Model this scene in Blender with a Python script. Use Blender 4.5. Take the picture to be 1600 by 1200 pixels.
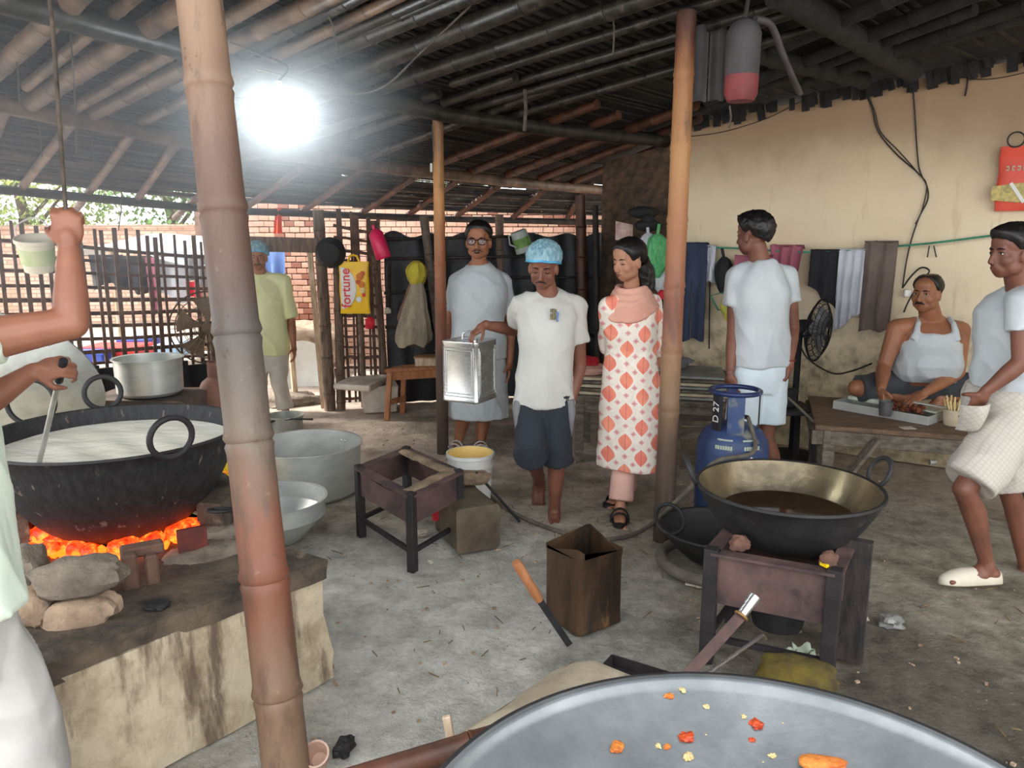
import bpy, bmesh, math, random
import numpy as np
from mathutils import Vector, Matrix, noise as mnoise
R = random.Random(7)
for _o in list(bpy.data.objects): bpy.data.objects.remove(_o)
scene = bpy.context.scene
COL = scene.collection
PI = math.pi

# ------------------------------------------------------------------ camera
CAM_H, FPX, PITCH = 1.57, 1200.0, math.atan(228/1200.0)
SP, CP = math.sin(PITCH), math.cos(PITCH)
cd = bpy.data.cameras.new('camera'); cam = bpy.data.objects.new('camera', cd); COL.objects.link(cam)
cam.location = (0, 0, CAM_H); cam.rotation_euler = (PI/2-PITCH, 0, 0)
cd.sensor_fit = 'HORIZONTAL'; cd.sensor_width = 36.0; cd.lens = 36.0*FPX/1600.0
cd.clip_start = 0.05; cd.clip_end = 200
scene.camera = cam
# ------------------------------------------------------------------ sky, sun, exposure
W = bpy.data.worlds.new('World'); scene.world = W; W.use_nodes = True
wn = W.node_tree.nodes; bg = wn['Background']
bg.inputs['Color'].default_value = (0.95, 0.97, 1.0, 1); bg.inputs['Strength'].default_value = 2.5
sd = bpy.data.lights.new('sun', 'SUN'); sun = bpy.data.objects.new('sun', sd); COL.objects.link(sun)
sd.energy = 6.0; sd.angle = math.radians(10); sd.color = (1.0, 0.95, 0.86)
sun.rotation_euler = Vector((1.0, -0.12, -0.65)).to_track_quat('-Z', 'Y').to_euler()
vs = scene.view_settings
scene.display_settings.display_device = 'sRGB'
vs.view_transform = 'Standard'; vs.look = 'None'; vs.gamma = 1.0; vs.use_curve_mapping = False
vs.exposure = 0.62
scene.cycles.use_denoising = True
scene.cycles.volume_step_rate = 2.0
scene.cycles.volume_max_steps = 64
scene.cycles.max_bounces = 6
scene.cycles.sample_clamp_indirect = 6.0

# ------------------------------------------------------------------ geometry helpers
def V(*a): return Vector(a)
def ray(px, py):
    a = (px-800)/FPX; b = (py-600)/FPX
    return Vector((a, CP-b*SP, -SP-b*CP))
EYE = Vector((0, 0, CAM_H))
def at(px, py, y):                      # the point seen at a pixel of the 1600x1200 frame, y metres deep
    d = ray(px, py); return EYE + d*(y/d.y)
def gz(px, py, z=0.0):                  # the point seen at a pixel, at height z
    d = ray(px, py); return EYE + d*((z-CAM_H)/d.z)
def onplane(px, py, f):                 # f(x,y)=ax+by+c heights
    a, b, c = f; d = ray(px, py)
    t = (CAM_H - c)/(a*d.x+b*d.y-d.z); return EYE + d*t

def srgb(r, g, b):
    f = lambda c: (c/255)/12.92 if c <= 10 else (((c/255)+0.055)/1.055)**2.4
    return (f(r), f(g), f(b), 1.0)

WLOC = {}
class MB:
    def __init__(s): s.v = []; s.f = []; s.m = []; s.cm = 0
    def add(s, vs, fs):
        o = len(s.v); s.v.extend([tuple(p) for p in vs]); s.f.extend([tuple(i+o for i in f) for f in fs]); s.m.extend([s.cm]*len(fs)); return s
    def box(s, c, d, rot=None, taper=1.0):
        c = Vector(c); x, y, z = d[0]/2, d[1]/2, d[2]/2
        P = []
        for sz in (-1, 1):
            k = taper if sz > 0 else 1
            for sx, sy in ((-1, -1), (1, -1), (1, 1), (-1, 1)):
                p = Vector((sx*x*k, sy*y*k, sz*z)); P.append(c+(rot @ p if rot else p))
        return s.add(P, [(3, 2, 1, 0), (4, 5, 6, 7), (0, 1, 5, 4), (1, 2, 6, 5), (2, 3, 7, 6), (3, 0, 4, 7)])
    def bar(s, p, q, w, h, up=(0, 0, 1)):
        p, q = Vector(p), Vector(q); d = (q-p); L = d.length; d.normalize(); up = Vector(up)
        x = d.cross(up)
        if x.length < 1e-4: x = d.cross(Vector((1, 0, 0)))
        x.normalize(); u = x.cross(d)
        rot = Matrix((x, d, u)).transposed()
        return s.box((p+q)/2, (w, L, h), rot)
    def tube(s, pts, r, n=8, cap=True, closed=False, flat=1.0):
        pts = [Vector(p) for p in pts]; N = len(pts)
        rr = r if isinstance(r, (list, tuple)) else [r]*N
        base = None; V_ = []
        for i, p in enumerate(pts):
            if closed: d = pts[(i+1) % N]-pts[i-1]
            else: d = pts[min(i+1, N-1)]-pts[max(i-1, 0)]
            if d.length < 1e-9: d = Vector((0, 0, 1))
            d.normalize()
            if base is None:
                base = d.cross(Vector((0, 0, 1)))
                if base.length < 0.05: base = d.cross(Vector((0, 1, 0)))
                base.normalize()
            else:
                base = base-d*base.dot(d)
                if base.length < 1e-6: base = d.orthogonal()
                base.normalize()
            o = d.cross(base)
            for k in range(n):
                a = 2*PI*k/n; V_.append(p+base*(math.cos(a)*rr[i])+o*(math.sin(a)*rr[i]*flat))
        F = []
        for i in range(N if closed else N-1):
            j = (i+1) % N
            for k in range(n):
                k2 = (k+1) % n; F.append((i*n+k, i*n+k2, j*n+k2, j*n+k))
        if cap and not closed:
            F.append(tuple(range(n-1, -1, -1))); F.append(tuple((N-1)*n+k for k in range(n)))
        return s.add(V_, F)
    def capsule(s, p, r0, q, r1, n=12, m=4):
        p, q = Vector(p), Vector(q); d = q-p; L = d.length
        if L < 1e-6: d = Vector((0, 0, 1))
        else: d.normalize()
        P = []; rr = []
        for i in range(m+1):
            a = PI/2*i/m
            P.append(p-d*(r0*math.cos(a))); rr.append(max(r0*math.sin(a), r0*0.08))
        for i in range(m+1):
            a = PI/2*i/m
            P.append(q+d*(r1*math.sin(a))); rr.append(max(r1*math.cos(a), r1*0.08))
        return s.tube(P, rr, n)
    def lathe(s, prof, c=(0, 0, 0), n=32, rot=None, cap0=False, cap1=False, a0=0, a1=2*PI):
        c = Vector(c); full = abs(a1-a0-2*PI) < 1e-6; V_ = []; N = len(prof); nn = n if full else n+1
        for (r, z) in prof:
            for k in range(nn):
                a = a0+(a1-a0)*k/n; p = Vector((r*math.cos(a), r*math.sin(a), z)); V_.append(c+(rot @ p if rot else p))
        F = []
        for i in range(N-1):
            for k in range(n):
                k2 = (k+1) % nn; F.append((i*nn+k, i*nn+k2, (i+1)*nn+k2, (i+1)*nn+k))
        if cap0: F.append(tuple(range(nn-1, -1, -1)))
        if cap1: F.append(tuple((N-1)*nn+k for k in range(nn)))
        return s.add(V_, F)
    def ell(s, c, r, rot=None, n=14, m=9):
        pr = [(max(math.sin(PI*i/m), 0.03), -math.cos(PI*i/m)) for i in range(m+1)]
        c = Vector(c); V_ = []
        for (q, z) in pr:
            for k in range(n):
                a = 2*PI*k/n; p = Vector((q*math.cos(a)*r[0], q*math.sin(a)*r[1], z*r[2])); V_.append(c+(rot @ p if rot else p))
        F = [(i*n+k, i*n+(k+1) % n, (i+1)*n+(k+1) % n, (i+1)*n+k) for i in range(m) for k in range(n)]
        F.append(tuple(range(n-1, -1, -1))); F.append(tuple(m*n+k for k in range(n)))
        return s.add(V_, F)
    def rings(s, rs, cap=True):                       # list of closed loops with the same count
        n = len(rs[0]); V_ = [p for r in rs for p in r]
        F = [(i*n+k, i*n+(k+1) % n, (i+1)*n+(k+1) % n, (i+1)*n+k) for i in range(len(rs)-1) for k in range(n)]
        if cap: F.append(tuple(range(n-1, -1, -1))); F.append(tuple((len(rs)-1)*n+k for k in range(n)))
        return s.add(V_, F)
    def grid(s, f, nu, nv):
        V_ = [f(i/nu, j/nv) for j in range(nv+1) for i in range(nu+1)]
        F = [(j*(nu+1)+i, j*(nu+1)+i+1, (j+1)*(nu+1)+i+1, (j+1)*(nu+1)+i) for j in range(nv) for i in range(nu)]
        return s.add(V_, F)
    def slab(s, f, nu, nv, th):                       # a grid with thickness; f returns (point, normal)
        A = [[f(i/nu, j/nv) for i in range(nu+1)] for j in range(nv+1)]
        V_ = [p+n*(th/2) for row in A for p, n in row]+[p-n*(th/2) for row in A for p, n in row]
        w = nu+1; o = w*(nv+1); F = []
        for j in range(nv):
            for i in range(nu):
                a = j*w+i; F.append((a, a+1, a+w+1, a+w)); F.append((o+a+w, o+a+w+1, o+a+1, o+a))
        for i in range(nu):
            F.append((o+i, o+i+1, i+1, i)); a = nv*w+i; F.append((a, a+1, o+a+1, o+a))
        for j in range(nv):
            a = j*w; F.append((a, a+w, o+a+w, o+a)); a = j*w+nu; F.append((o+a, o+a+w, a+w, a))
        return s.add(V_, F)
    def build(s, name, mat, parent=None, smooth=False, origin=None, bevel=0, fixn=True):
        A = np.array(s.v, dtype=float)
        lo, hi = A.min(0), A.max(0)
        c = Vector(origin) if origin is not None else Vector(((lo[0]+hi[0])/2, (lo[1]+hi[1])/2, lo[2]))
        me = bpy.data.meshes.new(name); me.from_pydata((A-np.array(c)).tolist(), [], s.f)
        for mm in (mat if isinstance(mat, (list, tuple)) else [mat]): me.materials.append(mm)
        if isinstance(mat, (list, tuple)): me.polygons.foreach_set('material_index', s.m)
        if fixn:
            bm = bmesh.new(); bm.from_mesh(me); bmesh.ops.recalc_face_normals(bm, faces=bm.faces)
            if bevel: bmesh.ops.bevel(bm, geom=list(bm.edges), offset=bevel, segments=1, affect='EDGES', clamp_overlap=True)
            bm.to_mesh(me); bm.free()
        if smooth:
            me.polygons.foreach_set('use_smooth', [True]*len(me.polygons))
            if smooth != 'all':
                try: me.set_sharp_from_angle(angle=math.radians(smooth if isinstance(smooth, (int, float)) and smooth > 1 else 40))
                except Exception: pass
        me.update()
        o = bpy.data.objects.new(name, me); COL.objects.link(o); place(o, c, parent); return o

def place(o, c, parent=None):
    c = Vector(c); WLOC[o] = c
    if parent is not None:
        o.parent = parent; o.location = c-WLOC[parent]
    else: o.location = c
    return o
def tag(o, label=None, cat=None, group=None, kind=None):
    if label: o['label'] = label
    if cat: o['category'] = cat
    if group: o['group'] = group
    if kind: o['kind'] = kind
    return o
def thing(name, loc, label, cat, group=None, kind=None):
    o = bpy.data.objects.new(name, None); COL.objects.link(o); o.empty_display_size = 0.1
    place(o, loc); return tag(o, label, cat, group, kind)
def share(o, name, parent, loc, rot=None, scale=None):   # a copy sharing the mesh
    c = bpy.data.objects.new(name, o.data); COL.objects.link(c); place(c, loc, parent)
    if rot is not None: c.rotation_euler = rot
    if scale is not None: c.scale = scale
    return c
def evalmesh(o):
    dg = bpy.context.evaluated_depsgraph_get(); e = o.evaluated_get(dg); return bpy.data.meshes.new_from_object(e)
def remesh(mb, name, mat, parent, vox, smooth=4, fold=None, factor=0.5, origin=None):
    """closed overlapping shapes -> one continuous surface"""
    me = bpy.data.meshes.new('tmp'); me.from_pydata(mb.v, [], mb.f)
    bm = bmesh.new(); bm.from_mesh(me); bmesh.ops.recalc_face_normals(bm, faces=bm.faces); bm.to_mesh(me); bm.free()
    t = bpy.data.objects.new('tmp', me); COL.objects.link(t)
    m = t.modifiers.new('r', 'REMESH'); m.mode = 'VOXEL'; m.voxel_size = vox; m.use_smooth_shade = True
    if smooth:
        k = t.modifiers.new('s', 'SMOOTH'); k.factor = factor; k.iterations = smooth
    bpy.context.view_layer.update()
    ne = evalmesh(t); bpy.data.objects.remove(t); bpy.data.meshes.remove(me)
    n = len(ne.vertices); A = np.empty(n*3); ne.vertices.foreach_get('co', A); A = A.reshape(-1, 3)
    if fold:
        N = np.empty(n*3); ne.vertices.foreach_get('normal', N); N = N.reshape(-1, 3)
        d = np.array([fold(p) for p in A]); A = A+N*d[:, None]
    lo, hi = A.min(0), A.max(0); c = Vector(((lo[0]+hi[0])/2, (lo[1]+hi[1])/2, lo[2])) if origin is None else Vector(origin)
    ne.vertices.foreach_set('co', (A-np.array(c)).ravel()); ne.materials.clear(); ne.materials.append(mat)
    ne.polygons.foreach_set('use_smooth', [True]*len(ne.polygons)); ne.update(); ne.name = name
    o = bpy.data.objects.new(name, ne); COL.objects.link(o); place(o, c, parent); return o
def nz(p, s=1.0, seed=0.0): return mnoise.noise(Vector((p[0]*s+seed, p[1]*s-seed*1.7, p[2]*s+seed*0.3)))

# ------------------------------------------------------------------ materials
class NT:
    """tiny node-expression helper"""
    def __init__(s, m): s.t = m.node_tree; s.n = s.t.nodes
    def set(s, sock, v):
        if v is None: return
        if hasattr(v, 'is_output') or isinstance(v, bpy.types.NodeSocket): s.t.links.new(v, sock)
        else: sock.default_value = v
    def math(s, op, a, b=None, c=None):
        n = s.n.new('ShaderNodeMath'); n.operation = op; s.set(n.inputs[0], a); s.set(n.inputs[1], b)
        if c is not None: s.set(n.inputs[2], c)
        return n.outputs[0]
    def coord(s, kind='Object', scale=None, loc=None, rot=None):
        n = s.n.new('ShaderNodeTexCoord'); o = n.outputs[kind]
        if scale is None and loc is None and rot is None: return o
        m = s.n.new('ShaderNodeMapping'); s.t.links.new(o, m.inputs[0])
        if scale: m.inputs['Scale'].default_value = scale
        if loc: m.inputs['Location'].default_value = loc
        if rot: m.inputs['Rotation'].default_value = rot
        return m.outputs[0]
    def noise(s, co, scale=5, detail=4, rough=0.6, dist=0.0):
        n = s.n.new('ShaderNodeTexNoise'); s.t.links.new(co, n.inputs['Vector']); n.inputs['Scale'].default_value = scale
        n.inputs['Detail'].default_value = detail; n.inputs['Roughness'].default_value = rough; n.inputs['Distortion'].default_value = dist
        return n.outputs[0]
    def ramp(s, f, stops, interp='LINEAR'):
        n = s.n.new('ShaderNodeValToRGB'); s.t.links.new(f, n.inputs[0]); r = n.color_ramp; r.interpolation = interp
        while len(r.elements) < len(stops): r.elements.new(0.5)
        for e, (p, c) in zip(r.elements, stops):
            e.position = p; e.color = c if len(c) == 4 else (*c, 1)
        return n.outputs[0]
    def mix(s, f, a, b, mode='MIX'):
        n = s.n.new('ShaderNodeMix'); n.data_type = 'RGBA'; n.blend_type = mode
        s.set(n.inputs[0], f); s.set(n.inputs[6], a); s.set(n.inputs[7], b); return n.outputs[2]
    def sep(s, co):
        n = s.n.new('ShaderNodeSeparateXYZ'); s.t.links.new(co, n.inputs[0]); return n.outputs
    def step(s, v, lo, hi):                               # smooth step of v between lo and hi
        n = s.n.new('ShaderNodeMapRange'); n.interpolation_type = 'SMOOTHSTEP'
        s.set(n.inputs[0], v); n.inputs[1].default_value = lo; n.inputs[2].default_value = hi; return n.outputs[0]
    def bump(s, h, strength=0.3, dist=0.01):
        n = s.n.new('ShaderNodeBump'); n.inputs['Strength'].default_value = strength; n.inputs['Distance'].default_value = dist
        s.t.links.new(h, n.inputs['Height']); return n.outputs[0]
def newmat(name):
    m = bpy.data.materials.new(name); m.use_nodes = True; return m, NT(m), m.node_tree.nodes['Principled BSDF']
_MC = {}
def pm(name, c1, c2=None, scale=6.0, rough=0.7, metal=0.0, bump=0.25, bscale=None, c3=None, stretch=None, lo=0.35, hi=0.65, rvar=0.0, detail=5, bdist=0.006, spec=None, w3=(0.62, 0.72), sheen=0):
    """procedural material: two colours mixed by noise, an optional third in patches, bump"""
    if name in _MC: return _MC[name]
    m, t, b = newmat(name); co = t.coord('Object', scale=stretch)
    n1 = t.noise(co, scale, detail)
    c2 = c2 or tuple(x*0.75 for x in c1[:3])+(1,)
    col = t.ramp(n1, [(lo, c1), (hi, c2)])
    if c3:
        n2 = t.noise(t.coord('Object', scale=stretch, loc=(3.1, 1.7, 5.3)), scale*0.6, detail)
        col = t.mix(t.step(n2, *w3), col, c3)
    t.set(b.inputs['Base Color'], col); b.inputs['Metallic'].default_value = metal
    if rvar:
        t.set(b.inputs['Roughness'], t.math('MULTIPLY_ADD', n1, rvar, rough-rvar/2))
    else: b.inputs['Roughness'].default_value = rough
    if spec is not None: b.inputs['Specular IOR Level'].default_value = spec
    if bump:
        t.set(b.inputs['Normal'], t.bump(t.noise(co, bscale or scale*4, 5), bump, bdist))
    _MC[name] = m; return m
def emis(name, c, s):
    m, t, b = newmat(name); b.inputs['Base Color'].default_value = c
    b.inputs['Emission Color'].default_value = c; b.inputs['Emission Strength'].default_value = s; return m
def text_mesh(txt, name, mat, parent, origin, xdir, ydir, size, depth=0.002, align='CENTER', bold=0.0):
    """flat print: raised lettering lying in the plane (xdir, ydir)"""
    cu = bpy.data.curves.new('tmp', 'FONT'); cu.body = txt; cu.size = size; cu.extrude = depth/2; cu.align_x = align; cu.align_y = 'CENTER'; cu.offset = bold
    t = bpy.data.objects.new('tmp', cu); COL.objects.link(t); bpy.context.view_layer.update()
    me = evalmesh(t); bpy.data.objects.remove(t); bpy.data.curves.remove(cu)
    x = Vector(xdir).normalized(); y = Vector(ydir); y = (y-x*y.dot(x)).normalized(); z = x.cross(y)
    me.transform(Matrix((x, y, z)).transposed().to_4x4()); me.materials.clear(); me.materials.append(mat); me.name = name
    o = bpy.data.objects.new(name, me); COL.objects.link(o); place(o, origin, parent); return o
# ------------------------------------------------------------------ shared materials
def ground_mat():
    m, t, b = newmat('packed_earth'); co = t.coord('Object')
    n1 = t.noise(co, 1.1, 8, 0.65); n2 = t.noise(co, 6.5, 10, 0.78); n3 = t.noise(co, 34, 5, 0.75); n4 = t.noise(t.coord('Object', loc=(7, 3, 1)), 0.8, 6, 0.6)
    base = t.ramp(n2, [(0.32, srgb(120, 112, 98)), (0.50, srgb(176, 167, 150)), (0.68, srgb(214, 206, 190))])
    xyz = t.sep(co)
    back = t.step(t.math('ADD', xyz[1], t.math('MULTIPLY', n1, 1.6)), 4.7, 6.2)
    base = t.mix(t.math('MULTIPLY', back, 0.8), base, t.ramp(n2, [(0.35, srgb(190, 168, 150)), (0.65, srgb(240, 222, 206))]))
    # dry grey ash trodden round the hearths
    d = t.math('POWER', t.math('ADD', xyz[0], 0.35), 2.0); e = t.math('POWER', t.math('SUBTRACT', xyz[1], 2.8), 2.0)
    dist = t.math('ADD', t.math('MULTIPLY', d, 1.5), e)
    ash = t.step(t.math('ADD', dist, t.math('MULTIPLY', n1, 2.8)), 3.8, 1.8)
    base = t.mix(t.math('MULTIPLY', ash, 0.82), base, t.ramp(n2, [(0.30, srgb(176, 174, 164)), (0.60, srgb(244, 243, 234))]))
    # oily dirt with some shade painted in near the frying stove; dark patches
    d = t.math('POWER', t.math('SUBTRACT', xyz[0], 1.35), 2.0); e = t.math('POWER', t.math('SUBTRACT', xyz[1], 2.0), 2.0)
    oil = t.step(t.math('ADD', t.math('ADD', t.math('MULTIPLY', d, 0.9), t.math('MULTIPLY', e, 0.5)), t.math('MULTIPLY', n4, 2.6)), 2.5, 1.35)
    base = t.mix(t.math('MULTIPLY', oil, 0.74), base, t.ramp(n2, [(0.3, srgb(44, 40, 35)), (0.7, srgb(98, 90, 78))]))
    base = t.mix(t.math('MULTIPLY', t.step(n4, 0.55, 0.66), 0.50), base, t.ramp(n2, [(0.35, srgb(48, 45, 40)), (0.65, srgb(112, 106, 94))]))
    base = t.mix(t.math('MULTIPLY', t.step(n3, 0.60, 0.72), 0.45), base, srgb(58, 54, 48))
    base = t.mix(t.math('MULTIPLY', t.step(n3, 0.40, 0.30), 0.35), base, srgb(214, 210, 200))
    t.set(b.inputs['Base Color'], base); b.inputs['Roughness'].default_value = 0.93; b.inputs['Specular IOR Level'].default_value = 0.2
    t.set(b.inputs['Normal'], t.bump(t.math('ADD', n2, t.math('MULTIPLY', n3, 0.5)), 0.9, 0.045)); return m
def plaster_mat():
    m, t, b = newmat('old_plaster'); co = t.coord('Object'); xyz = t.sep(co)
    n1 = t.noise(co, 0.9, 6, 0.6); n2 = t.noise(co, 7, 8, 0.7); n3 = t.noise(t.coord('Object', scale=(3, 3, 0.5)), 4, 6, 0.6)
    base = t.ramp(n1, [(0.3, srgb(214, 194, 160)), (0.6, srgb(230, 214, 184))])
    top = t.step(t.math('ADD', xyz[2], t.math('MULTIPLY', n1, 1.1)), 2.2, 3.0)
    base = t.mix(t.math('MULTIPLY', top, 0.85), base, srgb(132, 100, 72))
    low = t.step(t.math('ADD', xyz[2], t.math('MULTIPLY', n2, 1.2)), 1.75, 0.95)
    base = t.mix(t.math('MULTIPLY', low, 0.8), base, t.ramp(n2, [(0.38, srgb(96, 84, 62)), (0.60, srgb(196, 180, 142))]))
    base = t.mix(t.math('MULTIPLY', t.step(n3, 0.58, 0.7), 0.28), base, srgb(172, 146, 108))
    base = t.mix(t.math('MULTIPLY', t.step(n2, 0.68, 0.74), 0.45), base, srgb(110, 92, 70))
    t.set(b.inputs['Base Color'], base); b.inputs['Roughness'].default_value = 0.9
    t.set(b.inputs['Normal'], t.bump(n2, 0.3, 0.01)); return m
M = {}
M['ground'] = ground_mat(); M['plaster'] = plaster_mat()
M['soot'] = pm('sooty_matting', srgb(36, 33, 31), srgb(15, 14, 14), 9, 0.85, bump=0.6, stretch=(1, 1, 1), bdist=0.02)
M['soot_bamboo'] = pm('sooty_bamboo', srgb(58, 53, 48), srgb(24, 22, 20), 14, 0.38, bump=0.3, c3=srgb(80, 72, 62))
M['tan_bamboo'] = pm('smoked_tan_bamboo', srgb(128, 102, 82), srgb(66, 50, 41), 7, 0.5, bump=0.3, c3=srgb(44, 37, 33))
M['red_bamboo'] = pm('red_brown_bamboo', srgb(98, 58, 40), srgb(42, 29, 24), 7, 0.5, bump=0.3, c3=srgb(28, 23, 21))
M['batten'] = pm('split_batten', srgb(56, 49, 44), srgb(26, 23, 21), 12, 0.7, bump=0.4)
M['batten_light'] = pm('weathered_batten', srgb(112, 98, 86), srgb(58, 50, 44), 12, 0.7, bump=0.4)
M['slat'] = pm('fence_slat', srgb(112, 84, 70), srgb(62, 46, 40), 9, 0.75, bump=0.4)
M['black'] = pm('matt_black', srgb(28, 28, 30), srgb(16, 16, 18), 8, 0.8, bump=0.3)
M['tarp_black'] = pm('black_tarpaulin', srgb(40, 42, 46), srgb(20, 21, 24), 4, 0.55, bump=0.5, bscale=6, bdist=0.03)
M['string'] = pm('old_string', srgb(92, 82, 72), srgb(52, 46, 42), 20, 0.9, bump=0)
M['wire'] = pm('dark_wire', srgb(44, 38, 34), srgb(26, 23, 22), 20, 0.6, bump=0)

# ------------------------------------------------------------------ ground
mb = MB()
def gf(u, v):
    x = -16+32*u; y = -5+27*v
    p = Vector((x, y, 0)); p.z = 0.018*nz(p, 1.3)+0.010*nz(p, 4.2, 3) - 0.01
    return p
mb.grid(gf, 320, 270)
floor = mb.build('floor', M['ground'], smooth='all', origin=(0, 0, 0), fixn=False); tag(floor, 'trodden grey earth floor with ash and oily stains, some shade painted in', kind='structure')

# ------------------------------------------------------------------ right wall
WA, WB = Vector((1.28, 6.30, 0)), Vector((5.2, 3.672, 0))
wdir = (WB-WA).normalized(); wnrm = Vector((-wdir.y, wdir.x, 0))          # points away from the camera
RP = (0.052, -0.101, 2.67-0.052*0.8+0.101*3.8)                             # roof plane z = ax+by+c
def roofz(x, y): return RP[0]*x+RP[1]*y+RP[2]
def wallpt(s, z, off=0.0): p = WA+wdir*s-wnrm*off; return Vector((p.x, p.y, z))
def onwall(px, py, off=0.0):
    d = ray(px, py); A = WA-wnrm*off; t = (A-EYE).dot(wnrm)/d.dot(wnrm); return EYE+d*t
mb = MB(); n = 24; L = (WB-WA).length; rs = []
for i in range(n+1):
    p = WA+wdir*(L*i/n); q = p+wnrm*0.2; zp = roofz(p.x, p.y)-0.01; rs.append([Vector((p.x, p.y, 0)), Vector((p.x, p.y, zp)), Vector((q.x, q.y, zp)), Vector((q.x, q.y, 0))])
mb.rings(rs)
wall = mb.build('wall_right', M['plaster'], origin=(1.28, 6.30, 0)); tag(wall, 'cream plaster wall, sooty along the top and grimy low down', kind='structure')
# side of the shed behind the camera's right shoulder
mb = MB(); p0, p1 = WB, Vector((5.0, -1.5, 0)); mb.bar(Vector((5.3, 1.1, 1.35)), Vector((5.3, 3.9, 1.35)), 0.2, 2.7)
tag(mb.build('wall_side', M['plaster']), 'plaster side wall beyond the picture', kind='structure')

# ------------------------------------------------------------------ bamboo
def bamboo(mb, p, q, r0, r1, seg=0.34, n=10, bend=0.0, rnd=R, phase=None):
    p, q = Vector(p), Vector(q); d = q-p; L = d.length; u = d.normalized()
    side = u.orthogonal().normalized(); P = []; rr = []
    x = (seg*rnd.random() if phase is None else phase); stops = [0.0]
    nodes = []
    while x < L: nodes.append(x); x += seg*(0.85+0.3*rnd.random())
    def r_at(s): return r0+(r1-r0)*s/L
    pts = [(0, 1.0)]
    for s in nodes:
        if s < 0.03 or s > L-0.03: continue
        k = r0
        pts += [(s-0.5*k, 1.0), (s-0.10*k, 1.09), (s, 0.97), (s+0.10*k, 1.12), (s+0.55*k, 1.01)]
    pts.append((L, 1.0))
    for s, m in pts:
        off = side*(bend*math.sin(PI*s/L)); P.append(p+u*s+off); rr.append(r_at(s)*m)
    mb.tube(P, rr, n); return mb

roof = thing('roof', (0, 5, 2.4), 'low sooty thatch roof on bamboo rafters', None, kind='structure')
# main matting: rows of overlapping strips, running with the battens
def roofpt(px, py, d=0.0): return onplane(px, py, (RP[0], RP[1], RP[2]-d))
E = [at(-260, 262, 4.9), at(0, 290, 6.1), at(350, 324, 7.6), at(700, 338, 8.9), at(1000, 345, 9.6)]           # eave line
B2 = [roofpt(-260, 118), roofpt(0, 165), roofpt(290, 220), roofpt(600, 262), roofpt(830, 286), roofpt(1000, 298)]
def interp(L_, u):
    x = u*(len(L_)-1); i = max(0, min(int(x), len(L_)-2)); return L_[i].lerp(L_[i+1], x-i)
mb = MB()
bd = (interp(B2, 1)-interp(B2, 0)); bd.z = 0; bd.normalize(); rd = Vector((bd.y, -bd.x, 0))            # rd: away from the eave, to the camera's right
def mainmat(u, v):
    b = interp(B2, u); p = b+rd*(v*7.4); p.z = roofz(p.x, p.y)+0.06+0.012*nz(p, 3.0); return p
def matpt(u, v):
    u = -.75+1.75*u; b = interp(B2, u); s_ = max(.05, min((b.y-.9)/-rd.y, (5.6-b.x)/rd.x)); p = b+rd*(v*s_); p.z = roofz(p.x, p.y)+0.06+0.012*nz(p, 3.0); return p  # unseen left stretch added to block the sun, near edge cut for sky light
mb.slab(lambda u, v: (matpt(u, v), Vector((0, 0, 1))), 90, 70, 0.04)
mb.build('matting', M['soot'], roof)
# right half: over the plaster wall and towards the camera
# eave section: strips with slits of daylight between them
mb = MB(); NS = 64
for i in range(NS):
    v0 = i/NS; v1 = (i+0.80+0.30*R.random())/NS; u = -.6
    while u < 1.0:
        du = 0.03+0.09*R.random(); u1 = min(1.0, u+du)
        if R.random() > 0.10:
            q = []
            for (uu, vv) in ((u, v0), (u1, v0), (u1, v1), (u, v1)):
                a = interp(B2, uu); b = interp(E, uu); p = a.lerp(b, vv*1.06); p = p+Vector((0, 0, 0.07+0.012*R.random())); q.append(p)
            mb.add(q+[p+Vector((0, 0, 0.012)) for p in q], [(0, 3, 2, 1), (4, 5, 6, 7), (0, 1, 5, 4), (1, 2, 6, 5), (2, 3, 7, 6), (3, 0, 4, 7)])
        u = u1+0.0015
ev = mb.build('eave_matting', M['batten'], roof); ev['kind'] = 'stuff'
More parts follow.
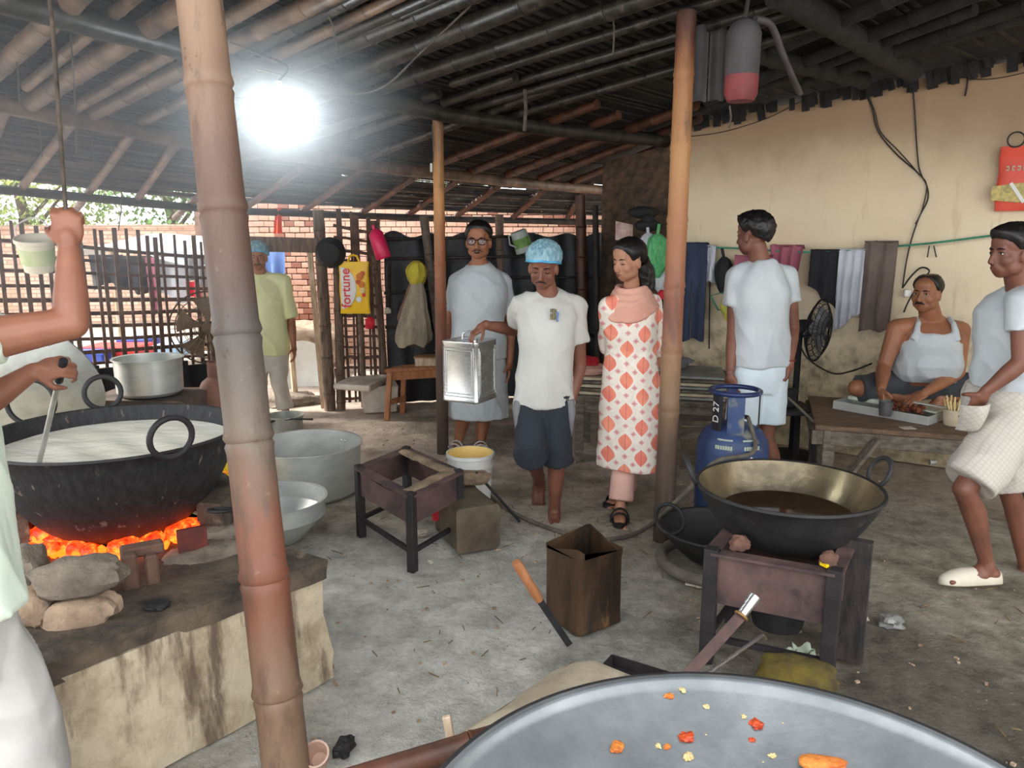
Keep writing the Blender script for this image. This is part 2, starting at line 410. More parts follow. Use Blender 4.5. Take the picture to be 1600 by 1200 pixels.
# rafters: (x0,y0,x1,y1, radius, material, extend0, extend1) seen positions on the roof plane
RAFT = [(-40, 142, 85, 27, .048, 'tan', 0, 1.5), (40, 165, 207, 60, .052, 'tan', .1, 1.5), (50, 128, 150, 45, .03, 'tan', .1, 1.5), (140, 155, 275, 77, .036, 'tan', .3, 1.5),
        (150, 175, 290, 105, .044, 'tan', .1, 1.8), (232, 185, 320, 142, .03, 'tan', .2, 1.8), (300, 120, 430, 55, .04, 'sooty', .2, 1.5), (380, 62, 500, 5, .04, 'sooty', .3, 1.2), (395, 130, 520, 73, .032, 'sooty', .6, 1.2), (487, 92, 712, 0, .045, 'sooty', .7, 1.2),
        (500, 70, 640, 8, .03, 'sooty', .5, 1), (560, 110, 800, 12, .05, 'sooty', .3, 1.2), (650, 118, 1000, 0, .046, 'sooty', .3, 1.0), (745, 118, 1010, 35, .028, 'sooty', .2, .8), (800, 130, 1040, 60, .03, 'sooty', .3, .6), (800, 150, 1010, 88, .03, 'sooty', .5, .8),
        (830, 172, 1080, 100, .03, 'sooty', .3, 1.0), (575, 202, 700, 158, .033, 'sooty', .2, .6), (560, 250, 770, 172, .034, 'sooty', .2, .6), (700, 250, 860, 190, .036, 'red', .1, .5),
        (740, 266, 900, 205, .036, 'red', .1, .5), (800, 270, 1000, 196, .038, 'red', .1, .6), (850, 276, 1040, 205, .036, 'red', .1, .4), (900, 282, 1045, 225, .034, 'red', .2, .3), (960, 292, 1060, 252, .03, 'red', .2, .2),
        (330, 215, 480, 160, .034, 'sooty', .3, .8), (420, 235, 560, 188, .034, 'sooty', .3, .8), (1040, 190, 1260, 110, .036, 'sooty', .2, 1), (1120, 150, 1400, 40, .04, 'sooty', .1, 1), (1280, 120, 1600, 10, .04, 'sooty', .1, 1), (1380, 90, 1640, 15, .036, 'sooty', .1, .8), (1180, 90, 1330, 25, .04, 'sooty', 0, 1)]
MM = {'black': M['soot'], 'tan': M['tan_bamboo'], 'sooty': M['soot_bamboo'], 'red': M['red_bamboo']}
for (x0, y0, x1, y1, r, mk, e0, e1) in RAFT:
    if x0 > 1000: mk = 'black'
    p = roofpt(x0, y0, r+.004); q = roofpt(x1, y1, r+.004); d = (q-p).normalized()
    mb = MB(); bamboo(mb, p-d*e0, q+d*e1, r*1.0, r*0.92, seg=0.33, n=9, bend=0.012*(R.random()-.5)); mb.build('rafter', MM[mk], roof, smooth=50)
# rafters of the eave section run on past the eave beam
for k, u in enumerate([.09, .16, .205, .27, .335, .39, .455, .52, .58, .645, .70, .76, .83, .9, .96]):
    a = interp(B2, u)-Vector((0, 0, .03)); b = interp(E, u); d = (b-a); d.normalize()
    b = b+d*(0.45 if k in (2, 4, 6) else 0.06)
    mb = MB(); bamboo(mb, a-d*0.2+Vector((0, 0, .03)), b-Vector((0, 0, 0.0)), .034, .030, bend=0.01); mb.build('rafter', MM['tan'] if k < 7 else MM['red'], roof, smooth=50)
# battens across the rafters: thin split strips, each its own piece
bat = None
for i in range(110):
    v = 0.005+i*0.0088
    p = interp(B2, 0)+rd*(v*7.4); 
    u0 = 0.02+0.25*R.random(); u1 = u0+0.35+0.35*R.random(); u1 = min(u1, 0.99)
    pts = []
    for k in range(5):
        q = mainmat(u0+(u1-u0)*k/4, v); q.z = roofz(q.x, q.y)+0.018+0.008*R.random(); pts.append(q)
    mb = MB(); w = 0.014+0.016*R.random()
    for a, b in zip(pts[:-1], pts[1:]): mb.bar(a, b, w, 0.010)
    mb.build('batten', M['batten'], roof)
for i in range(46):
    v = 0.03+i*0.021; u0 = 0.14*R.random() if i % 2 else 0.2+0.5*R.random(); u1 = u0+0.25+0.3*R.random(); u1 = min(u1, .98)
    pts = [interp(B2, u0+(u1-u0)*k/4).lerp(interp(E, u0+(u1-u0)*k/4), v)+Vector((0, 0, 0.035+.012*R.random())) for k in range(5)]
    mb = MB(); w = 0.016+0.014*R.random()
    for a, b in zip(pts[:-1], pts[1:]): mb.bar(a, b, w, 0.010)
    mb.build('batten', M['batten_light'] if R.random() < .6 else M['batten'], roof)
# beams carrying the rafters
def beam(pxs, rad, mat, name='beam', drop=0.09, n=12, lab=None):
    P = [roofpt(x, y, drop) for x, y in pxs]
    mb = MB(); N = 40; Q = []
    for i in range(N+1): Q.append(interp(P, i/N))
    rr = [rad*(1+(0.10 if i % 5 == 0 else 0)+0.03*nz(q, 4)) for i, q in enumerate(Q)]
    mb.tube(Q, rr, n); o = mb.build(name, mat, smooth=50); tag(o, lab, kind='structure'); return o
beam([(-150, -40), (0, 0), (280, 75), (500, 132), (690, 178), (850, 200), (1040, 220)], .052, M['soot_bamboo'], lab='sooty bamboo beam tied to the two slim posts')
beam([(-150, 135), (0, 163), (290, 220), (600, 262), (830, 287), (1000, 302)], .050, M['tan_bamboo'], lab='long smoke-browned bamboo beam nearer the eave')
beam([(1215, -10), (1320, 50), (1425, 112)], .06, M['soot'], drop=.05, lab='dark round beam end resting on the plaster wall')
beam([(1090, 60), (1210, 92), (1350, 126)], .05, M['soot'], drop=.05, lab='dark thin beam by the hanging red can')
mb = MB(); Q = [interp(E, i/40)-Vector((0, 0, .03)) for i in range(41)]
mb.tube(Q, [.036*(1+(0.1 if i % 4 == 0 else 0)) for i in range(41)], 10)
tag(mb.build('beam', M['batten'], smooth=50), 'low eave beam above the lattice fence', kind='structure')
# roof over the right half of the shed is part of the same matting; the far right corner gets its own sheet of thatch hanging over the wall
mb = MB()
for i in range(150):
    s = 0.05+4.4*R.random(); p = WA+wdir*s-wnrm*(0.02+.05*R.random()); z = roofz(p.x, p.y); l = 0.03+0.07*R.random()
    mb.bar(Vector((p.x, p.y, z+.02)), Vector((p.x+.02*R.random(), p.y-.01, z-l)), .03+.03*R.random(), .006, up=(wnrm.x, wnrm.y, 0))
th = mb.build('thatch_fringe', M['soot'], roof); th['kind'] = 'stuff'

# ------------------------------------------------------------------ posts
def pole_mat(name, stops, seed):
    m, t, b = newmat(name); co = t.coord('Object'); xyz = t.sep(co)
    n1 = t.noise(t.coord('Object', scale=(1, 1, 0.22), loc=(seed, 0, 0)), 11, 6, 0.65); n2 = t.noise(t.coord('Object', loc=(seed, 2, 0)), 16, 6, 0.7)
    h = t.math('ADD', xyz[2], t.math('MULTIPLY_ADD', n1, 0.5, -0.25))
    col = t.ramp(t.math('DIVIDE', h, 2.7), stops)
    col = t.mix(t.math('MULTIPLY', t.step(n1, 0.50, 0.66), 0.55), col, srgb(74, 58, 48))
    col = t.mix(t.math('MULTIPLY', t.step(n2, 0.62, 0.72), 0.22), col, srgb(186, 162, 130))
    col = t.mix(t.math('MULTIPLY', t.step(n2, 0.36, 0.30), 0.5), col, srgb(52, 42, 36))
    t.set(b.inputs['Base Color'], col); b.inputs['Roughness'].default_value = 0.55
    t.set(b.inputs['Normal'], t.bump(n2, 0.25, 0.006)); return m
def pole(name, pts, r0, r1, mat, lab, nodes, kindname='bamboo_post'):
    """pts: bottom..top, nodes: heights of the joints"""
    mb = MB(); bot, top = Vector(pts[0]), Vector(pts[-1]); P = []; rr = []; Hh = top.z-bot.z
    zs = [0.0]
    for z in nodes: zs += [z-.035, z-.012, z, z+.012, z+.04]
    zs.append(Hh); zs = sorted(zs); k = {}
    for z in nodes: k[z-.012] = 1.06; k[z] = .98; k[z+.012] = 1.10
    for z in zs:
        u = z/Hh; P.append(interp([Vector(p) for p in pts], u)); rr.append((r0+(r1-r0)*u)*k.get(z, 1.0))
    mb.tube(P, rr, 20); o = mb.build(name, mat, smooth=50); return tag(o, lab, 'post')
mp1 = pole_mat('bamboo_post_big', [(0.0, srgb(134, 110, 88)), (0.14, srgb(118, 92, 74)), (0.22, srgb(116, 70, 52)), (0.30, srgb(122, 78, 60)), (0.38, srgb(112, 98, 86)), (0.50, srgb(86, 80, 76)), (0.58, srgb(96, 74, 64)), (0.68, srgb(118, 94, 82)), (0.8, srgb(158, 130, 108)), (1.0, srgb(178, 148, 120))], 0)
a = gz(450, 1222); b2 = at(314, 20, 2.28); d = (b2-a); top = a+d*((2.60)/d.z)
pole('bamboo_post', [a-Vector((0, 0, .02)), top], .068, .060, mp1, 'thick leaning bamboo post in front of the milk hearth', [.28, .62, 1.02, 1.32, 1.66, 2.0, 2.3])
mp2 = pole_mat('bamboo_post_mid', [(0.0, srgb(70, 58, 50)), (0.28, srgb(84, 64, 52)), (0.34, srgb(118, 64, 44)), (0.55, srgb(144, 86, 54)), (0.68, srgb(180, 128, 74)), (0.88, srgb(120, 84, 56)), (1.0, srgb(60, 50, 44))], 5)
a = gz(692, 706); t2 = roofpt(684, 176, .06); pole('bamboo_post', [a-Vector((0, 0, .02)), t2], .044, .036, mp2, 'slim bamboo post beside the man in glasses', [.35, .78, 1.12, 1.40, 1.68, 1.98])
mp3 = pole_mat('bamboo_post_right', [(0.0, srgb(64, 52, 44)), (0.2, srgb(84, 66, 52)), (0.34, srgb(136, 104, 74)), (0.46, srgb(128, 74, 56)), (0.60, srgb(158, 106, 70)), (0.72, srgb(172, 126, 80)), (0.85, srgb(156, 106, 66)), (0.93, srgb(88, 52, 40)), (1.0, srgb(56, 38, 32))], 9)
a = gz(1036, 842); t2 = roofpt(1073, 18, .05); pole('bamboo_post', [a-Vector((0, 0, .02)), t2], .054, .046, mp3, 'mottled bamboo post beside the woman in the printed kurta', [.16, .72, 1.02, 1.34, 1.66, 2.0, 2.34])
a = at(1048, 842, 3.97); mb = MB(); bamboo(mb, Vector((a.x, a.y, 0)), roofpt(1080, 25, .05)+Vector((0, .1, 0)), .012, .012); tag(mb.build('bamboo_stick', M['red_bamboo'], smooth=50), 'thin stick standing against the mottled bamboo post', 'stick')

# ------------------------------------------------------------------ lattice fence, door frame, dark back wall
def lattice(name, A, B, ztA, ztB, zb, nv, nh, lab, thick=.012, jit=.02, seed=1, cat='fence'):
    rr = random.Random(seed); A, B = Vector(A), Vector(B); d = (B-A); L = d.length; u = d.normalized(); nn = Vector((-u.y, u.x, 0))
    t = thing(name, Vector((A.x, A.y, 0)), lab, cat)
    for i in range(nv):
        s = (i+.5)/nv*L+jit*(rr.random()-.5)*2; k = s/L; zt = ztA+(ztB-ztA)*k+0.02+.05*rr.random(); lean = .05*(rr.random()-.5)
        p = A+u*s; w = .018+.016*rr.random()
        mb = MB(); mid = Vector((p.x+u.x*lean*.5, p.y+u.y*lean*.5, (zb+zt)/2))
        P = [Vector((p.x, p.y, zb)), mid, Vector((p.x+u.x*lean, p.y+u.y*lean, zt))]
        for a_, b_ in zip(P[:-1], P[1:]): mb.bar(a_-nn*.008, b_-nn*.008, w, thick, up=nn)
        mb.build('slat', M['slat'], t)
    for j in range(nh):
        k = (j+.3)/nh; w = .022+.012*rr.random(); mb = MB(); P = []
        for q in range(5):
            s = q/4*L; zt = ztA+(ztB-ztA)*q/4-.03; P.append(A+u*s+Vector((0, 0, zb+(zt-zb)*k+.02*(rr.random()-.5)))+nn*.008)
        for a_, b_ in zip(P[:-1], P[1:]): mb.bar(a_, b_, thick, w)
        mb.build('slat', M['slat'], t)
    return t
FA, FB = at(-60, 352, 5.25), at(388, 393, 6.75)
lattice('lattice_fence', (FA.x, FA.y, 0), (FB.x, FB.y, 0), FA.z+.02, FB.z+.02, .30, 27, 13, 'split-bamboo lattice fence behind the milk wok', seed=3)
DP = gz(512, 641)
FC, FD = at(520, 335, 7.05), at(592, 345, 7.2)
lattice('lattice_fence', (FC.x, FC.y, 0), (FD.x, FD.y, 0), FC.z, FD.z-.02, .05, 8, 17, 'narrow bamboo lattice panel behind the yellow bag', seed=5, jit=.012)
def post(px0, py0, px1, py1, y, r, mat, lab, y2=None, name='wooden_post', sq=False):
    a = at(px0, py0, y); b = at(px1, py1, y2 or y); a.z = max(a.z, 0) if py0 < 600 else 0.0; mb = MB()
    if sq: mb.bar(a, b, r*2, r*1.6, up=(0, 1, 0))
    else: bamboo(mb, a, b, r, r*.9, seg=.3)
    return tag(mb.build(name, mat, smooth=50 if not sq else False), lab, 'post')
M['oldwood'] = pm('weathered_wood', srgb(126, 104, 86), srgb(76, 62, 52), 6, .8, bump=.5, stretch=(6, 6, 1), c3=srgb(54, 46, 40))
M['palewood'] = pm('pale_wood', srgb(206, 186, 160), srgb(158, 134, 108), 6, .75, bump=.3, stretch=(6, 6, 1))
post(516, 641, 497, 328, 6.98, .055, M['oldwood'], 'gnarled wooden door post beside the black helmet', name='door_post')
post(533, 638, 527, 415, 7.0, .042, M['oldwood'], 'bamboo post just behind the gnarled door post')
post(506, 640, 484, 392, 7.06, .022, M['palewood'], 'pale thin door jamb stick beside the open doorway', sq=True)
post(601, 600, 582, 345, 7.22, .045, M['oldwood'], 'bent bamboo post beside the pink bottle')
post(568, 600, 562, 470, 7.1, .03, M['oldwood'], 'short bamboo post below the yellow bag')
post(624, 560, 610, 440, 7.5, .028, M['batten'], 'dark thin upright against the black sheeting')
post(686, 520, 662, 338, 7.3, .045, M['batten_light'], 'pale dusty post leaning behind the slim bamboo post')
post(784, 560, 780, 335, 7.6, .045, M['oldwood'], 'dark post behind the man in glasses')
post(912, 620, 907, 305, 7.55, .055, M['red_bamboo'], 'dark brown post at the back corner')
post(935, 620, 930, 320, 7.35, .03, M['batten'], 'thin sooty upright near the back corner')
a, b = at(392, 381, 6.86), at(520, 384, 6.95); mb = MB(); mb.bar(a, b, .10, .13); tag(mb.build('door_lintel', M['oldwood']), 'weathered lintel beam over the open doorway', 'beam')
a = at(383, 640, 6.78); mb = MB(); bamboo(mb, Vector((a.x, a.y, 0)), Vector((a.x, a.y, 1.75)), .045, .04); tag(mb.build('door_post', M['oldwood'], smooth=50), 'bamboo door post at the lattice fence end', 'post')
# dark sheeting along the back, pinned to a few rails
BK0, BK1 = Vector((FD.x+.02, 7.30, 0)), Vector((.90, 7.82, 0))
mb = MB()
def shf(u, v):
    p = BK0.lerp(BK1, u); zt = 1.60+.05*nz((u*9, 0, 3), 1)+.02*math.sin(u*40); z = zt*v
    return (Vector((p.x, p.y+.03*nz((u*14, v*6, 0), 1)+.015*math.sin(u*60+3*v), z)), Vector((0, -1, 0)))
mb.slab(shf, 90, 18, .008); tag(mb.build('wall_back', M['tarp_black'], smooth=50), 'black plastic sheeting closing off the back', kind='structure')
t = thing('back_rails', (BK0.x, 7.2, 0), 'sooty bamboo rails crossing the black sheeting', 'rail')
for (z, u0, u1, dz) in ((.35, .0, .5, .02), (.74, 0, .52, -.03), (1.06, .0, .36, .06), (1.38, .02, .7, .02), (1.56, 0, .6, .03), (1.2, .45, 1.0, -.02), (.6, .5, 1, .0)):
    mb = MB(); a = BK0.lerp(BK1, u0)+Vector((0, -.06, z)); b = BK0.lerp(BK1, u1)+Vector((0, -.06, z+dz)); bamboo(mb, a, b, .014, .012); mb.build('rail', M['batten'], t, smooth=50)
# brown bamboo-mat wall in the back corner
mb = MB(); CA, CB = Vector((.90, 7.80, 0)), Vector((1.30, 6.30, 0))
def cwf(u, v):
    p = CA.lerp(CB, u); return (Vector((p.x+.012*math.sin(v*70)*math.sin(u*46), p.y, v*2.3)), Vector((-1, -.2, 0)).normalized())
mb.slab(cwf, 36, 36, .02); tag(mb.build('wall_corner', pm('brown_matting', srgb(104, 84, 66), srgb(58, 48, 40), 5, .85, bump=.5, stretch=(1, 1, 4))), 'brown woven mat wall beside the plaster', kind='structure')
# dark low boards behind the far hearth
t = thing('low_screen', (-2.9, 6.0, 0), 'dark sooty boards at the foot of the lattice fence', 'screen')
for k in range(10):
    u = .18+k*.082; p = Vector((FA.x, FA.y, 0)).lerp(Vector((FB.x, FB.y, 0)), u)-Vector((-.02, .12, 0)); h = .52+.12*R.random()
    mb = MB(); mb.box((p.x, p.y, h/2), (.19, .02, h), Matrix.Rotation(.65+.05*R.random(), 3, 'Z')); mb.build('board', M['black'], t)

# ------------------------------------------------------------------ outside: brick wall, far wall, trees
M['brick'] = pm('sun_bleached_brick', srgb(226, 186, 164), srgb(190, 146, 124), 3, .9, bump=.5, bscale=40)
M['brick_b'] = pm('pale_brick', srgb(226, 196, 172), srgb(196, 156, 130), 3, .9, bump=.5, bscale=40)
M['brick_c'] = pm('dark_brick', srgb(176, 120, 96), srgb(140, 92, 76), 3, .9, bump=.5, bscale=40)
M['mortar'] = pm('mud_mortar', srgb(146, 116, 98), srgb(110, 86, 74), 9, .95, bump=.5)
BY = 9.6
bw = thing('wall_brick', (-1.5, BY, 0), 'sunlit rough brick wall beyond the doorway', None, kind='structure')
mb = MB(); mb.box((-.65, BY+.12, 1.02), (6.5, .16, 2.04)); mb.build('mortar_core', M['mortar'], bw)
proto = {}
for k in ('brick', 'brick_b', 'brick_c'):
    q = MB(); q.box((0, 0, 0), (.118, .09, .062)); o = q.build('brick', M[k], bw, bevel=.006, origin=(0, 0, 0)); proto[k] = o
first = set(); rest = MB(); cnt = 0
for row in range(30):
    z = .036+row*.071; x = -5.2-(row % 2)*.062
    while x < 2.6:
        x += .124; k = R.choice(['brick', 'brick', 'brick_b', 'brick_c'])
        fpx = 800+FPX*x/(BY*CP-(z-CAM_H)*SP); door = 398 < fpx < 495
        band = (690 < fpx < 930 and row >= 24) or (398 < fpx < 480 and row >= 26)
        loc = (x+.004*R.random(), BY+.012*(R.random()-.5)+.01, z); rot = (.05*(R.random()-.5), .06*(R.random()-.5), .08*(R.random()-.5))
        if (door or band) and cnt < 296:
            if k not in first: o = proto[k]; first.add(k); place(o, loc, bw); o.rotation_euler = rot
            else: share(proto[k], 'brick', bw, loc, rot, (1+.12*(R.random()-.5), 1, 1+.1*(R.random()-.5)))
            cnt += 1
        elif 380 < fpx < 960: rest.box(loc, (.118, .09, .062), Matrix.Rotation(rot[2], 3, 'Z'))
for k, o in proto.items():
    if k not in first: bpy.data.objects.remove(o)
o = rest.build('brick_courses', M['brick'], bw); o['kind'] = 'stuff'
# far parapet wall under the trees
fw = MB(); fw.bar((-14, 13.6, .84), (-4.4, 14.6, .92), .25, 1.72); fw.bar((-14, 13.6, 1.72), (-4.4, 14.6, 1.80), .32, .06)
def parapet_mat():
    m, t, b = newmat('far_brickwork'); n = t.n.new('ShaderNodeTexBrick'); t.t.links.new(t.coord('Object', rot=(PI/2, 0, 0)), n.inputs['Vector']); n.inputs['Scale'].default_value = 1.0
    n.inputs['Brick Width'].default_value = .22; n.inputs['Row Height'].default_value = .075; n.inputs['Mortar Size'].default_value = .012
    n.inputs['Color1'].default_value = srgb(214, 178, 156); n.inputs['Color2'].default_value = srgb(186, 144, 122); n.inputs['Mortar'].default_value = srgb(150, 126, 110)
    t.set(b.inputs['Base Color'], n.outputs['Color']); b.inputs['Roughness'].default_value = .95; return m
tag(fw.build('wall_parapet', parapet_mat()), 'long low brick boundary wall below the trees', kind='structure')
M['leaf'] = pm('sunlit_leaf', srgb(196, 206, 110), srgb(122, 154, 70), 2, .6, bump=0)
M['leaf2'] = pm('green_leaf', srgb(150, 180, 100), srgb(92, 132, 70), 2, .6, bump=0)
M['bark'] = pm('bark', srgb(120, 100, 82), srgb(80, 66, 54), 8, .9, bump=.6)
def tree(x, y, h, rx, rz, mat, lab, nleaf, seed, zc):
    r2 = random.Random(seed); t = thing('tree', (x, y, 0), lab, 'tree', 'trees beyond the boundary wall')
    mb = MB(); mb.tube([(x, y, 0), (x+.1, y, h*.4), (x-.1, y, h*.7), (x, y, h)], [.14, .11, .08, .03], 8)
    for k in range(6):
        a = k*1.05; mb.tube([(x, y, h*(.35+.08*k)), (x+math.cos(a)*rx*.5, y+math.sin(a)*rx*.5, zc+.2*k-.4)], [.05, .02], 6)
    mb.build('trunk', M['bark'], t, smooth=60)
    mb = MB()
    for k in range(nleaf):
        while True:
            p = Vector((r2.uniform(-1, 1), r2.uniform(-1, 1), r2.uniform(-1, 1)))
            if p.length <= 1 and nz(p, 2.3, seed) > -.18: break
        c = Vector((x+p.x*rx, y+p.y*rx, zc+p.z*rz)); rot = Matrix.Rotation(r2.uniform(0, 6.28), 3, 'Z') @ Matrix.Rotation(r2.uniform(-1, 1), 3, 'X'); s = r2.uniform(.10, .2)
        q = [Vector((-s*.25, 0, 0)), Vector((0, -s*.5, .02)), Vector((s*.25, 0, 0)), Vector((0, s*.5, .02))]
        mb.add([c+rot @ v for v in q], [(0, 1, 2, 3)])
    f = mb.build('foliage', mat, t, fixn=False); f['kind'] = 'stuff'
tree(-9.6, 15.4, 4.2, 2.0, 2.1, M['leaf'], 'yellow-green tree at the far left above the boundary wall', 4200, 1, 3.0)
tree(-7.0, 16.0, 4.4, 1.9, 2.0, M['leaf2'], 'mid green tree standing behind the boundary wall', 4200, 2, 3.1)
tree(-5.0, 15.6, 3.8, 1.5, 1.7, M['leaf'], 'bright yellowish tree nearest the doorway beyond the wall', 3600, 3, 2.9)
tree(-12.6, 16.0, 4.8, 2.4, 2.4, M['leaf2'], 'broad tree glimpsed at the picture edge past the eave', 3200, 4, 3.2)
tree(-2.6, 17.5, 4.2, 2.2, 1.9, M['leaf2'], 'tree showing in the gap over the brick wall', 3000, 6, 2.6)
# ------------------------------------------------------------------ people
UP = Vector((0, 0, 1))
def skin_mat(name, c1, c2):
    m = pm(name, c1, c2, 5, .52, bump=.08, bscale=60, bdist=.002); return m
SK = {'a': skin_mat('skin_warm', srgb(150, 100, 78), srgb(128, 82, 64)), 'b': skin_mat('skin_deep', srgb(126, 80, 62), srgb(104, 64, 50)),
      'c': skin_mat('skin_light', srgb(182, 132, 104), srgb(160, 112, 88)), 'd': skin_mat('skin_mid', srgb(158, 104, 74), srgb(134, 86, 60))}
M['hair'] = pm('black_hair', srgb(30, 26, 25), srgb(14, 12, 12), 30, .45, bump=.5, bscale=120, bdist=.004, stretch=(1, 1, .4))
M['eyewhite'] = pm('eye_white', srgb(225, 218, 208), srgb(215, 206, 196), 5, .3, bump=0)
M['iris'] = pm('dark_iris', srgb(32, 20, 15), srgb(20, 13, 10), 5, .2, bump=0)
M['lips'] = pm('lips', srgb(128, 72, 62), srgb(110, 60, 52), 5, .5, bump=0)
def cloth(name, c1, c2, **k): return pm(name, c1, c2, k.pop('scale', 3), k.pop('rough', .9), bump=k.pop('bump', .25), bscale=k.pop('bscale', 9), bdist=.02, **k)
M['tee'] = cloth('white_cotton', srgb(192, 198, 200), srgb(178, 185, 189)); M['tee_cream'] = cloth('off_white_cotton', srgb(192, 192, 186), srgb(178, 177, 169), c3=srgb(166, 158, 143), w3=(.66, .8))

class Head:
    def __init__(s, c, f, roll=0.0, k=1.0):
        s.c = Vector(c); s.f = Vector(f).normalized(); s.r = s.f.cross(UP).normalized(); s.u = s.r.cross(s.f); s.k = k
        if roll:
            q = Matrix.Rotation(roll, 3, s.f); s.r = q @ s.r; s.u = q @ s.u
        s.rot = Matrix((s.r, s.f, s.u)).transposed()
    def P(s, x, y, z): return s.c+s.rot @ Vector((x*s.k, y*s.k, z*s.k))
def add_head(mb, h, female=False, fat=1.0, open_mouth=False):
    k = h.k; E_ = lambda c, r: mb.ell(h.P(*c), (r[0]*k, r[1]*k, r[2]*k), h.rot, 18, 12)
    E_((0, -.014, .042), (.073, .092, .074))
    E_((0, .016, -.020), (.061*fat, .066, .078))
    E_((0, .044, -.086), ((.024 if female else .029)*fat, .026, .020)); E_((0, .055, .050), (.052, .030, .040)); E_((0, .030, -.070), (.044*fat, .050, .034))
    for sx in (-1, 1):
        E_((sx*.033, .044, -.028), (.029*fat, .031, .032)); E_((sx*.038*fat, .014, -.056), (.025, .042, .034))
        E_((sx*.073, -.004, -.012), (.010, .020, .031)); E_((sx*.0105, .090, -.0395), (.0085, .011, .0075))
        E_((sx*.031, .062, .001), (.019, .014, .011))
    mb.capsule(h.P(-.032, .066, .021), .014*k, h.P(.032, .066, .021), .014*k)
    mb.capsule(h.P(0, .078, .012), .0090*k, h.P(0, .098, -.030), .0105*k); E_((0, .099, -.035), (.0115, .011, .0100))
    E_((0, .069, -.062), (.030, .018, .018))
    E_((0, .080, -.056 if not open_mouth else -.052), (.020, .008, .006)); E_((0, .078, -.068 if not open_mouth else -.076), (.018, .008, .006))
def face_parts(h, root, brow=.0036, moustache=0, closed=False, open_mouth=False, lid=None):
    for sx in (-1, 1):
        mb = MB(); mb.ell(h.P(sx*.031, .0725, .000), (.0118*h.k, .0058*h.k, (.0042 if not closed else .0040)*h.k), h.rot, 12, 8)
        e = mb.build('eye', M['eyewhite'] if not closed else (lid or M['lips']), root, smooth=True)
        if not closed: mb = MB(); mb.ell(h.P(sx*.031-.002, .0765, .0005), (.0054*h.k, .0030*h.k, .0052*h.k), h.rot, 10, 6); mb.build('iris', M['iris'], e, smooth=True)
        if closed: mb = MB(); mb.tube([h.P(sx*.018, .0765, -.0025), h.P(sx*.031, .0800, -.0055), h.P(sx*.045, .0715, -.0035)], [.0014*h.k, .0022*h.k, .0014*h.k], 6); mb.build('lash_line', M['hair'], root, smooth=True)
        mb = MB(); mb.tube([h.P(sx*.014, .0810, .0185), h.P(sx*.030, .0805, .0235), h.P(sx*.047, .0700, .0190)], [brow*.9*h.k, brow*1.15*h.k, brow*.5*h.k], 6); mb.build('eyebrow', M['hair'], root, smooth=True)
        if not closed: mb = MB(); mb.tube([h.P(sx*.017, .0765, .0030), h.P(sx*.031, .0795, .0060), h.P(sx*.046, .0705, .0025)], [.0014*h.k, .0020*h.k, .0014*h.k], 6); mb.build('upper_lash', M['hair'], root, smooth=True)
    mb = MB()
    if open_mouth:
        mb.ell(h.P(0, .0825, -.064), (.019*h.k, .006*h.k, .010*h.k), h.rot, 14, 8); m = M['iris']
    else:
        mb.tube([h.P(-.023, .0775, -.0615), h.P(-.010, .0865, -.0595), h.P(0, .0872, -.061), h.P(.010, .0865, -.0595), h.P(.023, .0775, -.0615)], [.0015*h.k, .0034*h.k, .0036*h.k, .0034*h.k, .0015*h.k], 8); mb.tube([h.P(-.019, .0785, -.066), h.P(0, .0855, -.0685), h.P(.019, .0785, -.066)], [.0018*h.k, .0042*h.k, .0018*h.k], 8); m = M['lips']
    mb.build('mouth', m, root, smooth=True)
    if moustache:
        mb = MB(); w = moustache
        for sx in (-1, 1): mb.tube([h.P(0, .0885, -.0500), h.P(sx*.016, .0860, -.0520), h.P(sx*.030, .0765, -.0600)], [.0050*w*h.k, .0056*w*h.k, .0020*h.k], 8)
        mb.build('moustache', M['hair'], root, smooth=True)
def lerp_tab(tab, x):
    for (a, va), (b, vb) in zip(tab[:-1], tab[1:]):
        if x <= b: return va+(vb-va)*(0 if b == a else (x-a)/(b-a))
    return tab[-1][1]
def hair_cap(h, root, lim, th=.010, start=None, seed=1, amp=.006, name='hair', mat=None, rad=(.074, .093, .076), cen=(0, -.014, .042), quiff=0, nu=72, nv=22):
    """cap from the crown to a hairline; lim: [(azimuth from the face 0..180, polar limit in degrees)]"""
    mb = MB(); rows = []
    for j in range(nv+1):
        row = []
        for i in range(nu):
            az = 360*i/nu; a = min(az, 360-az); L1 = lerp_tab(lim, a); L0 = lerp_tab(start, a) if start else 2
            v = j/nv; po = math.radians(L0+(L1-L0)*v); z_ = math.radians(az)
            d = Vector((math.sin(po)*math.sin(z_), math.sin(po)*math.cos(z_), math.cos(po)))
            e = min(1, (1-v)*4); s0 = min(1, v*8) if start else 1
            t_ = th*min(e, s0)+amp*(mnoise.noise(d*9+Vector((seed, 0, 0)))+.5*mnoise.noise(d*22+Vector((0, seed, 0))))*min(e, s0)
            q = quiff*max(0, math.cos(z_))**2*math.sin(po)**2*e
            hx, hz = d.x, d.z
            hy = d.y
            if po > PI/2:
                s_ = math.sin(po); g_ = max(s_, .94 if name == 'hair' else s_)/max(s_, 1e-3); hx *= g_; hy *= g_; hz = -(po-PI/2)*1.10
            if e < .02: t_ = -.008; q = 0
            p = Vector((cen[0]+hx*(rad[0]+t_), cen[1]+hy*(rad[1]+t_+q), cen[2]+hz*(rad[2]+max(t_, 0))+q*.9))
            row.append(h.P(*p))
        rows.append(row)
    mb.rings(rows, cap=not start); return mb.build(name, mat or M['hair'], root, smooth='all')
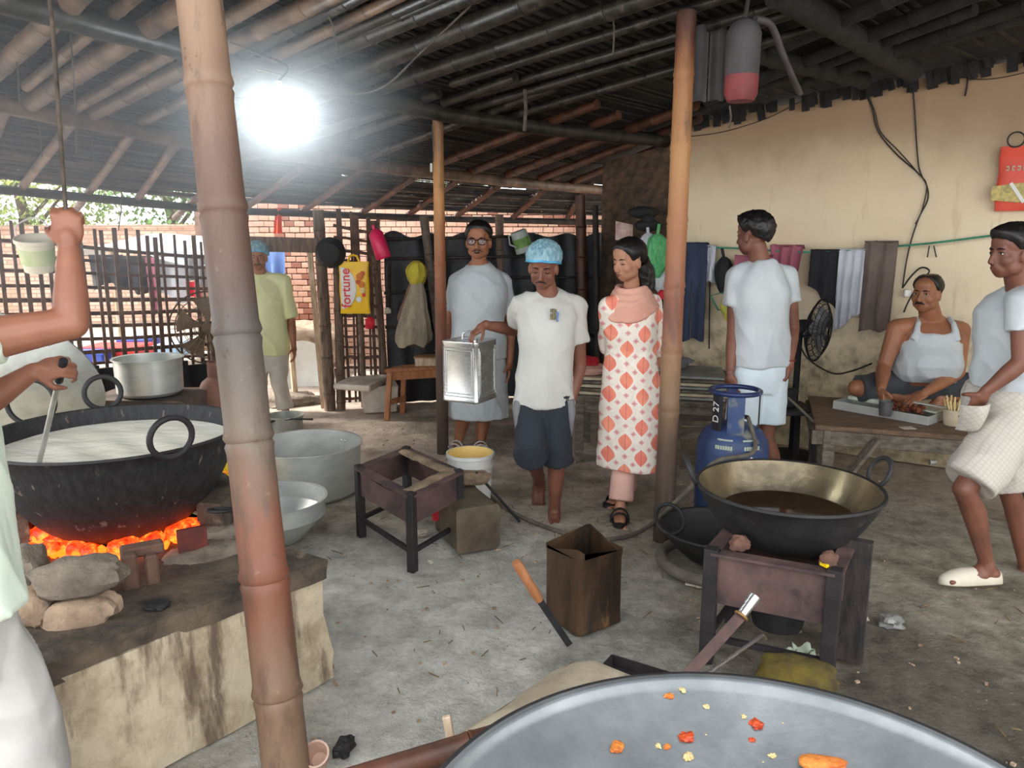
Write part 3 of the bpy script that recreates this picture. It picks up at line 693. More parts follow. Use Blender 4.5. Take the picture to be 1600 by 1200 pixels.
def hairnet(h, root, mat, bandmat, seed=1):
    c = (0, -.022, .052); rad = (.094, .116, .088); lim = [(0, 84), (50, 93), (100, 118), (180, 128)]
    hair_cap(h, root, lim, .004, None, seed, .006, 'hair_net', mat, rad, c, nu=84, nv=22)
    mb = MB(); P = []
    for i in range(48):
        az = 360*i/48; a = min(az, 360-az); po = math.radians(lerp_tab(lim, a)-3); z_ = math.radians(az)
        P.append(h.P(c[0]+math.sin(po)*math.sin(z_)*(rad[0]+.001), c[1]+math.sin(po)*math.cos(z_)*(rad[1]+.001), c[2]+math.cos(po)*(rad[2]+.001)))
    mb.tube(P, .0065*h.k, 8, closed=True); mb.build('net_band', bandmat, root, smooth='all')
def add_hand(mb, w, d, pn, right=True, curl=.4, k=1.0, thumb=.6, fan=.5):
    w = Vector(w); d = Vector(d).normalized(); pn = Vector(pn); pn = (pn-d*pn.dot(d)).normalized()
    tv = d.cross(pn) if right else pn.cross(d)
    rot = Matrix((tv, d, pn)).transposed()
    mb.ell(w+d*.048*k+pn*.003, (.040*k, .052*k, .016*k), rot, 14, 9); mb.capsule(w-d*.01, .024*k, w+d*.03*k, .026*k)
    for i, (ln, o) in enumerate(((.070, .031), (.079, .0105), (.073, -.0105), (.057, -.030))):
        p = w+d*(.083 if i < 3 else .074)*k+tv*o*k; dd = (d+tv*o*fan*4).normalized(); ang = 0; r = .0084*k
        ax = tv
        for sgm, (fr, an) in enumerate(((.45, 45), (.32, 55), (.23, 40))):
            ang += math.radians(an)*curl; dr = dd*math.cos(ang)+pn*math.sin(ang); q = p+dr*(ln*fr*k); mb.capsule(p, r, q, r*.93, 8, 3); p = q; r *= .93
    p = w+d*.022*k+tv*.026*k; d1 = (tv*.75+d*.65+pn*(.25+thumb*.5)).normalized(); q = p+d1*.044*k; mb.capsule(p, .0125*k, q, .0105*k, 8, 3)
    d2 = (d*.9+pn*(.2+thumb)+tv*(.25-thumb*.5)).normalized(); mb.capsule(q, .0105*k, q+d2*.033*k, .008*k, 8, 3)
def add_foot(mb, an, td, k=1.0, toes=True, up=UP):
    an = Vector(an); td = Vector(td).normalized(); up = Vector(up); sd_ = td.cross(up).normalized(); up = sd_.cross(td)
    base = an-up*.052*k
    mb.capsule(an, .036*k, an-up*.03*k, .038*k); mb.capsule(base-td*.035*k, .034*k, base+td*.03*k+up*.008*k, .036*k)
    for o in (-.018, .018): mb.capsule(base+td*.02*k+sd_*o*k*.6, .03*k, base+td*.125*k+sd_*o*k-up*.012*k, .021*k)
    if toes:
        for i, (o, l, r) in enumerate(((-.032, .050, .0135), (-.014, .048, .0105), (.002, .042, .0098), (.017, .034, .0095), (.031, .024, .0088))):
            p = base+td*.125*k+sd_*o*k-up*.018*k; mb.capsule(p, r*k, p+td*l*k-up*.004*k, r*k, 8, 3)
def torso_loops(pel, neck, f, fp, prof, k=1.0, n=40, ex=2.3, ez=None):
    """prof: (s along the spine, half width, half depth, forward shift, tilt)"""
    out = []; ax = neck-pel
    for row in prof:
        s, hw, hd = row[:3]; sh = row[3] if len(row) > 3 else 0; tl = row[4] if len(row) > 4 else 0
        ff = (Vector(fp).lerp(Vector(f), min(1, max(0, s)))).normalized(); rr = ff.cross(UP).normalized()
        c = pel+ax*s+ff*sh; L_ = []
        for i in range(n):
            a = 2*PI*i/n; ca, sa = math.cos(a), math.sin(a)
            x = math.copysign(abs(ca)**(2/ex), ca)*hw*k; y = math.copysign(abs(sa)**(2/ex), sa)*hd*k
            L_.append(c+rr*x+ff*y+UP*(tl*sa))
        out.append(L_)
    return out
BODY = [(-.20, .10, .07), (-.06, .155, .105), (.08, .160, .108), (.25, .148, .100), (.42, .140, .096), (.60, .152, .104), (.76, .158, .106, .0), (.88, .130, .086, -.005), (.97, .075, .062, -.012), (1.03, .058, .055, -.012)]
def body(root, S, mat, vox=.0056):
    mb = MB(); k = S.get('bulk', 1.0); lk = S.get('limb', 1.0); lg = S.get('leg', lk)
    f, fp = Vector(S['f']), Vector(S.get('fp', S['f'])); r = f.cross(UP).normalized()
    pel, neck = Vector(S['pel']), Vector(S['neck'])
    prof = S.get('prof', BODY); mb.rings(torso_loops(pel, neck, f, fp, prof, k))
    h = S['head']; add_head(mb, h, S.get('female', False), S.get('fat', 1.0), S.get('open', False))
    nk = S.get('nk', .052)
    mb.capsule(neck-UP*.03, nk*1.12, h.P(0, -.022, -.055), nk*.98, 16)
    for sd_ in ('r', 'l'):
        if 'sh_'+sd_ in S:
            sh, el, wr = Vector(S['sh_'+sd_]), Vector(S['el_'+sd_]), Vector(S['wr_'+sd_])
            mb.capsule(neck.lerp(sh, .25)-UP*.03, .05*k, sh, .056*lk); mb.capsule(sh, .055*lk, sh.lerp(el, .5), .047*lk); mb.capsule(sh.lerp(el, .5), .047*lk, el, .039*lk)
            mb.capsule(el, .040*lk, el.lerp(wr, .35), .040*lk); mb.capsule(el.lerp(wr, .35), .040*lk, wr, .025*lk)
            if 'hand_'+sd_ in S:
                d, pn, cu = S['hand_'+sd_][:3]; add_hand(mb, wr, d, pn, sd_ == 'r', cu, S.get('hk', 1.0), *(S['hand_'+sd_][3:]))
        if 'kn_'+sd_ in S:
            rp = fp.cross(UP).normalized(); hp = S.get('hip_'+sd_) or pel+rp*(.085*k if sd_ == 'r' else -.085*k)-UP*.06
            kn, an = Vector(S['kn_'+sd_]), Vector(S['an_'+sd_]); hp = Vector(hp)
            mb.capsule(hp, .082*lg, hp.lerp(kn, .5), .070*lg); mb.capsule(hp.lerp(kn, .5), .070*lg, kn, .050*lg)
            bk = Vector(S.get('calf_'+sd_, -fp*.018)); mb.capsule(kn, .049*lg, kn.lerp(an, .32)+bk, .052*lg); mb.capsule(kn.lerp(an, .32)+bk, .052*lg, an, .032*lg)
            mb.capsule(kn, .046*lg, an, .031*lg)
            if 'toe_'+sd_ in S: add_foot(mb, an, S['toe_'+sd_], S.get('fk', 1.0), up=S.get('footup_'+sd_, UP))
    return remesh(mb, 'body', mat, root, vox, 5, factor=.45)
def folds(amp=.006, s=7.0, seed=0.0, vert=.35):
    def g(p):
        a = mnoise.noise(Vector((p[0]*s+seed, p[1]*s, p[2]*s*vert+seed))); b = mnoise.noise(Vector((p[0]*s*2.4, p[1]*s*2.4+seed, p[2]*s*.9)))
        c = mnoise.noise(Vector((p[0]*s*1.1+p[2]*s*.9+seed, p[1]*s, p[2]*s*.5-p[0]*s*.4)))
        return max(-.005, amp*(.8-2*abs(a)**.8)+amp*.5*b+amp*.9*(.5-2*abs(c)**.75))
    return g
def tee(root, S, mat, hem=.12, sleeve=.62, loose=.022, seed=1.0, name='t_shirt', belly=0, neckdrop=.02, k=None, prof=None, flare=0):
    mb = MB(); kb = S.get('bulk', 1.0) if k is None else k; f, fp = Vector(S['f']), Vector(S.get('fp', S['f'])); pel, neck = Vector(S['pel']), Vector(S['neck']); L = (neck-pel).length
    lo = loose
    pr = prof or [(-hem/L, .163+lo+flare, .112+lo+flare*.6, belly*.5), (-hem/L*.5, .160+lo+flare*.6, .110+lo+flare*.3, belly*.7), (.08, .158+lo, .108+lo, belly), (.25, .152+lo, .104+lo, belly), (.42, .150+lo, .104+lo, belly*.6), (.60, .158+lo, .110+lo, 0), (.76, .166+lo*.8, .112+lo*.7), (.88, .140+lo*.5, .092+lo*.4, -.005), (.97, .092, .076, -.010, -neckdrop*.6), (1.00, .072, .068, -.008, -neckdrop)]
    mb.rings(torso_loops(pel, neck, f, fp, pr, kb))
    for sd_ in ('r', 'l'):
        if sleeve and 'sh_'+sd_ in S:
            sh, el = Vector(S['sh_'+sd_]), Vector(S['el_'+sd_]); e = sh.lerp(el, sleeve); d = (el-sh).normalized()
            lk = S.get('limb', 1.0); mb.capsule(neck.lerp(sh, .15)-UP*.026, .056*max(kb, .95), sh, .066*lk)
            mb.tube([sh-d*.03, sh, sh.lerp(e, .5), e], [.050*lk, .066*lk, .068*lk, .071*lk], 18)
    return remesh(mb, name, mat, root, .0085, 9, folds(.010, 6.0, seed, .45), factor=.6)
def legwear(root, S, mat, hem=.5, shift=0.0, r0=.098, r1=.105, seed=2.0, name='shorts', k=None, top=.10, below=None, vox=.0085, amp=.006, waist=.0):
    """hem: fraction of hip->knee (<=1) or 1+fraction of knee->ankle"""
    mb = MB(); kb = S.get('bulk', 1.0) if k is None else k; fp = Vector(S.get('fp', S['f'])); pel, neck = Vector(S['pel']), Vector(S['neck']); rp = fp.cross(UP).normalized()
    mb.rings(torso_loops(pel, neck, fp, fp, [(-.36, .14, .10, shift), (-.16, .175, .120, shift), (.0, .174+waist, .118+waist, shift*.7), (top, .164+waist, .112+waist, shift*.3)], kb))
    for sd_ in ('r', 'l'):
        if 'kn_'+sd_ not in S: continue
        hp = Vector(S.get('hip_'+sd_) or pel+rp*(.085*kb if sd_ == 'r' else -.085*kb)-UP*.06); kn, an = Vector(S['kn_'+sd_]), Vector(S['an_'+sd_])
        if hem <= 1: P = [hp, hp.lerp(kn, hem*.5), hp.lerp(kn, hem)]; rr = [r0, (r0+r1)/2, r1]
        else: e = kn.lerp(an, hem-1); P = [hp, hp.lerp(kn, .5), kn, kn.lerp(e, .5), e]; rr = [r0, r0*.92, (r0+r1)*.44, r1*.98, r1]
        mb.tube(P, rr, 20)
    return remesh(mb, name, mat, root, vox, 3, folds(amp, 6.0, seed, .5))
def person(loc, label, group=None): return thing('person', loc, label, 'person', group)

# ---- man with blue hair net carrying the oil tin
M['net_blue'], _t, _b = newmat('blue_net'); _b.inputs['Base Color'].default_value = srgb(120, 190, 214); _b.inputs['Roughness'].default_value = .6; _b.inputs['Alpha'].default_value = .62
_n = _t.noise(_t.coord('Object', scale=(1, 1, .35)), 60, 3, .55); _t.set(_b.inputs['Base Color'], _t.ramp(_n, [(.30, srgb(128, 186, 208)), (.72, srgb(188, 224, 236))])); _t.set(_b.inputs['Alpha'], _t.ramp(_n, [(.32, (.50, .50, .50, 1)), (.72, (.74, .74, .74, 1))])); _t.set(_b.inputs['Normal'], _t.bump(_n, .8, .01))
M['net_band'] = pm('net_elastic', srgb(96, 186, 226), srgb(70, 150, 196), 30, .7, bump=.5)
M['navy'] = cloth('dark_navy_cloth', srgb(40, 46, 56), srgb(30, 34, 42)); M['greycloth'] = cloth('grey_cloth', srgb(130, 130, 132), srgb(104, 104, 108))
h = Head(at(849, 418, 4.13), (-.20, -1, -.30), roll=-.05)
S = dict(head=h, neck=at(857, 456, 4.19), pel=at(850, 612, 4.20), f=(-.05, -1, 0), fp=(-.12, -1, 0), bulk=.88, limb=.95,
         sh_r=at(814, 478, 4.20), el_r=at(806, 515, 4.42), wr_r=at(757, 508, 4.25), hand_r=((-.8, -.3, -.55), (-.35, -.1, -.9), .75),
         sh_l=at(899, 480, 4.22), el_l=at(906, 572, 4.26), wr_l=at(889, 638, 4.16), hand_l=((-.25, -.25, -1), (-.8, .4, 0), .35),
         kn_r=at(829, 706, 4.02), an_r=at(843, 752, 4.40), toe_r=(-.05, -.35, -.95), footup_r=(0, -.95, .3), kn_l=at(870, 715, 4.12), an_l=at(866, 796, 4.19), toe_l=(-.02, -1, 0))
p = person((S['an_l'].x, S['an_l'].y, 0), 'barefoot man in blue hair net and white tee carrying a shiny oil tin')
body(p, S, SK['b']); face_parts(h, p, moustache=.8, closed=True, lid=SK['b'])
hair_cap(h, p, [(0, 58), (60, 78), (90, 96), (180, 125)], .003, amp=.001); hairnet(h, p, M['net_blue'], M['net_band'])
TS = tee(p, S, M['tee_cream'], hem=.075, sleeve=.60, loose=.013, seed=1.3, neckdrop=.03, k=.94, flare=.008)
legwear(p, S, M['navy'], hem=1.06, r0=.096, r1=.100, seed=4, top=.0, k=.92); HN = S
# grey side panels of the shorts
for sd_, q in (('r', -1), ('l', 1)):
    rp = Vector(S['fp']).cross(UP).normalized(); sgn = 1 if sd_ == 'r' else -1
    a = S['pel']+rp*(sgn*.140)+Vector((0, 0, -.03)); b_ = S['pel'].lerp(S['kn_'+sd_], .66)+rp*(sgn*.105)
    mb = MB()
    mb.rings([[c_+Vector((w*math.cos(t_), .085*g*math.sin(t_), 0)) for t_ in [2*PI*i/16 for i in range(16)]] for c_, w, g in ((a, .03, 1.0), (a.lerp(b_, .35)+rp*sgn*.004, .028, .95), (a.lerp(b_, .7), .018, .6), (b_, .006, .15))]); mb.build('side_panel', M['greycloth'], p, smooth=True)
# emblem and sleeve print
M['emb1'] = pm('emblem_ochre', srgb(150, 136, 96), srgb(92, 96, 88), 60, .8, bump=0); M['emb2'] = pm('emblem_blue', srgb(110, 140, 190), srgb(90, 110, 160), 60, .8, bump=0); M['green_print'] = pm('green_print', srgb(70, 160, 120), srgb(60, 140, 110), 5, .8, bump=0)
e0 = at(866, 492, 4.055); mb = MB()
for k_ in range(22): mb.ell(e0+Vector((-.004+.013*math.sin(k_*2.1), -.002+.006, .003+.024*math.cos(k_*1.3))), (.0065, .008, .0065), None, 8, 5)
mb.build('emblem', M['emb1'], p); mb = MB(); mb.tube([e0+Vector((.012, .002, .015)), e0+Vector((.022, .002, .008)), e0+Vector((.016, .002, -.016)), e0+Vector((.018, .002, -.036))], .006, 6); mb.build('emblem', M['emb2'], p)

# ---- man with glasses
h = Head(at(748, 377, 5.50), (-.10, -1, -.02), k=1.14)
S = dict(head=h, neck=at(748, 412, 5.56), pel=at(748, 552, 5.58), f=(-.05, -1, 0), bulk=1.12, limb=1.05, open=True, fat=1.06,
         sh_r=at(715, 439, 5.58), el_r=at(703, 505, 5.62), wr_r=at(704, 560, 5.52), hand_r=((0, -.1, -1), (.9, 0, 0), .3),
         sh_l=at(784, 439, 5.60), el_l=at(797, 507, 5.66), wr_l=at(796, 566, 5.55), hand_l=((0, -.1, -1), (-.9, 0, 0), .3),
         kn_r=at(724, 650, 5.60), an_r=at(716, 690, 5.62), toe_r=(-.25, -1, 0), kn_l=at(756, 650, 5.62), an_l=at(750, 694, 5.60), toe_l=(.1, -1, 0))
p = person((S['an_l'].x, S['an_l'].y, 0), 'man in black-rimmed glasses, white tee and white wrap behind the slim post')
body(p, S, SK['d']); face_parts(h, p, moustache=.6, open_mouth=True)
hair_cap(h, p, [(0, 70), (40, 74), (62, 90), (78, 114), (88, 114), (96, 98), (112, 120), (180, 148)], .014, seed=4, amp=.003)
tee(p, S, M['tee'], hem=.03, sleeve=.68, loose=.022, seed=6.1, belly=.02)
pel = S['pel']; mb = MB(); mb.rings(torso_loops(pel, S['neck'], Vector(S['f']), Vector(S['f']), [(-.74, .205, .150, -.01), (-.5, .200, .148), (-.2, .19, .14), (.02, .18, .13), (.1, .165, .12)], 1.08)); remesh(mb, 'wrap', M['tee'], p, .0085, 3, folds(.008, 8, 3.3, .15))
M['glass_frame'] = pm('black_plastic', srgb(24, 24, 26), srgb(16, 16, 18), 6, .3, bump=0)
M['lens'], _t, _b = newmat('spectacle_lens'); _b.inputs['Base Color'].default_value = srgb(190, 196, 206); _b.inputs['Alpha'].default_value = .10; _b.inputs['Roughness'].default_value = .15
mb = MB()
for sx in (-1, 1):
    mb.tube([h.P(sx*x, y, z) for x, y, z in ((.008, .094, .012), (.030, .093, .016), (.054, .086, .014), (.056, .084, -.002), (.046, .087, -.018), (.022, .093, -.019), (.008, .095, -.006))], .0026*h.k, 6, closed=True)
    mb.tube([h.P(sx*.056, .083, .010), h.P(sx*.076, .02, .008), h.P(sx*.080, -.012, .004)], .0022*h.k, 6)
mb.tube([h.P(-.008, .095, .006), h.P(0, .098, .008), h.P(.008, .095, .006)], .0024*h.k, 6)
g = mb.build('glasses', M['glass_frame'], p, smooth=True)
for sx in (-1, 1):
    mb = MB(); mb.ell(h.P(sx*.032, .0905, -.002), (.023*h.k, .0012*h.k, .017*h.k), h.rot @ Matrix.Rotation(-sx*.15, 3, 'Z'), 14, 8); mb.build('lens', M['lens'], g, smooth=True)
M['white_plastic'] = pm('white_plastic', srgb(226, 226, 222), srgb(206, 206, 200), 5, .45, bump=0)
def sandal(root, an, td, mat, k=1.0, strapmat=None, straps=2, thick=.022, back=False):
    an = Vector(an); td = Vector(td); td.z = 0; td.normalize(); sd_ = td.cross(UP); b = Vector((an.x, an.y, .0))
    rows = []
    for z in (.004, thick):
        L_ = []
        for i in range(24):
            a = 2*PI*i/24; y = math.cos(a)*.132+.055; w = .046+.010*math.cos(a); L_.append(b+td*(y*k)+sd_*(math.sin(a)*w*k)+UP*z)
        rows.append(L_)
    mb = MB(); mb.rings(rows); s_ = mb.build('sandal', mat, root, smooth=40)
    mb = MB()
    for j in range(straps):
        y = .10-.05*j; mb.tube([b+td*(y*k)+sd_*(math.cos(PI*q/8)*.054*k)+UP*(thick*.6+math.sin(PI*q/8)*(.055+.012*j)*k) for q in range(9)], .014*k, 8, flat=.35)
    mb.build('strap', strapmat or mat, s_, smooth=True)
sandal(p, S['an_r'], S['toe_r'], M['white_plastic']); sandal(p, S['an_l'], S['toe_l'], M['white_plastic'])

# ---- woman in the printed kurta
def kurta_mat():
    m, t, b = newmat('block_print_cotton'); co = t.coord('Object'); xyz = t.sep(co); x, z = xyz[0], xyz[2]
    # diagonal staggered grid: leaves in every other row
    def cell(px, pz, ox, oz):
        u = t.math('SUBTRACT', t.math('FRACT', t.math('ADD', t.math('DIVIDE', x, px), ox)), .5); v = t.math('SUBTRACT', t.math('FRACT', t.math('ADD', t.math('DIVIDE', z, pz), oz)), .5)
        return t.math('MULTIPLY', t.math('ABSOLUTE', u), px), t.math('MULTIPLY', v, pz)
    col = t.ramp(t.noise(co, 30, 3), [(.3, srgb(236, 228, 216)), (.7, srgb(226, 214, 200))])
    wob = t.math('MULTIPLY_ADD', t.noise(co, 60, 3), .012, -.006)
    for (ox, oz) in ((0, .05), (.5, .05), (.75, .30), (0, .55), (.5, .55), (.25, .80)):       # small squares set on the point
        for (dx, dz) in ((0, .0),):
            u, v = cell(.172, .172, ox+dx, oz+dz); d = t.math('ADD', t.math('ADD', u, t.math('ABSOLUTE', v)), wob)
            col = t.mix(t.math('MULTIPLY', t.step(d, .019, .014), .85), col, srgb(216, 160, 158)); col = t.mix(t.math('MULTIPLY', t.step(d, .010, .007), .8), col, srgb(206, 128, 132))
    for (ox, oz) in ((.25, .30), (.75, .80)):                              # big pointed leaves
        u, v = cell(.172, .172, ox, oz)
        vv = t.math('ABSOLUTE', t.math('ADD', v, .004)); lim = t.math('MULTIPLY', t.math('SUBTRACT', 1.0, t.math('POWER', t.math('DIVIDE', vv, .048), 1.7)), .034)
        d = t.math('ADD', t.math('SUBTRACT', u, lim), t.math('MULTIPLY', wob, .5))
        col = t.mix(t.step(d, .010, .007), col, srgb(236, 226, 214)); col = t.mix(t.step(d, .003, -.001), col, t.ramp(t.noise(co, 9, 2), [(.4, srgb(236, 150, 122)), (.6, srgb(228, 128, 110))]))
        rib = t.step(u, .0022, .0012); col = t.mix(t.math('MULTIPLY', t.math('MULTIPLY', rib, t.step(d, .004, 0)), .5), col, srgb(176, 70, 62))
    t.set(b.inputs['Base Color'], col); b.inputs['Roughness'].default_value = .9; t.set(b.inputs['Normal'], t.bump(t.noise(co, 9, 4), .25, .02)); return m
M['kurta'] = kurta_mat(); M['pink'] = cloth('dusty_pink_cotton', srgb(222, 172, 152), srgb(206, 150, 132)); M['palepink'] = cloth('pale_pink_cotton', srgb(226, 184, 168), srgb(206, 160, 146))
h = Head(at(982, 408, 4.16), (-.86, -.62, -.16), k=.97)
fw = Vector((-.50, -.86, 0)).normalized()
S = dict(head=h, neck=at(987, 456, 4.22), pel=at(986, 600, 4.24), f=fw, bulk=.86, limb=.84, female=True, nk=.042, fk=.92, hk=.88,
         sh_r=at(952, 478, 4.20), el_r=at(950, 550, 4.36), wr_r=at(972, 592, 4.42), hand_r=((.8, .3, -.4), (0, 1, 0), .4),
         sh_l=at(1020, 474, 4.24), el_l=at(1030, 556, 4.36), wr_l=at(1012, 598, 4.44), hand_l=((-.8, .3, -.4), (0, 1, 0), .4),
         kn_r=at(976, 712, 4.25), an_r=at(969, 792, 4.16), toe_r=(-.15, -1, 0), kn_l=at(985, 710, 4.34), an_l=at(975, 766, 4.44), toe_l=(-.75, -.65, 0))
p = person((S['an_r'].x, S['an_r'].y, 0), 'woman in orange leaf-print kurta and pink scarf by the mottled post')
body(p, S, SK['c']); face_parts(h, p, brow=.0030, closed=True, lid=SK['c'])
hair_cap(h, p, [(0, 68), (25, 76), (48, 92), (62, 116), (84, 116), (94, 100), (112, 130), (180, 150)], .015, seed=8, amp=.003)
mb = MB(); mb.tube([h.P(0, -.085, -.01), h.P(.0, -.112, -.055), h.P(-.01, -.118, -.11), h.P(-.02, -.105, -.165), h.P(-.03, -.085, -.20)], [.050, .050, .048, .046, .026], 14); mb.tube([h.P(-.02, -.06, -.03), h.P(-.03, -.085, -.09), h.P(-.035, -.085, -.15)], [.05, .046, .03], 12)
remesh(mb, 'loose_hair', M['hair'], p, .006, 3, folds(.004, 30, 1, .2))
legwear(p, S, M['palepink'], hem=1.88, r0=.070, r1=.070, seed=9, name='trousers', k=.78, amp=.006)
neck, pel = S['neck'], S['pel']; mb = MB()
mb.rings(torso_loops(pel, neck, fw, fw, [(-.93, .205, .150, .01), (-.75, .200, .146, .008), (-.5, .198, .140), (-.25, .192, .134), (0, .178, .124), (.2, .160, .112), (.38, .148, .106), (.55, .158, .116, .008), (.70, .162, .118, .012), (.82, .150, .10), (.92, .11, .084), (1.0, .075, .066)], .96))
for sd_ in ('r', 'l'):
    sh, el = S['sh_'+sd_], S['el_'+sd_]; e = sh.lerp(el, .95); mb.capsule(neck.lerp(sh, .35)-UP*.02, .05, sh, .056); mb.tube([sh, sh.lerp(e, .5), e], [.056, .056, .054], 16)
remesh(mb, 'kurta', M['kurta'], p, .0085, 3, folds(.006, 7, 5, .2), origin=(pel.x, pel.y, 0))
mb = MB()                                             # scarf: loose loops round the neck
for q, (dz, rx, ry, drop, th) in enumerate(((.006, .080, .074, .02, .015), (-.010, .092, .086, .035, .016), (-.024, .103, .097, .055, .017), (-.038, .114, .106, .072, .017), (-.052, .126, .112, .088, .017), (-.064, .140, .116, .100, .016))):
    rr = fw.cross(UP); mb.tube([neck+rr*(rx*math.cos(a_))+fw*(ry*math.sin(a_))+UP*(dz-drop*max(0, math.sin(a_))**1.5+.02-.035*abs(math.cos(a_))*(q/5)) for a_ in [2*PI*i/28 for i in range(28)]], th, 10, closed=True)
remesh(mb, 'scarf', M['pink'], p, .0052, 2, folds(.0022, 12, 2, 2.2))
M['blackrub'] = pm('black_rubber', srgb(34, 33, 34), srgb(22, 22, 23), 6, .6, bump=0)
sandal(p, S['an_r'], S['toe_r'], M['blackrub'], .95); sandal(p, S['an_l'], S['toe_l'], M['blackrub'], .95)

# ---- boy in white seen from behind
h = Head(at(1177, 368, 4.30), (-.62, .78, -.04), k=.99)
fw = Vector((-.30, .95, 0)).normalized()
M['shortsblue'] = cloth('pale_blue_cotton', srgb(206, 218, 224), srgb(190, 204, 212))
S = dict(head=h, neck=at(1190, 410, 4.30), pel=at(1187, 560, 4.30), f=fw, bulk=.93, limb=.92,
         sh_l=at(1150, 432, 4.30), el_l=at(1146, 520, 4.30), wr_l=at(1141, 584, 4.22), hand_l=((.15, -.05, -1), (.8, .6, 0), .5),
         sh_r=at(1231, 430, 4.34), el_r=at(1239, 512, 4.36), wr_r=at(1234, 566, 4.26), hand_r=((-.1, -.1, -1), (-.8, .3, 0), .6),
         kn_l=at(1160, 682, 4.30), an_l=at(1150, 782, 4.22), toe_l=(-.3, .9, 0), kn_r=at(1196, 682, 4.32), an_r=at(1216, 762, 4.40), toe_r=(-.3, .9, 0))
p = person((S['an_r'].x, S['an_r'].y, 0), 'boy in white tee and pale shorts seen from behind, facing the plaster wall')
body(p, S, SK['b']); face_parts(h, p)
hair_cap(h, p, [(0, 72), (50, 82), (70, 106), (86, 110), (94, 98), (112, 122), (180, 148)], .020, seed=12, amp=.010, quiff=.026)
tee(p, S, M['tee'], hem=.04, sleeve=.50, loose=.024, seed=8.8); legwear(p, S, M['shortsblue'], hem=.78, r0=.096, r1=.104, seed=12, k=.95, name='shorts')
mb = MB(); c_ = S['wr_r']; mb.tube([c_+UP*.012+Vector((.028*math.cos(a_), .028*math.sin(a_), 0)) for a_ in [2*PI*i/18 for i in range(18)]], .0035, 6, closed=True); mb.build('wrist_thread', pm('red_thread', srgb(150, 40, 50), srgb(120, 30, 40), 9, .8, bump=0), p)

# ---- seated man in the vest
h = Head(at(1448, 459, 4.76), (-.80, -.62, .0), k=1.02)
fw = Vector((-.22, -.97, 0)).normalized()
ZT = .50
S = dict(head=h, neck=at(1457, 496, 4.82), pel=at(1442, 588, 4.84), f=fw, bulk=1.10, limb=1.12, leg=1.05, fat=1.12, nk=.060,
         prof=[(-.20, .13, .10), (-.06, .165, .125), (.08, .172, .150, .03), (.25, .172, .165, .045), (.42, .165, .150, .035), (.60, .166, .125, .01), (.76, .172, .115), (.88, .140, .09, -.005), (.97, .08, .065, -.012), (1.03, .06, .056, -.012)],
         sh_r=at(1402, 513, 4.82), el_r=at(1381, 574, 4.80), wr_r=at(1377, 606, 4.62), hand_r=((-.05, -.35, -.9), (.8, -.2, -.2), .7),
         sh_l=at(1500, 517, 4.86), el_l=at(1496, 582, 4.74), wr_l=at(1447, 613, 4.54), hand_l=((-.85, -.25, -.35), (-.2, .2, -1), .4),
         kn_r=at(1338, 606, 4.80), an_r=at(1420, 622, 4.78), kn_l=at(1524, 604, 4.74), an_l=at(1466, 622, 4.76), toe_r=(.8, -.2, -.1), toe_l=(-.8, -.2, -.1), calf_r=Vector((0, 0, -.01)), calf_l=Vector((0, 0, -.01)))
p = person((S['pel'].x, S['pel'].y, ZT), 'moustached man in a white vest sitting cross-legged behind the tray')
body(p, S, SK['d']); face_parts(h, p, moustache=1.25)
hair_cap(h, p, [(0, 40), (30, 46), (50, 66), (68, 104), (86, 110), (95, 98), (112, 118), (180, 146)], .009, seed=15, amp=.003, start=[(0, 34), (35, 32), (70, 22), (180, 10)])
neck, pel = S['neck'], S['pel']; mb = MB()
mb.rings(torso_loops(pel, neck, fw, fw, [(-.05, .180, .140), (.08, .182, .162, .03), (.25, .180, .176, .045), (.42, .172, .161, .035), (.56, .172, .136, .014), (.66, .158, .126, .008), (.76, .130, .122, .006), (.84, .105, .108, .004, -.03)], 1.10))
rr = fw.cross(UP)
for sx in (-1, 1): mb.tube([pel.lerp(neck, .66)+rr*(sx*.125)+fw*.118, pel.lerp(neck, .80)+rr*(sx*.110)+fw*.112, pel.lerp(neck, .92)+rr*(sx*.098)+fw*.085, neck+rr*(sx*.092)+fw*.02-UP*.004, neck+rr*(sx*.094)-fw*.05-UP*.02, pel.lerp(neck, .74)+rr*(sx*.105)-fw*.115], [.022, .018, .016, .015, .018, .022], 10)
remesh(mb, 'vest', M['tee'], p, .0075, 3, folds(.004, 10, 3.1, .6))
M['darkgrey'] = cloth('charcoal_cloth', srgb(70, 72, 76), srgb(52, 54, 58)); legwear(p, S, M['darkgrey'], hem=.95, r0=.105, r1=.085, seed=17, k=1.05, top=.02)

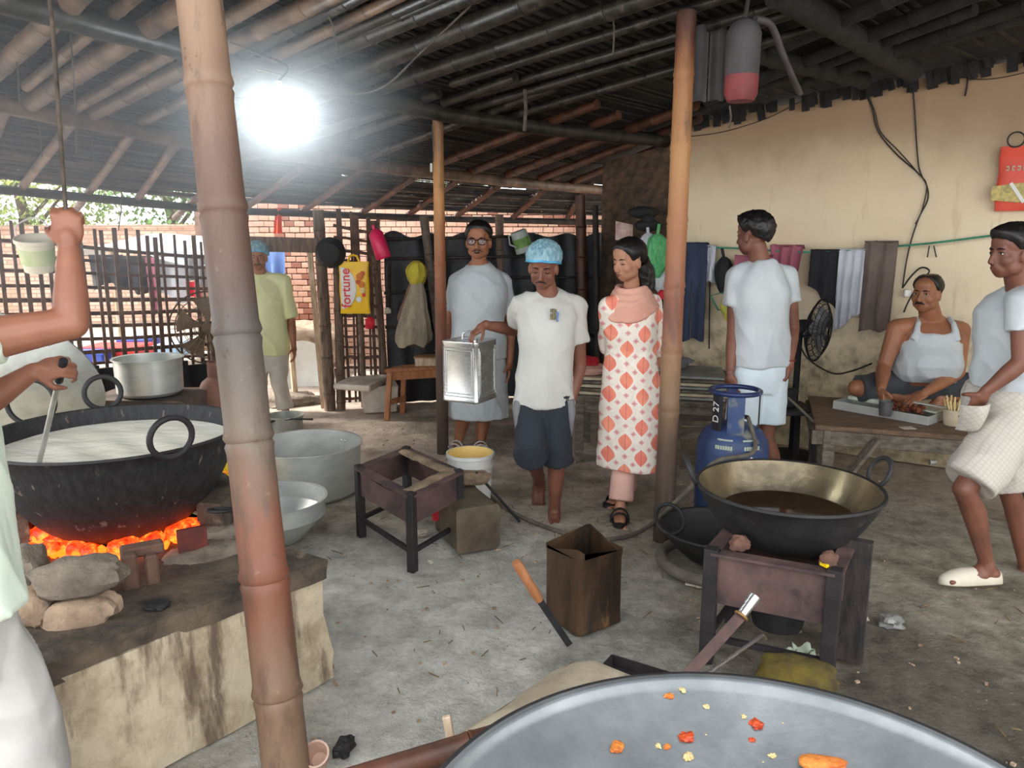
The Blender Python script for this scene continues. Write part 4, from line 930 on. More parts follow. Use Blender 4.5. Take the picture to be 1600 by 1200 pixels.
# ---- boy walking past on the right
h = Head(at(1581, 396, 3.35), (-.97, -.10, -.02), k=.98)
fw = Vector((-.97, -.20, 0)).normalized()
def short_mat():
    m, t, b = newmat('checked_cotton'); co = t.coord('Object'); xyz = t.sep(co)
    u = t.math('FRACT', t.math('MULTIPLY', t.math('ADD', xyz[0], xyz[2]), 40)); v = t.math('FRACT', t.math('MULTIPLY', t.math('SUBTRACT', xyz[0], xyz[2]), 40))
    k = t.math('MAXIMUM', t.step(u, .35, .15), t.step(v, .35, .15)); col = t.mix(t.math('MULTIPLY', k, .4), srgb(190, 184, 174), srgb(160, 152, 142))
    t.set(b.inputs['Base Color'], col); b.inputs['Roughness'].default_value = .9; t.set(b.inputs['Normal'], t.bump(t.noise(co, 10, 4), .3, .02)); return m
M['check'] = short_mat()
S = dict(head=h, neck=at(1598, 446, 3.37), pel=at(1576, 620, 3.40), f=(-.90, -.42, 0), fp=fw, bulk=.96, limb=.94,
         sh_l=at(1598, 474, 3.24), el_l=at(1596, 566, 3.20), wr_l=at(1540, 612, 3.235), hand_l=((-.22, .34, -.92), (0, .9, .2), .15, 1.2, .2),
         sh_r=at(1606, 468, 3.54), el_r=at(1622, 560, 3.60), wr_r=at(1596, 626, 3.62), hand_r=((-.2, 0, -1), (0, -.9, 0), .4),
         kn_l=at(1506, 764, 3.20), an_l=at(1541, 880, 3.28), toe_l=(-1, -.05, 0), kn_r=at(1578, 770, 3.46), an_r=at(1603, 888, 3.50), toe_r=(-1, .05, -.1))
p = person((S['an_l'].x, S['an_l'].y, 0), 'boy in white tee and checked shorts walking past, hand in pocket')
body(p, S, SK['b']); face_parts(h, p)
hair_cap(h, p, [(0, 76), (50, 86), (70, 108), (86, 112), (94, 98), (112, 122), (180, 148)], .020, seed=21, amp=.004, quiff=.020)
tee(p, S, M['tee'], hem=.03, sleeve=.48, loose=.026, seed=18.8); legwear(p, S, M['check'], hem=.92, r0=.114, r1=.114, seed=22, waist=.022, amp=.009, shift=.04)
M['cream_rub'] = pm('cream_rubber', srgb(222, 214, 196), srgb(202, 192, 172), 6, .6, bump=.1)
def clog(root, an, td):
    an = Vector(an); td = Vector(td).normalized(); sd_ = td.cross(UP).normalized(); b = Vector((an.x, an.y, an.z-.085)); mb = MB(); rows = []
    for (y, w, z1) in ((-.075, .018, .035), (-.065, .034, .05), (-.02, .040, .052), (.05, .046, .066), (.11, .050, .064), (.16, .046, .05), (.195, .032, .034), (.21, .012, .02)):
        rows.append([b+td*y+sd_*(w*math.cos(a_))+UP*(max(0, math.sin(a_))*z1 + (0 if math.sin(a_) > 0 else math.sin(a_)*.012)) for a_ in [2*PI*i/20 for i in range(20)]])
    mb.rings(rows); return mb.build('slip_on_shoe', M['cream_rub'], root, smooth=60)
clog(p, S['an_l'], S['toe_l']); clog(p, S['an_r'], S['toe_r'])
mb = MB(); w_ = S['wr_l']
def pf(u, v):
    a_ = w_+Vector((-.100, -.012, -.060)); b_ = w_+Vector((.022, -.030, -.040)); p_ = a_.lerp(b_, u)+Vector((.03*v*(1-u), -.036+.060*(2*u-1)**2, -.125*v)); return (p_+Vector((0, .06*v*v, 0)), Vector((-.15, -1, 0)).normalized())
mb.slab(pf, 12, 8, .006); mb.build('pocket', M['check'], p, smooth=60)

# ---- man in yellow-green shirt at the doorway
h = Head(at(403, 402, 6.80), (.20, -1, -.08), k=1.0)
M['limeshirt'] = cloth('pale_lime_cotton', srgb(220, 222, 176), srgb(206, 208, 156)); M['greytrouser'] = cloth('light_grey_trousers', srgb(192, 188, 178), srgb(170, 166, 156))
S = dict(head=h, neck=at(408, 428, 6.86), pel=at(420, 540, 6.88), f=(.15, -1, 0), bulk=1.0, limb=.95,
         sh_r=at(377, 438, 6.86), el_r=at(370, 490, 6.90), wr_r=at(372, 540, 6.80), hand_r=((0, -.1, -1), (.9, 0, 0), .4),
         sh_l=at(442, 440, 6.88), el_l=at(455, 500, 6.92), wr_l=at(459, 541, 6.84), hand_l=((.15, -.2, -1), (-.9, 0, 0), .5),
         kn_r=at(405, 594, 6.84), an_r=at(408, 642, 6.85), toe_r=(0, -1, 0), kn_l=at(436, 594, 6.86), an_l=at(446, 640, 6.92), toe_l=(.2, -1, 0))
p = person((S['an_l'].x, S['an_l'].y, 0), 'man in pale lime shirt and hair net standing in the doorway')
body(p, S, SK['d'], vox=.007); face_parts(h, p, moustache=.8); hair_cap(h, p, [(0, 58), (60, 78), (90, 96), (180, 125)], .003, amp=.001); hairnet(h, p, M['net_blue'], M['net_band'], 5)
tee(p, S, M['limeshirt'], hem=.08, sleeve=.92, loose=.028, seed=25, name='shirt'); legwear(p, S, M['greytrouser'], hem=1.93, r0=.094, r1=.075, seed=26, name='trousers')
mb = MB(); n_ = S['neck']; mb.tube([n_+Vector((.075*math.cos(a_), .065*math.sin(a_), .004-.02*max(0, -math.sin(a_)))) for a_ in [2*PI*i/20 for i in range(20)]], .014, 8, closed=True); mb.build('collar', M['limeshirt'], p, smooth=True)

# ---- man at the left edge stirring the milk
M['mintshirt'] = cloth('pale_mint_cotton', srgb(222, 234, 218), srgb(206, 220, 204)); M['greypants'] = cloth('grey_denim', srgb(182, 180, 176), srgb(158, 156, 154))
h = Head(at(-110, 345, 1.90), (.55, .75, -.30), k=1.02)
S = dict(head=h, neck=at(-135, 450, 1.80), pel=at(-85, 880, 1.62), f=(.80, .60, 0), bulk=1.0, limb=1.04,
         sh_r=at(-46, 535, 1.84), el_r=at(112, 505, 1.94), wr_r=at(108, 388, 2.00), hand_r=((-.02, .04, 1), (-.30, .95, 0), 1.25, 1.3, .05),
         sh_l=at(-150, 520, 2.0), el_l=at(-40, 640, 2.12), wr_l=at(52, 580, 2.26), hand_l=((.75, .15, .12), (.2, .8, -.4), 1.05, .8, .1),
         kn_r=Vector((-1.13, 1.60, .47)), an_r=Vector((-1.11, 1.52, .085)), toe_r=(.7, .7, 0), kn_l=Vector((-1.27, 1.73, .47)), an_l=Vector((-1.30, 1.70, .085)), toe_l=(.5, .8, 0), hip_r=None, hip_l=None)
S['hip_r'] = S['pel']+Vector((.05, -.07, -.06)); S['hip_l'] = S['pel']+Vector((-.05, .07, -.06))
p = person((S['an_r'].x, S['an_r'].y, 0), 'man at the picture edge with raised arm, stirring the milk wok')
body(p, S, SK['a']); face_parts(h, p); hair_cap(h, p, [(0, 62), (50, 78), (70, 106), (94, 98), (112, 122), (180, 148)], .012, seed=31, amp=.003)
tee(p, S, M['mintshirt'], hem=.10, sleeve=.30, loose=.028, seed=32, name='shirt'); legwear(p, S, M['greypants'], hem=1.97, r0=.098, r1=.088, seed=33, name='trousers', amp=.012); ST = S
# ------------------------------------------------------------------ object materials
M['iron'] = pm('sooty_iron', srgb(40, 39, 40), srgb(22, 22, 23), 12, .62, bump=.55, bscale=70, bdist=.004, c3=srgb(58, 54, 50), w3=(.62, .7))
M['iron_drip'] = pm('sooty_iron_with_dried_milk', srgb(44, 44, 46), srgb(24, 24, 26), 10, .6, bump=.5, bscale=60, bdist=.004, c3=srgb(104, 92, 84), stretch=(5.5, 5.5, .6), w3=(.62, .69))
M['alu'] = pm('aluminium', srgb(206, 208, 204), srgb(184, 188, 184), 5, .36, metal=.5, bump=.12, bscale=40, rvar=.2, stretch=(1, 1, 3))
M['alu_dull'] = pm('dull_aluminium', srgb(190, 192, 186), srgb(150, 152, 146), 5, .48, metal=.55, bump=.15, c3=srgb(126, 120, 108))
M['tin'] = pm('shiny_tin', srgb(216, 216, 214), srgb(186, 188, 188), 7, .28, metal=.9, bump=.1, bscale=14, rvar=.2)
M['tin_old'] = pm('burnt_tin', srgb(96, 72, 52), srgb(44, 36, 30), 5, .42, metal=.45, bump=.3, c3=srgb(150, 112, 70), stretch=(1.5, 1.5, .5))
M['tin_dull'] = pm('dull_tin', srgb(118, 106, 88), srgb(84, 74, 62), 6, .55, metal=.35, bump=.3, c3=srgb(150, 136, 108))
M['rustplate'] = pm('rusty_plate', srgb(112, 86, 80), srgb(64, 52, 52), 5, .75, metal=.15, bump=.5, c3=srgb(44, 40, 42))
M['darksteel'] = pm('dark_steel', srgb(58, 52, 54), srgb(36, 33, 35), 7, .6, metal=.3, bump=.4)
M['mud'] = pm('dried_mud', srgb(150, 128, 104), srgb(108, 92, 74), 8, .95, bump=.8, bdist=.02)
M['stone'] = pm('sandy_stone', srgb(190, 166, 140), srgb(140, 118, 98), 6, .92, bump=.7, bdist=.02, c3=srgb(108, 96, 84))
M['stone_g'] = pm('grey_stone', srgb(150, 138, 122), srgb(104, 94, 84), 7, .92, bump=.7, bdist=.02, c3=srgb(78, 70, 64))
M['yellow'] = pm('yellow_plastic', srgb(244, 214, 20), srgb(228, 190, 10), 4, .35, bump=0)
M['wood'] = pm('plain_wood', srgb(176, 134, 96), srgb(138, 98, 66), 5, .65, bump=.25, stretch=(1, 8, 8))
M['orangewood'] = pm('orange_wood', srgb(176, 118, 76), srgb(146, 92, 56), 5, .6, bump=.25, stretch=(6, 6, 1))
M['greywood'] = pm('grimy_wood', srgb(128, 118, 104), srgb(82, 74, 64), 6, .8, bump=.5, c3=srgb(62, 54, 46), stretch=(1.5, 6, 6))
M['red'] = pm('red_cloth', srgb(214, 40, 56), srgb(180, 28, 44), 5, .8, bump=.2)
def wok(mb, c, r, depth, th=.008, n=56, flat=.35, ex=2.2):
    c = Vector(c); outer = []; inner = []
    for i in range(33):
        u = i/32; rr = r*u; z = -depth*(1-u**ex)
        outer.append((max(rr, .002), z))
    for i in range(33):
        u = 1-i/32; inner.append((max((r-th)*u, .002), -(depth-th)*(1-u**ex)))
    mb.lathe(outer+[(r+.006, .004), (r+.004, .012), (r-th, .010)]+inner, c, n); return mb
def ring(mb, c, r, th, ax, n=32, a0=0, a1=2*PI, up=None):
    """a ring handle in the plane normal to ax"""
    ax = Vector(ax).normalized(); x = Vector(up or (0, 0, 1)); x = x-ax*x.dot(ax)
    if x.length < 1e-3: x = ax.orthogonal()
    x.normalize(); y = ax.cross(x); full = abs(a1-a0-2*PI) < 1e-6
    P = [Vector(c)+x*(r*math.cos(a0+(a1-a0)*i/n))+y*(r*math.sin(a0+(a1-a0)*i/n)) for i in range(n if full else n+1)]
    mb.tube(P, th, 10, closed=full); return mb
def rock(mb, c, r, seed=1, rot=0, flatb=.5, rough=.22):
    c = Vector(c); q = Matrix.Rotation(rot, 3, 'Z'); n, m = 22, 14; rows = []
    for j in range(m+1):
        th_ = PI*j/m; row = []
        for i in range(n):
            a = 2*PI*i/n; d = Vector((math.sin(th_)*math.cos(a), math.sin(th_)*math.sin(a), math.cos(th_)))
            e = Vector([math.copysign(abs(x)**.75, x) for x in d])
            k = 1+rough*mnoise.noise(e*1.7+Vector((seed, seed*2, 0)))+rough*.35*mnoise.noise(e*4.5+Vector((seed, 0, 0)))
            p = Vector((e.x*r[0], e.y*r[1], e.z*r[2]))*k
            if p.z < -r[2]*.75: p.z = -r[2]*.75
            row.append(c+q @ p)
        rows.append(row)
    mb.rings(rows); return mb

# ------------------------------------------------------------------ milk hearth
A0, B0, D0 = gz(500, 877, .45), gz(60, 1045, .45), gz(379, 834, .45)
fd = (B0-A0).normalized(); bdv = (D0-A0).normalized()
c0 = A0; c1 = A0+fd*1.75; c2 = c1+bdv*1.75+Vector((-.3, .3, 0)); c3 = A0+bdv*1.55
def prism(poly, z0, z1, nseg=26, wob=.02, seed=0, batter=.03, sub=8):
    """uneven mud block: subdivided outline walls with noise"""
    rows = []; cen = sum(poly, Vector())/len(poly); pts = []
    for a, b in zip(poly, poly[1:]+poly[:1]):
        for i in range(nseg): pts.append(a.lerp(b, i/nseg))
    for j in range(sub+1):
        u = j/sub; z = z0+(z1-z0)*u; row = []
        for p in pts:
            d = (p-cen); d.z = 0; d.normalize(); q = Vector((p.x, p.y, z)); w = wob*(mnoise.noise(q*6+Vector((seed, 0, 0)))+.5*mnoise.noise(q*17))
            row.append(q+d*(w+batter*(1-u)))
        rows.append(row)
    return rows
def hearth_mat():
    m, t, b = newmat('limewashed_mud'); co = t.coord('Object'); xyz = t.sep(co)
    n1 = t.noise(t.coord('Object', scale=(1, 1, .18)), 9, 7, .65); n2 = t.noise(co, 7, 8, .7); n3 = t.noise(co, 2.2, 4)
    col = t.ramp(n2, [(.32, srgb(146, 128, 102)), (.6, srgb(200, 186, 160))])
    col = t.mix(t.math('MULTIPLY', t.step(n1, .50, .64), .8), col, srgb(84, 68, 54))
    col = t.mix(t.math('MULTIPLY', t.step(n3, .55, .68), .5), col, srgb(120, 104, 84))
    t.set(b.inputs['Base Color'], col); b.inputs['Roughness'].default_value = .95; t.set(b.inputs['Normal'], t.bump(t.math('ADD', n2, n1), .6, .02)); return m
HB = thing('clay_hearth', (A0.x, A0.y, 0), 'long limewashed clay hearth under the milk wok', 'hearth')
mb = MB(); mb.rings(prism([c0, c1, c2, c3], 0, .40, 26, .016, 1, .03)); mb.build('base', hearth_mat(), HB, smooth=35, origin=(A0.x, A0.y, 0))
M['sootclay'] = pm('sooty_clay', srgb(110, 96, 80), srgb(52, 46, 42), 7, .95, bump=.8, bdist=.02, c3=srgb(150, 132, 110))
LW = Vector((-1.502, 2.823, .85)); LR = .452
mb = MB(); off = .018
rim_ = prism([c0+(c0-c2).normalized()*off, c1, c2, c3], .385, .455, 26, .022, 5, 0, 3); mb.rings(rim_)
mb.build('top_slab', M['sootclay'], HB, smooth=35)
# fire pit ring of clay round the wok bottom, open to the camera side
mb = MB()
def arc_wall(mb, c, r, a0, a1, z0, z1, th, seed, n=26):
    rows = []
    for i in range(n+1):
        a = a0+(a1-a0)*i/n; d = Vector((math.cos(a), math.sin(a), 0)); w = .02*nz((a*2, seed, 0), 2); zt = z1+.03*nz((a*3, seed, 1), 1.5)
        rows.append([c+d*(r-th/2+w)+UP*z0, c+d*(r-th/2+w)+UP*zt, c+d*(r+th/2+w)+UP*zt, c+d*(r+th/2+w+.02)+UP*z0])
    mb.rings(rows); return mb
cpit = Vector((LW.x, LW.y, 0)); arc_wall(mb, cpit, .36, math.radians(-10), math.radians(215), .44, .60, .10, 2); mb.build('fire_ring', M['sootclay'], HB, smooth=40)
# embers
m, t, b = newmat('glowing_embers'); co = t.coord('Object'); n1 = t.noise(co, 16, 4, .6)
M['ember'] = m; t.set(b.inputs['Base Color'], t.ramp(n1, [(.4, srgb(40, 22, 18)), (.6, srgb(120, 40, 20))])); t.set(b.inputs['Emission Color'], t.ramp(n1, [(.36, (.25, .006, .0, 1)), (.5, (1.0, .05, .004, 1)), (.66, (1.0, .30, .03, 1))])); b.inputs['Emission Strength'].default_value = 1.5
em = thing('ember_bed', (LW.x, LW.y, .46), 'glowing red embers under the milk wok', 'fire')
for i in range(46):
    a = math.radians(200+150*R.random()); r_ = .10+.24*R.random(); mb = MB(); c_ = cpit+Vector((math.cos(a)*r_, math.sin(a)*r_, .475+.03*R.random()))
    rock(mb, c_, (.026+.02*R.random(), .022+.02*R.random(), .018+.016*R.random()), i*1.3, R.random()*3); mb.build('ember', M['ember'], em)
mb = MB()
for i in range(26):
    a = math.radians(215+120*i/25+6*R.random()); r_ = .24+.07*R.random(); c_ = cpit+Vector((math.cos(a)*r_, math.sin(a)*r_, .46)); hgt = .02+.035*R.random()
    mb.tube([c_, c_+Vector((.006, 0, hgt*.4)), c_+Vector((-.004, .004, hgt*.8)), c_+Vector((.002, 0, hgt))], [.014, .018, .009, .001], 6)
M['flame'] = emis('flame_orange', (1.0, .12, .008, 1), 2.2); fl = mb.build('flame', M['flame'], em, smooth=True); fl['kind'] = 'stuff'
ld = bpy.data.lights.new('fire_glow', 'POINT'); ld.energy = 1.0; ld.color = (1, .22, .05); ld.shadow_soft_size = .08; lo_ = bpy.data.objects.new('fire_glow', ld); COL.objects.link(lo_); lo_.location = cpit+Vector((.06, -.16, .50))
# stones and bricks
def stone(px, py, y, r, mat, lab, seed, rot=0, z=None):
    c = at(px, py, y); mb = MB(); rock(mb, c if z is None else Vector((c.x, c.y, z)), r, seed, rot); return tag(mb.build('stone', mat, smooth=35), lab, 'stone', 'hearth stones')
stone(125, 900, 2.16, (.125, .085, .055), M['stone_g'], 'rounded grey boulder on top of the sandy block', 3, .2)
stone(128, 955, 2.13, (.10, .075, .052), M['stone'], 'sandy broken block under the rounded grey boulder', 8, .3)
stone(52, 948, 2.10, (.055, .06, .055), M['stone'], 'small pale stone chunk next to the sandy block', 12, .1)
stone(42, 893, 2.22, (.06, .09, .075), M['stone_g'], 'dark wedge stone behind the grey boulder', 15, .4)
stone(325, 868, 2.62, (.15, .10, .035), M['stone_g'], 'flat tilted stone slab by the thick leaning post', 21, .55)
stone(345, 838, 2.78, (.13, .09, .05), M['stone_g'], 'grey slab behind the flat tilted stone', 25, .5)
for (px, py, y, sx, sz, rz, lab) in ((203, 893, 2.34, .045, .13, .55, 'burnt upright brick left of the ember gap'), (238, 893, 2.38, .040, .13, .5, 'burnt upright brick between two ember gaps'), (222, 858, 2.40, .13, .035, .55, 'burnt brick laid across the two upright bricks')):
    c = at(px, py, y); mb = MB(); mb.box(c, (sx, .06, sz), Matrix.Rotation(rz, 3, 'Z')); tag(mb.build('hearth_brick', M['brick_c'] if False else pm('burnt_brick', srgb(120, 92, 76), srgb(84, 62, 52), 7, .9, bump=.6), bevel=.006), lab, 'brick')
c = at(300, 838, 2.60); mb = MB(); mb.box(c+Vector((0, 0, -.01)), (.10, .015, .085), Matrix.Rotation(.6, 3, 'Z')); tag(mb.build('iron_plate', pm('heat_reddened_iron', srgb(110, 44, 36), srgb(62, 34, 32), 8, .7, bump=.4)), 'red-hot iron plate edge shielding the fire', 'plate')
mb = MB(); rock(mb, gz(245, 945, .465), (.04, .03, .012), 5); tag(mb.build('charcoal_lump', M['iron']), 'charred scrap in front of the upright bricks', 'charcoal')
# milk wok
W1 = thing('milk_wok', (LW.x, LW.y, .5), 'huge black iron wok full of boiling milk', 'wok')
mb = MB(); wok(mb, LW, LR, .405, .008, 72, ex=3.1); mb.build('bowl', M['iron_drip'], W1, smooth=60)
def rim_pt(c, r, px, py): return gz(px, py, c.z)
hp = gz(272, 712, .86); out = Vector((hp.x-LW.x, hp.y-LW.y, 0)).normalized()
mb = MB(); ring(mb, hp+UP*.060-out*.012, .070, .0105, out+Vector((0, 0, -.15))); mb.build('ring_handle', M['iron'], W1, smooth=True)
mb = MB(); hp2 = LW+Vector((-.25, .40, .05)); ring(mb, hp2+UP*.02, .070, .011, Vector((-.25, .40, 0))); mb.build('ring_handle', M['iron'], W1, smooth=True)
mb = MB(); q = at(345, 797, 2.50); ring(mb, q, .040, .006, (0, .2, 1), up=(1, 0, 0)); tag(mb.build('iron_ring', M['iron'], smooth=True), 'small iron ring hooked beside the hearth slab', 'ring')
m, t, b = newmat('boiling_milk'); co = t.coord('Object'); t.set(b.inputs['Base Color'], t.ramp(t.noise(co, 5, 4), [(.35, srgb(254, 252, 238)), (.65, srgb(248, 244, 224))])); b.inputs['Roughness'].default_value = .22; t.set(b.inputs['Normal'], t.bump(t.noise(t.coord('Object', scale=(1, 2.2, 1)), 9, 3), .35, .02)); M['milk'] = m
mb = MB()
def milkf(u, v):
    a = 2*PI*u; r_ = .418*v; p = Vector((LW.x+r_*math.cos(a), LW.y+r_*math.sin(a), LW.z-.052)); p.z += .006*nz(p, 9)*(1-v**4)+.004*math.sin(30*(p.x+p.y))*math.exp(-8*((p.x-LW.x)**2+(p.y-LW.y+.1)**2)); return p
mb.grid(milkf, 72, 24); mk = mb.build('milk', M['milk'], W1, smooth='all', fixn=True); mk['kind'] = 'stuff'
# stirring rod in his hand
hw = ST['wr_l']+Vector((.075, .02, .008)); q = gz(61, 724, .80); d = (hw-q).normalized()
mb = MB(); mb.tube([q-d*.05, hw+d*.03], .0085, 12); t = thing('stirring_rod', q, 'long steel stirring rod standing in the milk', 'rod'); mb.build('shaft', M['alu_dull'], t, smooth=True)
mb = MB(); mb.tube([hw-d*.07, hw+d*.035], .0125, 10); mb.build('grip', M['iron'], t, smooth=True)
# rope in the raised hand
mb = MB(); c_ = ST['wr_r']+Vector((-.006, .012, .075)); top_ = Vector((c_.x-.02, c_.y+.06, 2.55)); mb.tube([c_-UP*.10, c_, c_.lerp(top_, .5)+Vector((.01, 0, 0)), top_], .0055, 8); tag(mb.build('pull_rope', M['string'], smooth=True), 'dark rope hanging from the roof into the raised fist', 'rope')

# ------------------------------------------------------------------ pots on the floor
def pot(name, c, r, h, lab, mat, flare=0.0, rimw=.014, base=None, cat='pot', handles=True, rivets=False):
    c = Vector(c); rb = base if base else r*(1-flare); t = thing(name, c, lab, cat); mb = MB()
    mb.lathe([(.001, 0), (rb-.02, 0), (rb, .02), (r*(1-flare*.4), h*.6), (r, h-.008), (r+rimw, h-.004), (r+rimw, h+.002), (r-.002, h), (r*(1-flare*.4)-.006, h*.6), (rb-.008, .026), (.001, .012)], c, 56); mb.build('vessel', mat, t, smooth=40)
    if rivets:
        for dx, dz in ((0, 0), (.035, 0), (0, -.055), (.035, -.055)):
            a = math.radians(62)-dx/r; p = c+Vector((math.cos(a)*(r-.004), math.sin(a)*(r-.004), h-.06+dz)); mb = MB(); mb.ell(p, (.009, .009, .009), None, 10, 6); mb.build('rivet', M['tin'], t, smooth=True)
    return t
pot('cooking_pot', (-1.29, 4.66, 0), .335, .31, 'big aluminium cooking pot behind the thick leaning post', M['alu'], .03, rivets=True)
pot('flared_basin', (-1.27, 3.87, 0), .275, .225, 'flared aluminium basin between the hearth and the rusty stand', M['alu'], .0, base=.17, cat='basin')
c = gz(440, 684); pot('small_pot', (c.x, c.y+.12, 0), .14, .16, 'small dull pot with a ladle, near the doorway', M['alu_dull'], .02)
a, b_ = at(425, 658, 5.95), at(489, 655, 5.95); t = thing('ladle', a, 'flat iron ladle lying across the small pot', 'ladle'); mb = MB(); mb.tube([a, a.lerp(b_, .5)+UP*.01, b_], [.008, .007, .009], 8); mb.build('handle', M['iron'], t, smooth=True); mb = MB(); mb.ell(a+Vector((-.05, 0, -.005)), (.06, .05, .015)); mb.build('blade', M['iron'], t, smooth=True)
t = thing('yellow_tub', (-1.62, 4.35, 0), 'yellow plastic tub half hidden by the milk wok', 'tub'); mb = MB(); mb.lathe([(.001, 0), (.15, 0), (.19, .26), (.20, .265), (.20, .285), (.185, .28), (.14, .015), (.001, .015)], (-1.62, 4.35, 0), 40); mb.build('tub_body', M['yellow'], t, smooth=40)
mb = MB(); ring(mb, (-1.62, 4.35, .275), .197, .01, UP); mb.build('lip', pm('orange_plastic', srgb(240, 150, 20), srgb(226, 130, 12), 4, .4, bump=0), t, smooth=True)
# far hearth with a pot, jug, leaning wok and a brown gas cylinder
fh = Vector((-2.40, 4.92, 0)); mb = MB(); mb.rings(prism([fh+Vector((-.30, -.18, 0)), fh+Vector((.34, -.22, 0)), fh+Vector((.34, .25, 0)), fh+Vector((-.30, .25, 0))], 0, .565, 8, .012, 9, .01, 5)); tag(mb.build('brick_hearth', pm('smoked_brickwork', srgb(110, 92, 82), srgb(60, 52, 48), 6, .9, bump=.6, c3=srgb(150, 110, 90)), smooth=35), 'low smoked brick hearth by the lattice fence', 'hearth')
pot('cooking_pot', (-2.36, 4.92, .575), .205, .235, 'aluminium pot on the far smoked hearth', M['alu'], .02)
c = at(165, 640, 4.45); t = thing('jug', (c.x, c.y, .38), 'yellow plastic jug by the far hearth', 'jug'); mb = MB(); mb.lathe([(.001, 0), (.065, 0), (.075, .06), (.068, .13), (.04, .16), (.042, .19), (.036, .19), (.034, .165), (.06, .12), (.001, .02)], (c.x, c.y, .38), 28); mb.build('jug_body', M['yellow'], t, smooth=40)
mb = MB(); mb.box((c.x, c.y, .19), (.3, .3, .38)); tag(mb.build('storage_box', M['darksteel'], bevel=.01), 'dark box under the yellow jug', 'box')
wc = at(45, 600, 3.75); t = thing('leaning_wok', (wc.x, wc.y, .3), 'big grey wok propped on its side beyond the milk', 'wok')
rot = Matrix.Rotation(math.radians(-62), 3, 'X') @ Matrix.Rotation(.25, 3, 'Z')
mb = MB(); wk = MB(); wok(wk, (0, 0, 0), .40, .20, .008, 56); mb.add([wc+Vector((-.10, .10, .0))+rot @ Vector(p) for p in wk.v], wk.f); mb.build('bowl', M['alu_dull'], t, smooth=60)
mb = MB(); ring(mb, at(48, 628, 3.52), .105, .012, (.15, -1, .1)); mb.build('ring_handle', M['iron'], t, smooth=True)
wc = at(15, 520, 4.4); t = thing('grey_bowl', (wc.x, wc.y, wc.z), 'upturned grey basin behind the stirring arm', 'basin'); mb = MB(); mb.lathe([(.30, -.12), (.29, -.10), (.24, .02), (.14, .09), (.001, .10), (.001, .08), (.13, .07), (.27, -.10)], wc, 40); mb.build('basin_body', M['alu_dull'], t, smooth=40)
mb = MB(); mb.box((wc.x, wc.y, (wc.z-.12)/2), (.5, .4, wc.z-.12)); tag(mb.build('storage_box', M['black'], bevel=.01), 'black box carrying the upturned grey basin', 'box')
def gas(name, c, r, h, mat, lab, label_mat=None):
    c = Vector(c); t = thing(name, c, lab, 'gas cylinder'); mb = MB(); mb.lathe([(r*.72, 0), (r*.78, .0), (r*.80, .05), (r*.86, .07), (r*.98, .12), (r, .17), (r, h-.13), (r*.96, h-.07), (r*.80, h-.02), (r*.5, h+.015), (.001, h+.02)], c, 44, cap0=True); mb.build('shell', mat, t, smooth=40)
    return t
M['rustgas'] = pm('rusty_red_cylinder', srgb(132, 92, 78), srgb(96, 70, 62), 6, .7, bump=.3, c3=srgb(120, 110, 100))
c = at(345, 640, 5.2); t = gas('gas_cylinder', (c.x, c.y, .12), .14, .50, M['rustgas'], 'rusty brown gas cylinder half hidden by the thick post'); mb = MB(); mb.lathe([(.07, .5), (.07, .62), (.06, .62), (.06, .5)], (c.x, c.y, .12), 20); mb.build('collar', M['rustgas'], t, smooth=40)
mb = MB(); mb.box((c.x, c.y, .06), (.4, .36, .12)); tag(mb.build('stone_block', M['stone_g'], bevel=.01), 'stone block under the rusty gas cylinder', 'block')
# rusty fan head leaning on the fence
def fan_head(t, c, ax, r, bladem, cagem, nspoke=28, blades=5, tw=.5, rings_=(.35, .62, .85, 1.0), depth=.09):
    ax = Vector(ax).normalized(); x = ax.orthogonal().normalized() if abs(ax.z) > .9 else ax.cross(UP).normalized(); y = x.cross(ax); c = Vector(c)
    for k in range(blades):
        a = 2*PI*k/blades+.3; mb = MB()
        def bf(u, v):
            an = a+(u-.5)*.85*(.55+.45*v); rr = r*(.16+.66*v); p = c+(x*math.cos(an)+y*math.sin(an))*rr+ax*((u-.5)*tw*.09); return (p, ax)
        mb.slab(bf, 6, 5, .004); mb.build('blade', bladem, t, smooth=40)
    mb = MB(); mb.tube([c-ax*.05, c+ax*.045], [r*.17, r*.15], 18); mb.build('hub', bladem, t, smooth=40)
    mb = MB()
    for fr in rings_:
        for sg in (-1, 1):
            dd = depth*(1-fr**3)*.9; ring(mb, c+ax*(sg*dd), r*fr, .0028 if fr < 1 else .006, ax, 36, up=x)
    for k in range(nspoke):
        a = 2*PI*k/nspoke; e = x*math.cos(a)+y*math.sin(a)
        for sg in (-1, 1): mb.tube([c+e*(r*fr)+ax*(sg*depth*(1-fr**3)*.9) for fr in (.14, .4, .65, .85, 1.0)], .0016, 4)
    mb.build('cage', cagem, t, smooth=True)
M['dust'] = pm('dusty_brown_metal', srgb(112, 94, 74), srgb(78, 64, 50), 7, .85, bump=.4)
c = at(325, 512, 5.75); t = thing('old_fan', (c.x, c.y, 0), 'dust-caked old fan standing before the lattice fence', 'fan'); fan_head(t, c, (.35, -1, .05), .27, M['dust'], M['dust'], 24, 5)
mb = MB(); mb.tube([Vector((c.x, c.y+.06, 0)), Vector((c.x, c.y+.06, c.z)), c+Vector((0, .02, 0))], .018, 10); mb.build('pole', M['dust'], t, smooth=True); mb = MB(); mb.lathe([(.001, .03), (.05, .03), (.16, .012), (.16, 0)], (c.x, c.y+.06, 0), 24); mb.build('base', M['dust'], t, smooth=40)

